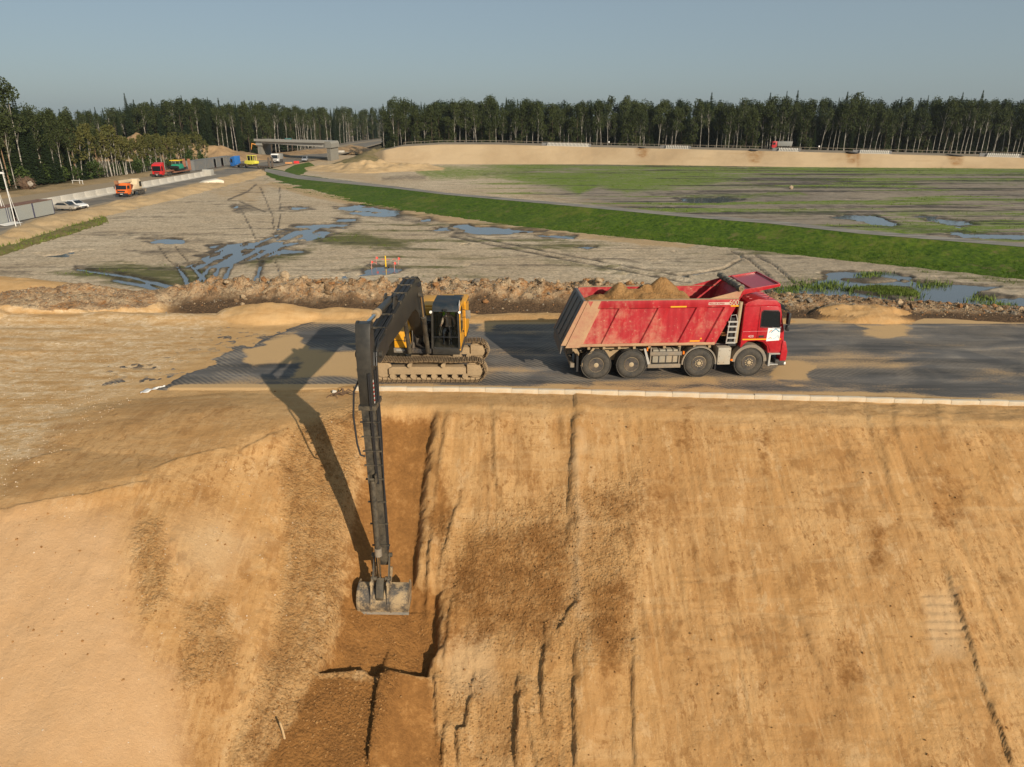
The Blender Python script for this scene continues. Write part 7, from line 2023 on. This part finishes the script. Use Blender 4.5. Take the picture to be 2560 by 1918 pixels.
def broad(seed, H, base, R_, n, leafm, trunkm, lean=.02, size=.5, forks=4, r0=.16, top=1.0):
    rs = np.random.default_rng(seed)
    L_, T = Leaf(), MB()
    lx, ly = rs.normal(0, lean, 2) * H
    def stem(t): return Vector((lx * t * t + .18 * math.sin(3.1 * t + seed), ly * t * t + .15 * math.sin(2.3 * t + seed * 2), H * t))
    T.tube([stem(t) - stem(0) + Vector((0, 0, -.6 * (t == 0))) for t in np.linspace(0, .97, 9)], [r0 * (1 - .86 * t) for t in np.linspace(0, 1, 9)], 6)
    lobes = []
    for k in range(forks + 5):
        t = base + (1 - base) * (k + rs.uniform(0, .6)) / (forks + 5.2)
        a = rs.uniform(0, 6.28) + k * 2.4
        rr = R_ * math.sin(math.pi * min(.92, .22 + .72 * ((t - base) / (1 - base)))) * rs.uniform(.45, .95)
        p0 = stem(t) - stem(0)
        p1 = p0 + Vector((math.cos(a) * rr, math.sin(a) * rr, rr * rs.uniform(.6, 1.3)))
        if k < forks + 2:
            T.tube([stem(max(base * .8, t - .10)) - stem(0), p0.lerp(p1, .55), p1], [r0 * .38 * (1 - t * .6), r0 * .22, .02], 5)
        lobes.append((p1 * .8 + p0 * .2, R_ * rs.uniform(.34, .55)))
    lobes.append((stem(.96) - stem(0), R_ * .36)); lobes.append((stem(.88) - stem(0), R_ * .45))
    w = np.array([q[1] ** 2 for q in lobes]); w /= w.sum()
    idx = rs.choice(len(lobes), n, p=w)
    d = rs.normal(size=(n, 3)); d /= np.linalg.norm(d, axis=1)[:, None]
    rad = rs.uniform(.35, 1.08, n) ** .6
    c = np.array([tuple(lobes[i][0]) for i in idx]) + d * (np.array([lobes[i][1] for i in idx]) * rad)[:, None] * np.array([1, 1, 1.18])
    L_.quads(c, rs.uniform(.5, 1.1, n) * size, seed)
    return T.mesh('trunk', trunkm), L_.mesh('crown', leafm)
def spruce(seed, H, R_, base=.06, leafm=None, dens=1.0):
    rs = np.random.default_rng(seed)
    T = MB().tube([(0, 0, -.6), (0, 0, H * .5), (0, 0, H)], [.20, .12, .015], 6)
    L_ = Leaf()
    z = H * base
    cs, sz = [], []
    V, Fc = [], []
    while z < H - .15:
        t = (z / H - base) / (1 - base)
        rr = R_ * (1 - t) ** .82 * rs.uniform(.78, 1.12) + .12
        nb = int((6 + 5 * (1 - t)) * dens)
        a0 = rs.uniform(0, 6.28)
        for k in range(nb):
            a = a0 + 6.283 * k / nb + rs.uniform(-.2, .2); q = rr * rs.uniform(.7, 1.1)
            dr = q * rs.uniform(.18, .42)
            e, g = np.array((math.cos(a), math.sin(a), 0)), np.array((-math.sin(a), math.cos(a), 0))
            p0 = np.array((0, 0, z)); w = .16 * q + .14
            k0 = len(V)
            V += [p0 + (0, 0, .1), p0 + e * q * .55 + g * w + (0, 0, -dr * .5), p0 + e * q + (0, 0, -dr), p0 + e * q * .55 - g * w + (0, 0, -dr * .5), p0 + e * q * .6 + (0, 0, -dr * .55 - .28 - .1 * q)]
            Fc += [(k0, k0 + 1, k0 + 2), (k0, k0 + 2, k0 + 3), (k0 + 1, k0 + 4, k0 + 2), (k0 + 3, k0 + 2, k0 + 4)]
        z += H * .021 * rs.uniform(.8, 1.3) * (1.15 - .4 * t)
    L_.v = [tuple(map(float, p)) for p in V]; L_.f = Fc
    return T.mesh('trunk', T_DARK), L_.mesh('crown', leafm or L_SPRUCE)
KIND = {
    'birch': [broad(500 + i, 23, .46 + .04 * (i % 3), 3.4 + .4 * (i % 4), 1700, L_BIRCH, T_BIRCH, .035, .33, 4, .17) for i in range(6)],
    'bare_birch': [broad(540 + i, 24, .58, 2.7, 850, L_BIRCH, T_BIRCH, .04, .30, 5, .19) for i in range(4)],
    'young_birch': [broad(520 + i, 11, .42, 1.45, 360, L_YBIRCH, T_BIRCH, .05, .34, 3, .10) for i in range(5)],
    'pine': [broad(560 + i, 22, .48, 2.3, 1100, L_PINE, T_PINE, .02, .32, 5, .19) for i in range(4)],
    'aspen': [broad(580 + i, 23, .20, 3.6, 1800, L_BIRCH, T_DARK, .02, .36, 5, .18) for i in range(4)],
    'spruce': [spruce(600 + i, 24, 2.7 + .2 * (i % 3), .05) for i in range(5)],
    'shrub': [broad(640 + i, 3.4, .08, 1.6, 300, L_SHRUB, T_DARK, .02, .30, 4, .06) for i in range(3)],
}
NAMES = {'birch': 'birch_tree', 'bare_birch': 'birch_tree', 'young_birch': 'birch_tree', 'pine': 'pine_tree', 'aspen': 'aspen_tree', 'spruce': 'spruce_tree', 'shrub': 'shrub'}
COUNT = {}
ZR = [(1100, 'at the left end of the far wood'), (1230, 'in the far wood right of the bridge'), (1365, 'in the wood left of the longest slat row'), (1475, 'in the wood behind the longest slat row'), (1660, 'in the wood between the first two slat rows'),
      (1780, 'in the wood behind the second slat row'), (1915, 'in the wood just left of the far red-cab truck'), (1990, 'in the wood behind the far red-cab truck'), (2140, 'in the wood just right of the far red-cab truck'), (2225, 'in the wood behind the fourth slat row'), (2400, 'in the wood between the last two slat rows'), (9999, 'in the wood at the right edge of the photograph')]
ZM = [(330, 'behind the young birches left of the tallest spruce'), (430, 'behind the earth mound near the tallest spruce'), (520, 'in the dark wood behind the earth mound'), (640, 'in the dark wood left of the bridge'), (730, 'in the dark wood behind the left half of the bridge'), (845, 'in the dark wood behind the right half of the bridge'), (9999, 'beside the highway beyond the bridge')]
ZL = [(20, 'at the left edge of the photograph'), (100, 'behind the uprooted stump'), (215, 'behind the white trestle'), (300, 'behind the orange crane truck'), (385, 'left of the red tractor unit'), (460, 'behind the red tractor unit and paver'), (9999, 'behind the row of dark sheds')]
def where(zones, u):
    return next(t for a, t in zones if u < a)
def size(h, lo, hi):
    return 'low' if h < lo else ('tall' if h > hi else 'mid-height')
def tree(kind, x, y, z, h, label, group):
    tm, cm = random.choice(KIND[kind])
    H0 = {'young_birch': 11, 'shrub': 3.4, 'birch': 23, 'bare_birch': 24, 'pine': 22, 'aspen': 23, 'spruce': 24}[kind]
    s = h / H0
    t = empty(NAMES[kind], (x, y, z), random.uniform(0, 6.28))
    t.scale = (s * random.uniform(.9, 1.12), s * random.uniform(.9, 1.12), s)
    link(bpy.data.objects.new('trunk', tm), t); link(bpy.data.objects.new('crown', cm), t)
    tag(t, label, 'shrub' if kind == 'shrub' else 'tree', group)
    COUNT[kind] = COUNT.get(kind, 0) + 1
def fx(u, y, z=-5.5):
    """x of column u at distance y"""
    return (u - 1280) / F * (y * CP - (z - CAMZ) * SP)
BZ = -5.7
# --- wood behind the far embankment (front row of birches, then mixed rows)
def rear_y(u):
    return float(np.interp(u, us_far, rear[:, 1]))
WB = ('white-trunked birch in the front of the wood behind the far embankment', 'birches behind the far embankment')
WS = ('dark pointed spruce among the birches behind the far embankment', 'spruces behind the far embankment')
WA = ('leafy dark-trunked aspen in the wood behind the far embankment', 'aspens behind the far embankment')
u = 962.0
while u < 2700:
    y = rear_y(max(u, 1000)) + random.uniform(0, 6)
    k = random.choices(('birch', 'bare_birch', 'aspen', 'spruce'), (4, 4 if u > 1500 else 1.6, 1.5 if u > 1400 else 3.5, .8))[0]
    hh = {'birch': (16.5, 21.5), 'bare_birch': (17.5, 22.5), 'aspen': (14.5, 20.5), 'spruce': (9, 17)}[k]
    lab = {'birch': WB, 'bare_birch': WB, 'aspen': WA, 'spruce': WS}[k]
    h = random.uniform(*hh)
    tree(k, fx(u, y), y, BZ, h, '%s %s in front %s' % (size(h, 16.5, 19.8), {'birch': 'white-trunked leafy birch', 'bare_birch': 'white-trunked sparse birch', 'aspen': 'leafy aspen', 'spruce': 'dark spruce'}[k], where(ZR, u)), lab[1])
    u += random.uniform(7, 21)
for row, (off, step, ks, hs) in enumerate(((10, 21, (('spruce', 5), ('aspen', 3), ('birch', 2)), (12, 21.5)), (18, 23, (('spruce', 6), ('aspen', 3), ('birch', 2)), (16.5, 22.5)), (27, 26, (('spruce', 7), ('aspen', 3)), (19.5, 24.5)))):
    u = 965.0 + row * 6
    while u < 2700:
        y = rear_y(max(u, 1000)) + off + random.uniform(-2, 3)
        k = random.choices([q[0] for q in ks], [q[1] for q in ks])[0]
        h = random.uniform(*hs) * (1.0 if k != 'spruce' else random.choice((1, 1, 1, 1.08)))
        tree(k, fx(u, y), y, BZ, h, '%s %s %s %s' % (size(h, 15.5, 20.2), {'birch': 'leafy birch', 'aspen': 'leafy aspen', 'spruce': 'pointed dark spruce'}[k], ('second row', 'third row', 'fourth row')[row], where(ZR, u)), {'birch': WB, 'aspen': WA, 'spruce': WS}[k][1])
        u += random.uniform(.6, 1.4) * step
# --- left wood beside the highway
EDGE = [(-160, 505), (0, 478), (120, 462), (240, 446), (330, 437), (420, 424), (500, 414)]
ex, ev = [p[0] for p in EDGE], [p[1] for p in EDGE]
LP = ('tall bare-trunked pine at the edge of the left-hand wood', 'pines of the left-hand wood')
LB = ('tall pale birch rising in the left-hand wood', 'tall birches of the left-hand wood')
LS = ('dark spruce standing inside the left-hand wood', 'spruces of the left-hand wood')
LY = ('slender young birch in the row behind the crane truck', 'young birches beside the highway')
u = -150.0
while u < 250:
    p = W(u, np.interp(u, ex, ev), -5.4)
    k = random.choices(('pine', 'birch', 'spruce'), (5, 2.2, 2.6))[0]
    h = random.uniform(13, 21) * (1 if u < 120 else .85)
    tree(k, p.x + random.uniform(-2, 0), p.y + random.uniform(0, 4), -5.4, h, '%s %s in the front row %s' % (size(h, 14, 18), {'pine': 'bare-trunked pine', 'birch': 'pale birch', 'spruce': 'dark spruce'}[k], where(ZL, u)), {'pine': LP, 'birch': LB, 'spruce': LS}[k][1])
    u += random.uniform(5, 13)
for off, step in ((6, 12), (13, 12), (22, 13), (33, 14)):
    u = -150.0
    while u < 235:
        p = W(u, np.interp(u, ex, ev), -5.4); q = p + Vector((-.62, .78, 0)) * (off + random.uniform(-2, 2))
        k = random.choices(('pine', 'birch', 'spruce'), (3, 1, 5))[0]
        h = random.uniform(12, 21) * (1 if u < 100 else .82)
        tree(k, q.x, q.y, -5.3, h, '%s %s %s %s' % (size(h, 13.5, 17.5), {'pine': 'pine', 'birch': 'birch', 'spruce': 'dark spruce'}[k], {6: 'second row', 13: 'third row', 22: 'deep', 33: 'far back'}[off] + ' in the left-hand wood', where(ZL, u)), {'pine': LP, 'birch': LB, 'spruce': LS}[k][1])
        u += random.uniform(.6, 1.4) * step
p = W(60, 470, -5.4); tree('birch', p.x - 2, p.y + 4, -5.4, 22.5, 'tallest spreading birch rising above the left-hand wood', None)
p = W(295, 436, -5.4)
u = 200.0
while u < 525:
    p = W(u, np.interp(u, ex, ev), -5.4)
    q = p + Vector((-.62, .78, 0)) * random.uniform(0, 5)
    h = random.uniform(10, 13.5) if u < 300 else random.uniform(7.5, 10.5)
    tree('young_birch', q.x, q.y, -5.4, h, '%s slender young birch in front %s' % (size(h, 9, 11), where(ZL, u)), LY[1])
    u += random.uniform(2.2, 7)
u = 205.0
while u < 520:
    p = W(u, np.interp(u, ex, ev), -5.4); q = p + Vector((-.62, .78, 0)) * random.uniform(5, 15)
    h = random.uniform(10, 13) if u < 300 else random.uniform(7.5, 10.5)
    tree('young_birch', q.x, q.y, -5.4, h, '%s slender young birch set back %s' % (size(h, 9, 11), where(ZL, u)), LY[1])
    u += random.uniform(5, 11)
SHL = ('low leafy shrub at the foot of the left-hand trees', 'shrubs below the left-hand trees')
for k in range(46):
    u = random.uniform(-60, 520); p = W(u, np.interp(u, ex, ev), -5.4)
    q = p + Vector((-.62, .78, 0)) * random.uniform(-.5, 6)
    h = random.uniform(1.8, 4.6)
    tree('shrub', q.x, q.y, -5.5, h, '%s leafy shrub below the trees %s' % (size(h, 2.7, 3.7), where(ZL, u)), SHL[1])
# --- dark wood behind the mound and the bridge
MS = ('dark spruce in the wood behind the earth mound and bridge', 'spruces behind the bridge')
MBi = ('white-trunked birch before the dark wood behind the bridge', 'birches behind the bridge')
MA = ('leafy aspen in the wood behind the earth mound and bridge', 'aspens behind the bridge')
def back_y(u):
    return float(np.interp(u, [-100, 100, 300, 480, 640, 760, 860, 945], [330, 325, 318, 318, 345, 400, 480, 600]))
for off, step, ks in ((0, 13, (('spruce', 4), ('aspen', 2), ('bare_birch', 2.4))), (10, 12, (('spruce', 5), ('aspen', 3))), (22, 13, (('spruce', 5), ('aspen', 2)))):
    u = 215.0
    while u < 945:
        y = back_y(u) + off + random.uniform(-3, 3)
        kk = list(ks)
        if u > 640: kk = [('spruce', 1.5), ('bare_birch', 4 if off == 0 else 1.5), ('aspen', 2)]
        k = random.choices([q[0] for q in kk], [q[1] for q in kk])[0]
        top = float(np.interp(u, [215, 320, 340, 420, 520, 640, 760, 950], [277, 277, 262, 258, 254, 262, 272, 274]))
        y_ = y
        h = (CAMZ + (295.0 - top) / F * y_ * 1.06) - BZ
        f_ = random.uniform(.80, 1.03)
        tree(k, fx(u, y), y, BZ, h * f_ * (1.04 if k == 'spruce' else .97), '%s %s %s %s' % ('low' if f_ < .87 else 'tall' if f_ > .96 else 'mid-height', {'spruce': 'dark spruce', 'aspen': 'leafy aspen', 'bare_birch': 'white-trunked birch'}[k], {0: 'front row', 10: 'second row', 22: 'third row'}[off], where(ZM, u)), {'spruce': MS, 'aspen': MA, 'bare_birch': MBi}[k][1])
        u += random.uniform(.6, 1.4) * step * (1 if u < 640 else .8)
p = Vector((fx(338, 312), 312, BZ)); tree('spruce', p.x, p.y, BZ, (CAMZ + (295 - 243) / F * 312 * 1.06) - BZ, 'tallest spruce standing alone above the wood behind the earth mound', None)
print('TREES', COUNT)
# --- woods too far off to count
def far_wood(name, spots, label):
    V, Fc = [], []
    src = [(np.array([v.co[:] for v in m.vertices]), [tuple(p.vertices) for p in m.polygons]) for _, m in (KIND['spruce'][:3] + KIND['aspen'][:2])]
    hs = [24, 24, 24, 23, 23]
    for (x, y, h) in spots:
        i = random.choice((0, 1, 2, 3, 4, 3, 4, 3, 4))
        v, f = src[i]
        f = f[::2]
        a = random.uniform(0, 6.28); s = h / hs[i]
        c, d = math.cos(a) * s, math.sin(a) * s
        P = np.stack([v[:, 0] * c - v[:, 1] * d + x, v[:, 0] * d + v[:, 1] * c + y, v[:, 2] * s + BZ], -1)
        k = sum(len(q) for q in V)
        V.append(P); Fc += [tuple(j + k for j in q) for q in f]
    me = bpy.data.meshes.new(name); me.from_pydata(np.concatenate(V).tolist(), [], Fc); me.materials.append(L_SPRUCE)
    o = link(bpy.data.objects.new(name, me)); tag(o, label, 'forest', kind='stuff')
spots = []
for k in range(430):
    u = random.uniform(975, 2700); y = rear_y(max(u, 1000)) + random.uniform(30, 70); spots.append((fx(u, y), y, random.uniform(19.5, 22.5)))
far_wood('far_forest', spots, 'dense mass of trees deep in the wood behind the far embankment')
spots = []
for k in range(260):
    u = random.uniform(-80, 960); y = back_y(u) + random.uniform(30, 110)
    if u < 330: y = random.uniform(400, 520)
    top = float(np.interp(u, [-80, 320, 340, 420, 520, 640, 760, 950], [283, 281, 266, 262, 258, 266, 275, 276]))
    spots.append((fx(u, y), y, ((CAMZ + (295.0 - top) / F * y * 1.06) - BZ) * random.uniform(.8, 1.0)))
far_wood('far_forest', spots, 'distant wooded skyline on the left behind the nearer trees')

# ------------------------------------------------------------------ grass tufts
def tufts(name, P, h, mat, label, blades=4):
    n = len(P)
    V, Fc = [], []
    a = RNG.uniform(0, 6.28, (n, blades)); ln = RNG.uniform(.15, .75, (n, blades)) * h[:, None]; hh = RNG.uniform(.6, 1.15, (n, blades)) * h[:, None]
    off = RNG.normal(0, .35, (n, blades, 2)) * h[:, None, None]
    w = .11 * h[:, None]
    bx = P[:, None, 0] + off[..., 0]; by = P[:, None, 1] + off[..., 1]; bz = np.broadcast_to(P[:, None, 2], bx.shape) - .03
    c, s = np.cos(a), np.sin(a)
    T = np.stack([np.stack([bx - s * w, by + c * w, bz], -1), np.stack([bx + s * w, by - c * w, bz], -1), np.stack([bx + c * ln, by + s * ln, bz + hh], -1)], 2).reshape(-1, 3)
    me = bpy.data.meshes.new(name); k = len(T) // 3
    me.from_pydata(T.tolist(), [], np.arange(k * 3).reshape(-1, 3).tolist()); me.materials.append(mat)
    o = link(bpy.data.objects.new(name, me)); tag(o, label, 'grass', kind='stuff')
G1 = leaf_material('bank_grass', (.034, .080, .003), (.078, .140, .006)); G2 = leaf_material('field_grass', (.05, .085, .010), (.16, .205, .03)); G3 = leaf_material('reed_grass', (.06, .10, .02), (.19, .24, .05))
n = 16000
i = RNG.integers(0, len(BANKA), n); t = RNG.random(n) * .86
Pb = BANKA[i] * (1 - t[:, None]) + BANKB[i] * t[:, None]
Pb[:, 2] += -.25 * np.sin(np.pi * t) - .02
tufts('bank_grass', Pb, RNG.uniform(.08, .26, n) * (1.15 - t), G1, 'lush green grass covering the bank below the paved path')
wg = np.clip(FGREEN - .45, 0, 1) * np.clip(fbm(FX / 6, FY / 3, 801, 4) + .12, 0, 1) * np.sqrt(FY / 80); wg = (wg / wg.sum()).reshape(-1); i = RNG.choice(wg.size, 6000, p=wg)
Pg = np.stack([FX.reshape(-1)[i], FY.reshape(-1)[i], FZ.reshape(-1)[i]], -1); tufts('field_grass', Pg, RNG.uniform(.12, .38, len(Pg)), G2, 'patchy bright grass on the grey field beyond the path')
wg = np.clip(FGRASS - .4, 0, 1) * np.clip(fbm(FX / 4, FY / 2, 803, 4) + .1, 0, 1); U_, V_ = proj(FX, FY, FZ); wg = wg * (.25 + 4 * (U_ > 1900)); wg = (wg / wg.sum()).reshape(-1); i = RNG.choice(wg.size, 7000, p=wg)
Pg = np.stack([FX.reshape(-1)[i], FY.reshape(-1)[i], FZ.reshape(-1)[i]], -1); tufts('marsh_grass', Pg, RNG.uniform(.08, .28, len(Pg)), G2, 'sparse marsh grass around the puddles of the wet field')
Pr = []
for k in range(900):
    u, v = random.choice(((1960, 728), (2050, 722), (2150, 728), (2230, 735), (2270, 745), (2330, 715), (2180, 690), (2450, 750), (2500, 770), (2000, 715), (2080, 716)))
    Pr.append(tuple(W(u + random.gauss(0, 22), v + random.gauss(0, 5), PLAIN - .1)))
tufts('reeds', np.array(Pr), RNG.uniform(.2, .6, 900), G3, 'pale green reeds standing in the pond behind the dump truck')
n = 600; i = RNG.integers(0, 120, n); t = RNG.random(n)
Pg = gA[i] * (1 - t[:, None]) + gB[i] * t[:, None]; Pg[:, 2] += .15
tufts('verge_grass', Pg, RNG.uniform(.15, .40, n), G2, 'grass and weeds at the foot of the sand verge on the left')
# ------------------------------------------------------------------ thin air between the camera and the woods
hb = MB().span(-900, 900, -60, 900, -7.7, 28.0).build('haze', BLACK, sharp=0)
tag(hb, kind='stuff', label='thin pale haze hanging over the whole site', cat='haze')
hm = bpy.data.materials.new('thin_haze'); hm.use_nodes = True
hn_ = hm.node_tree; hn_.nodes.remove(hn_.nodes['Principled BSDF'])
pv = hn_.nodes.new('ShaderNodeVolumePrincipled')
pv.inputs['Color'].default_value = (.86, .91, .96, 1); pv.inputs['Density'].default_value = 0.00010; pv.inputs['Anisotropy'].default_value = 0.3
hn_.links.new(pv.outputs[0], hn_.nodes['Material Output'].inputs['Volume'])
hb.data.materials.clear(); hb.data.materials.append(hm)
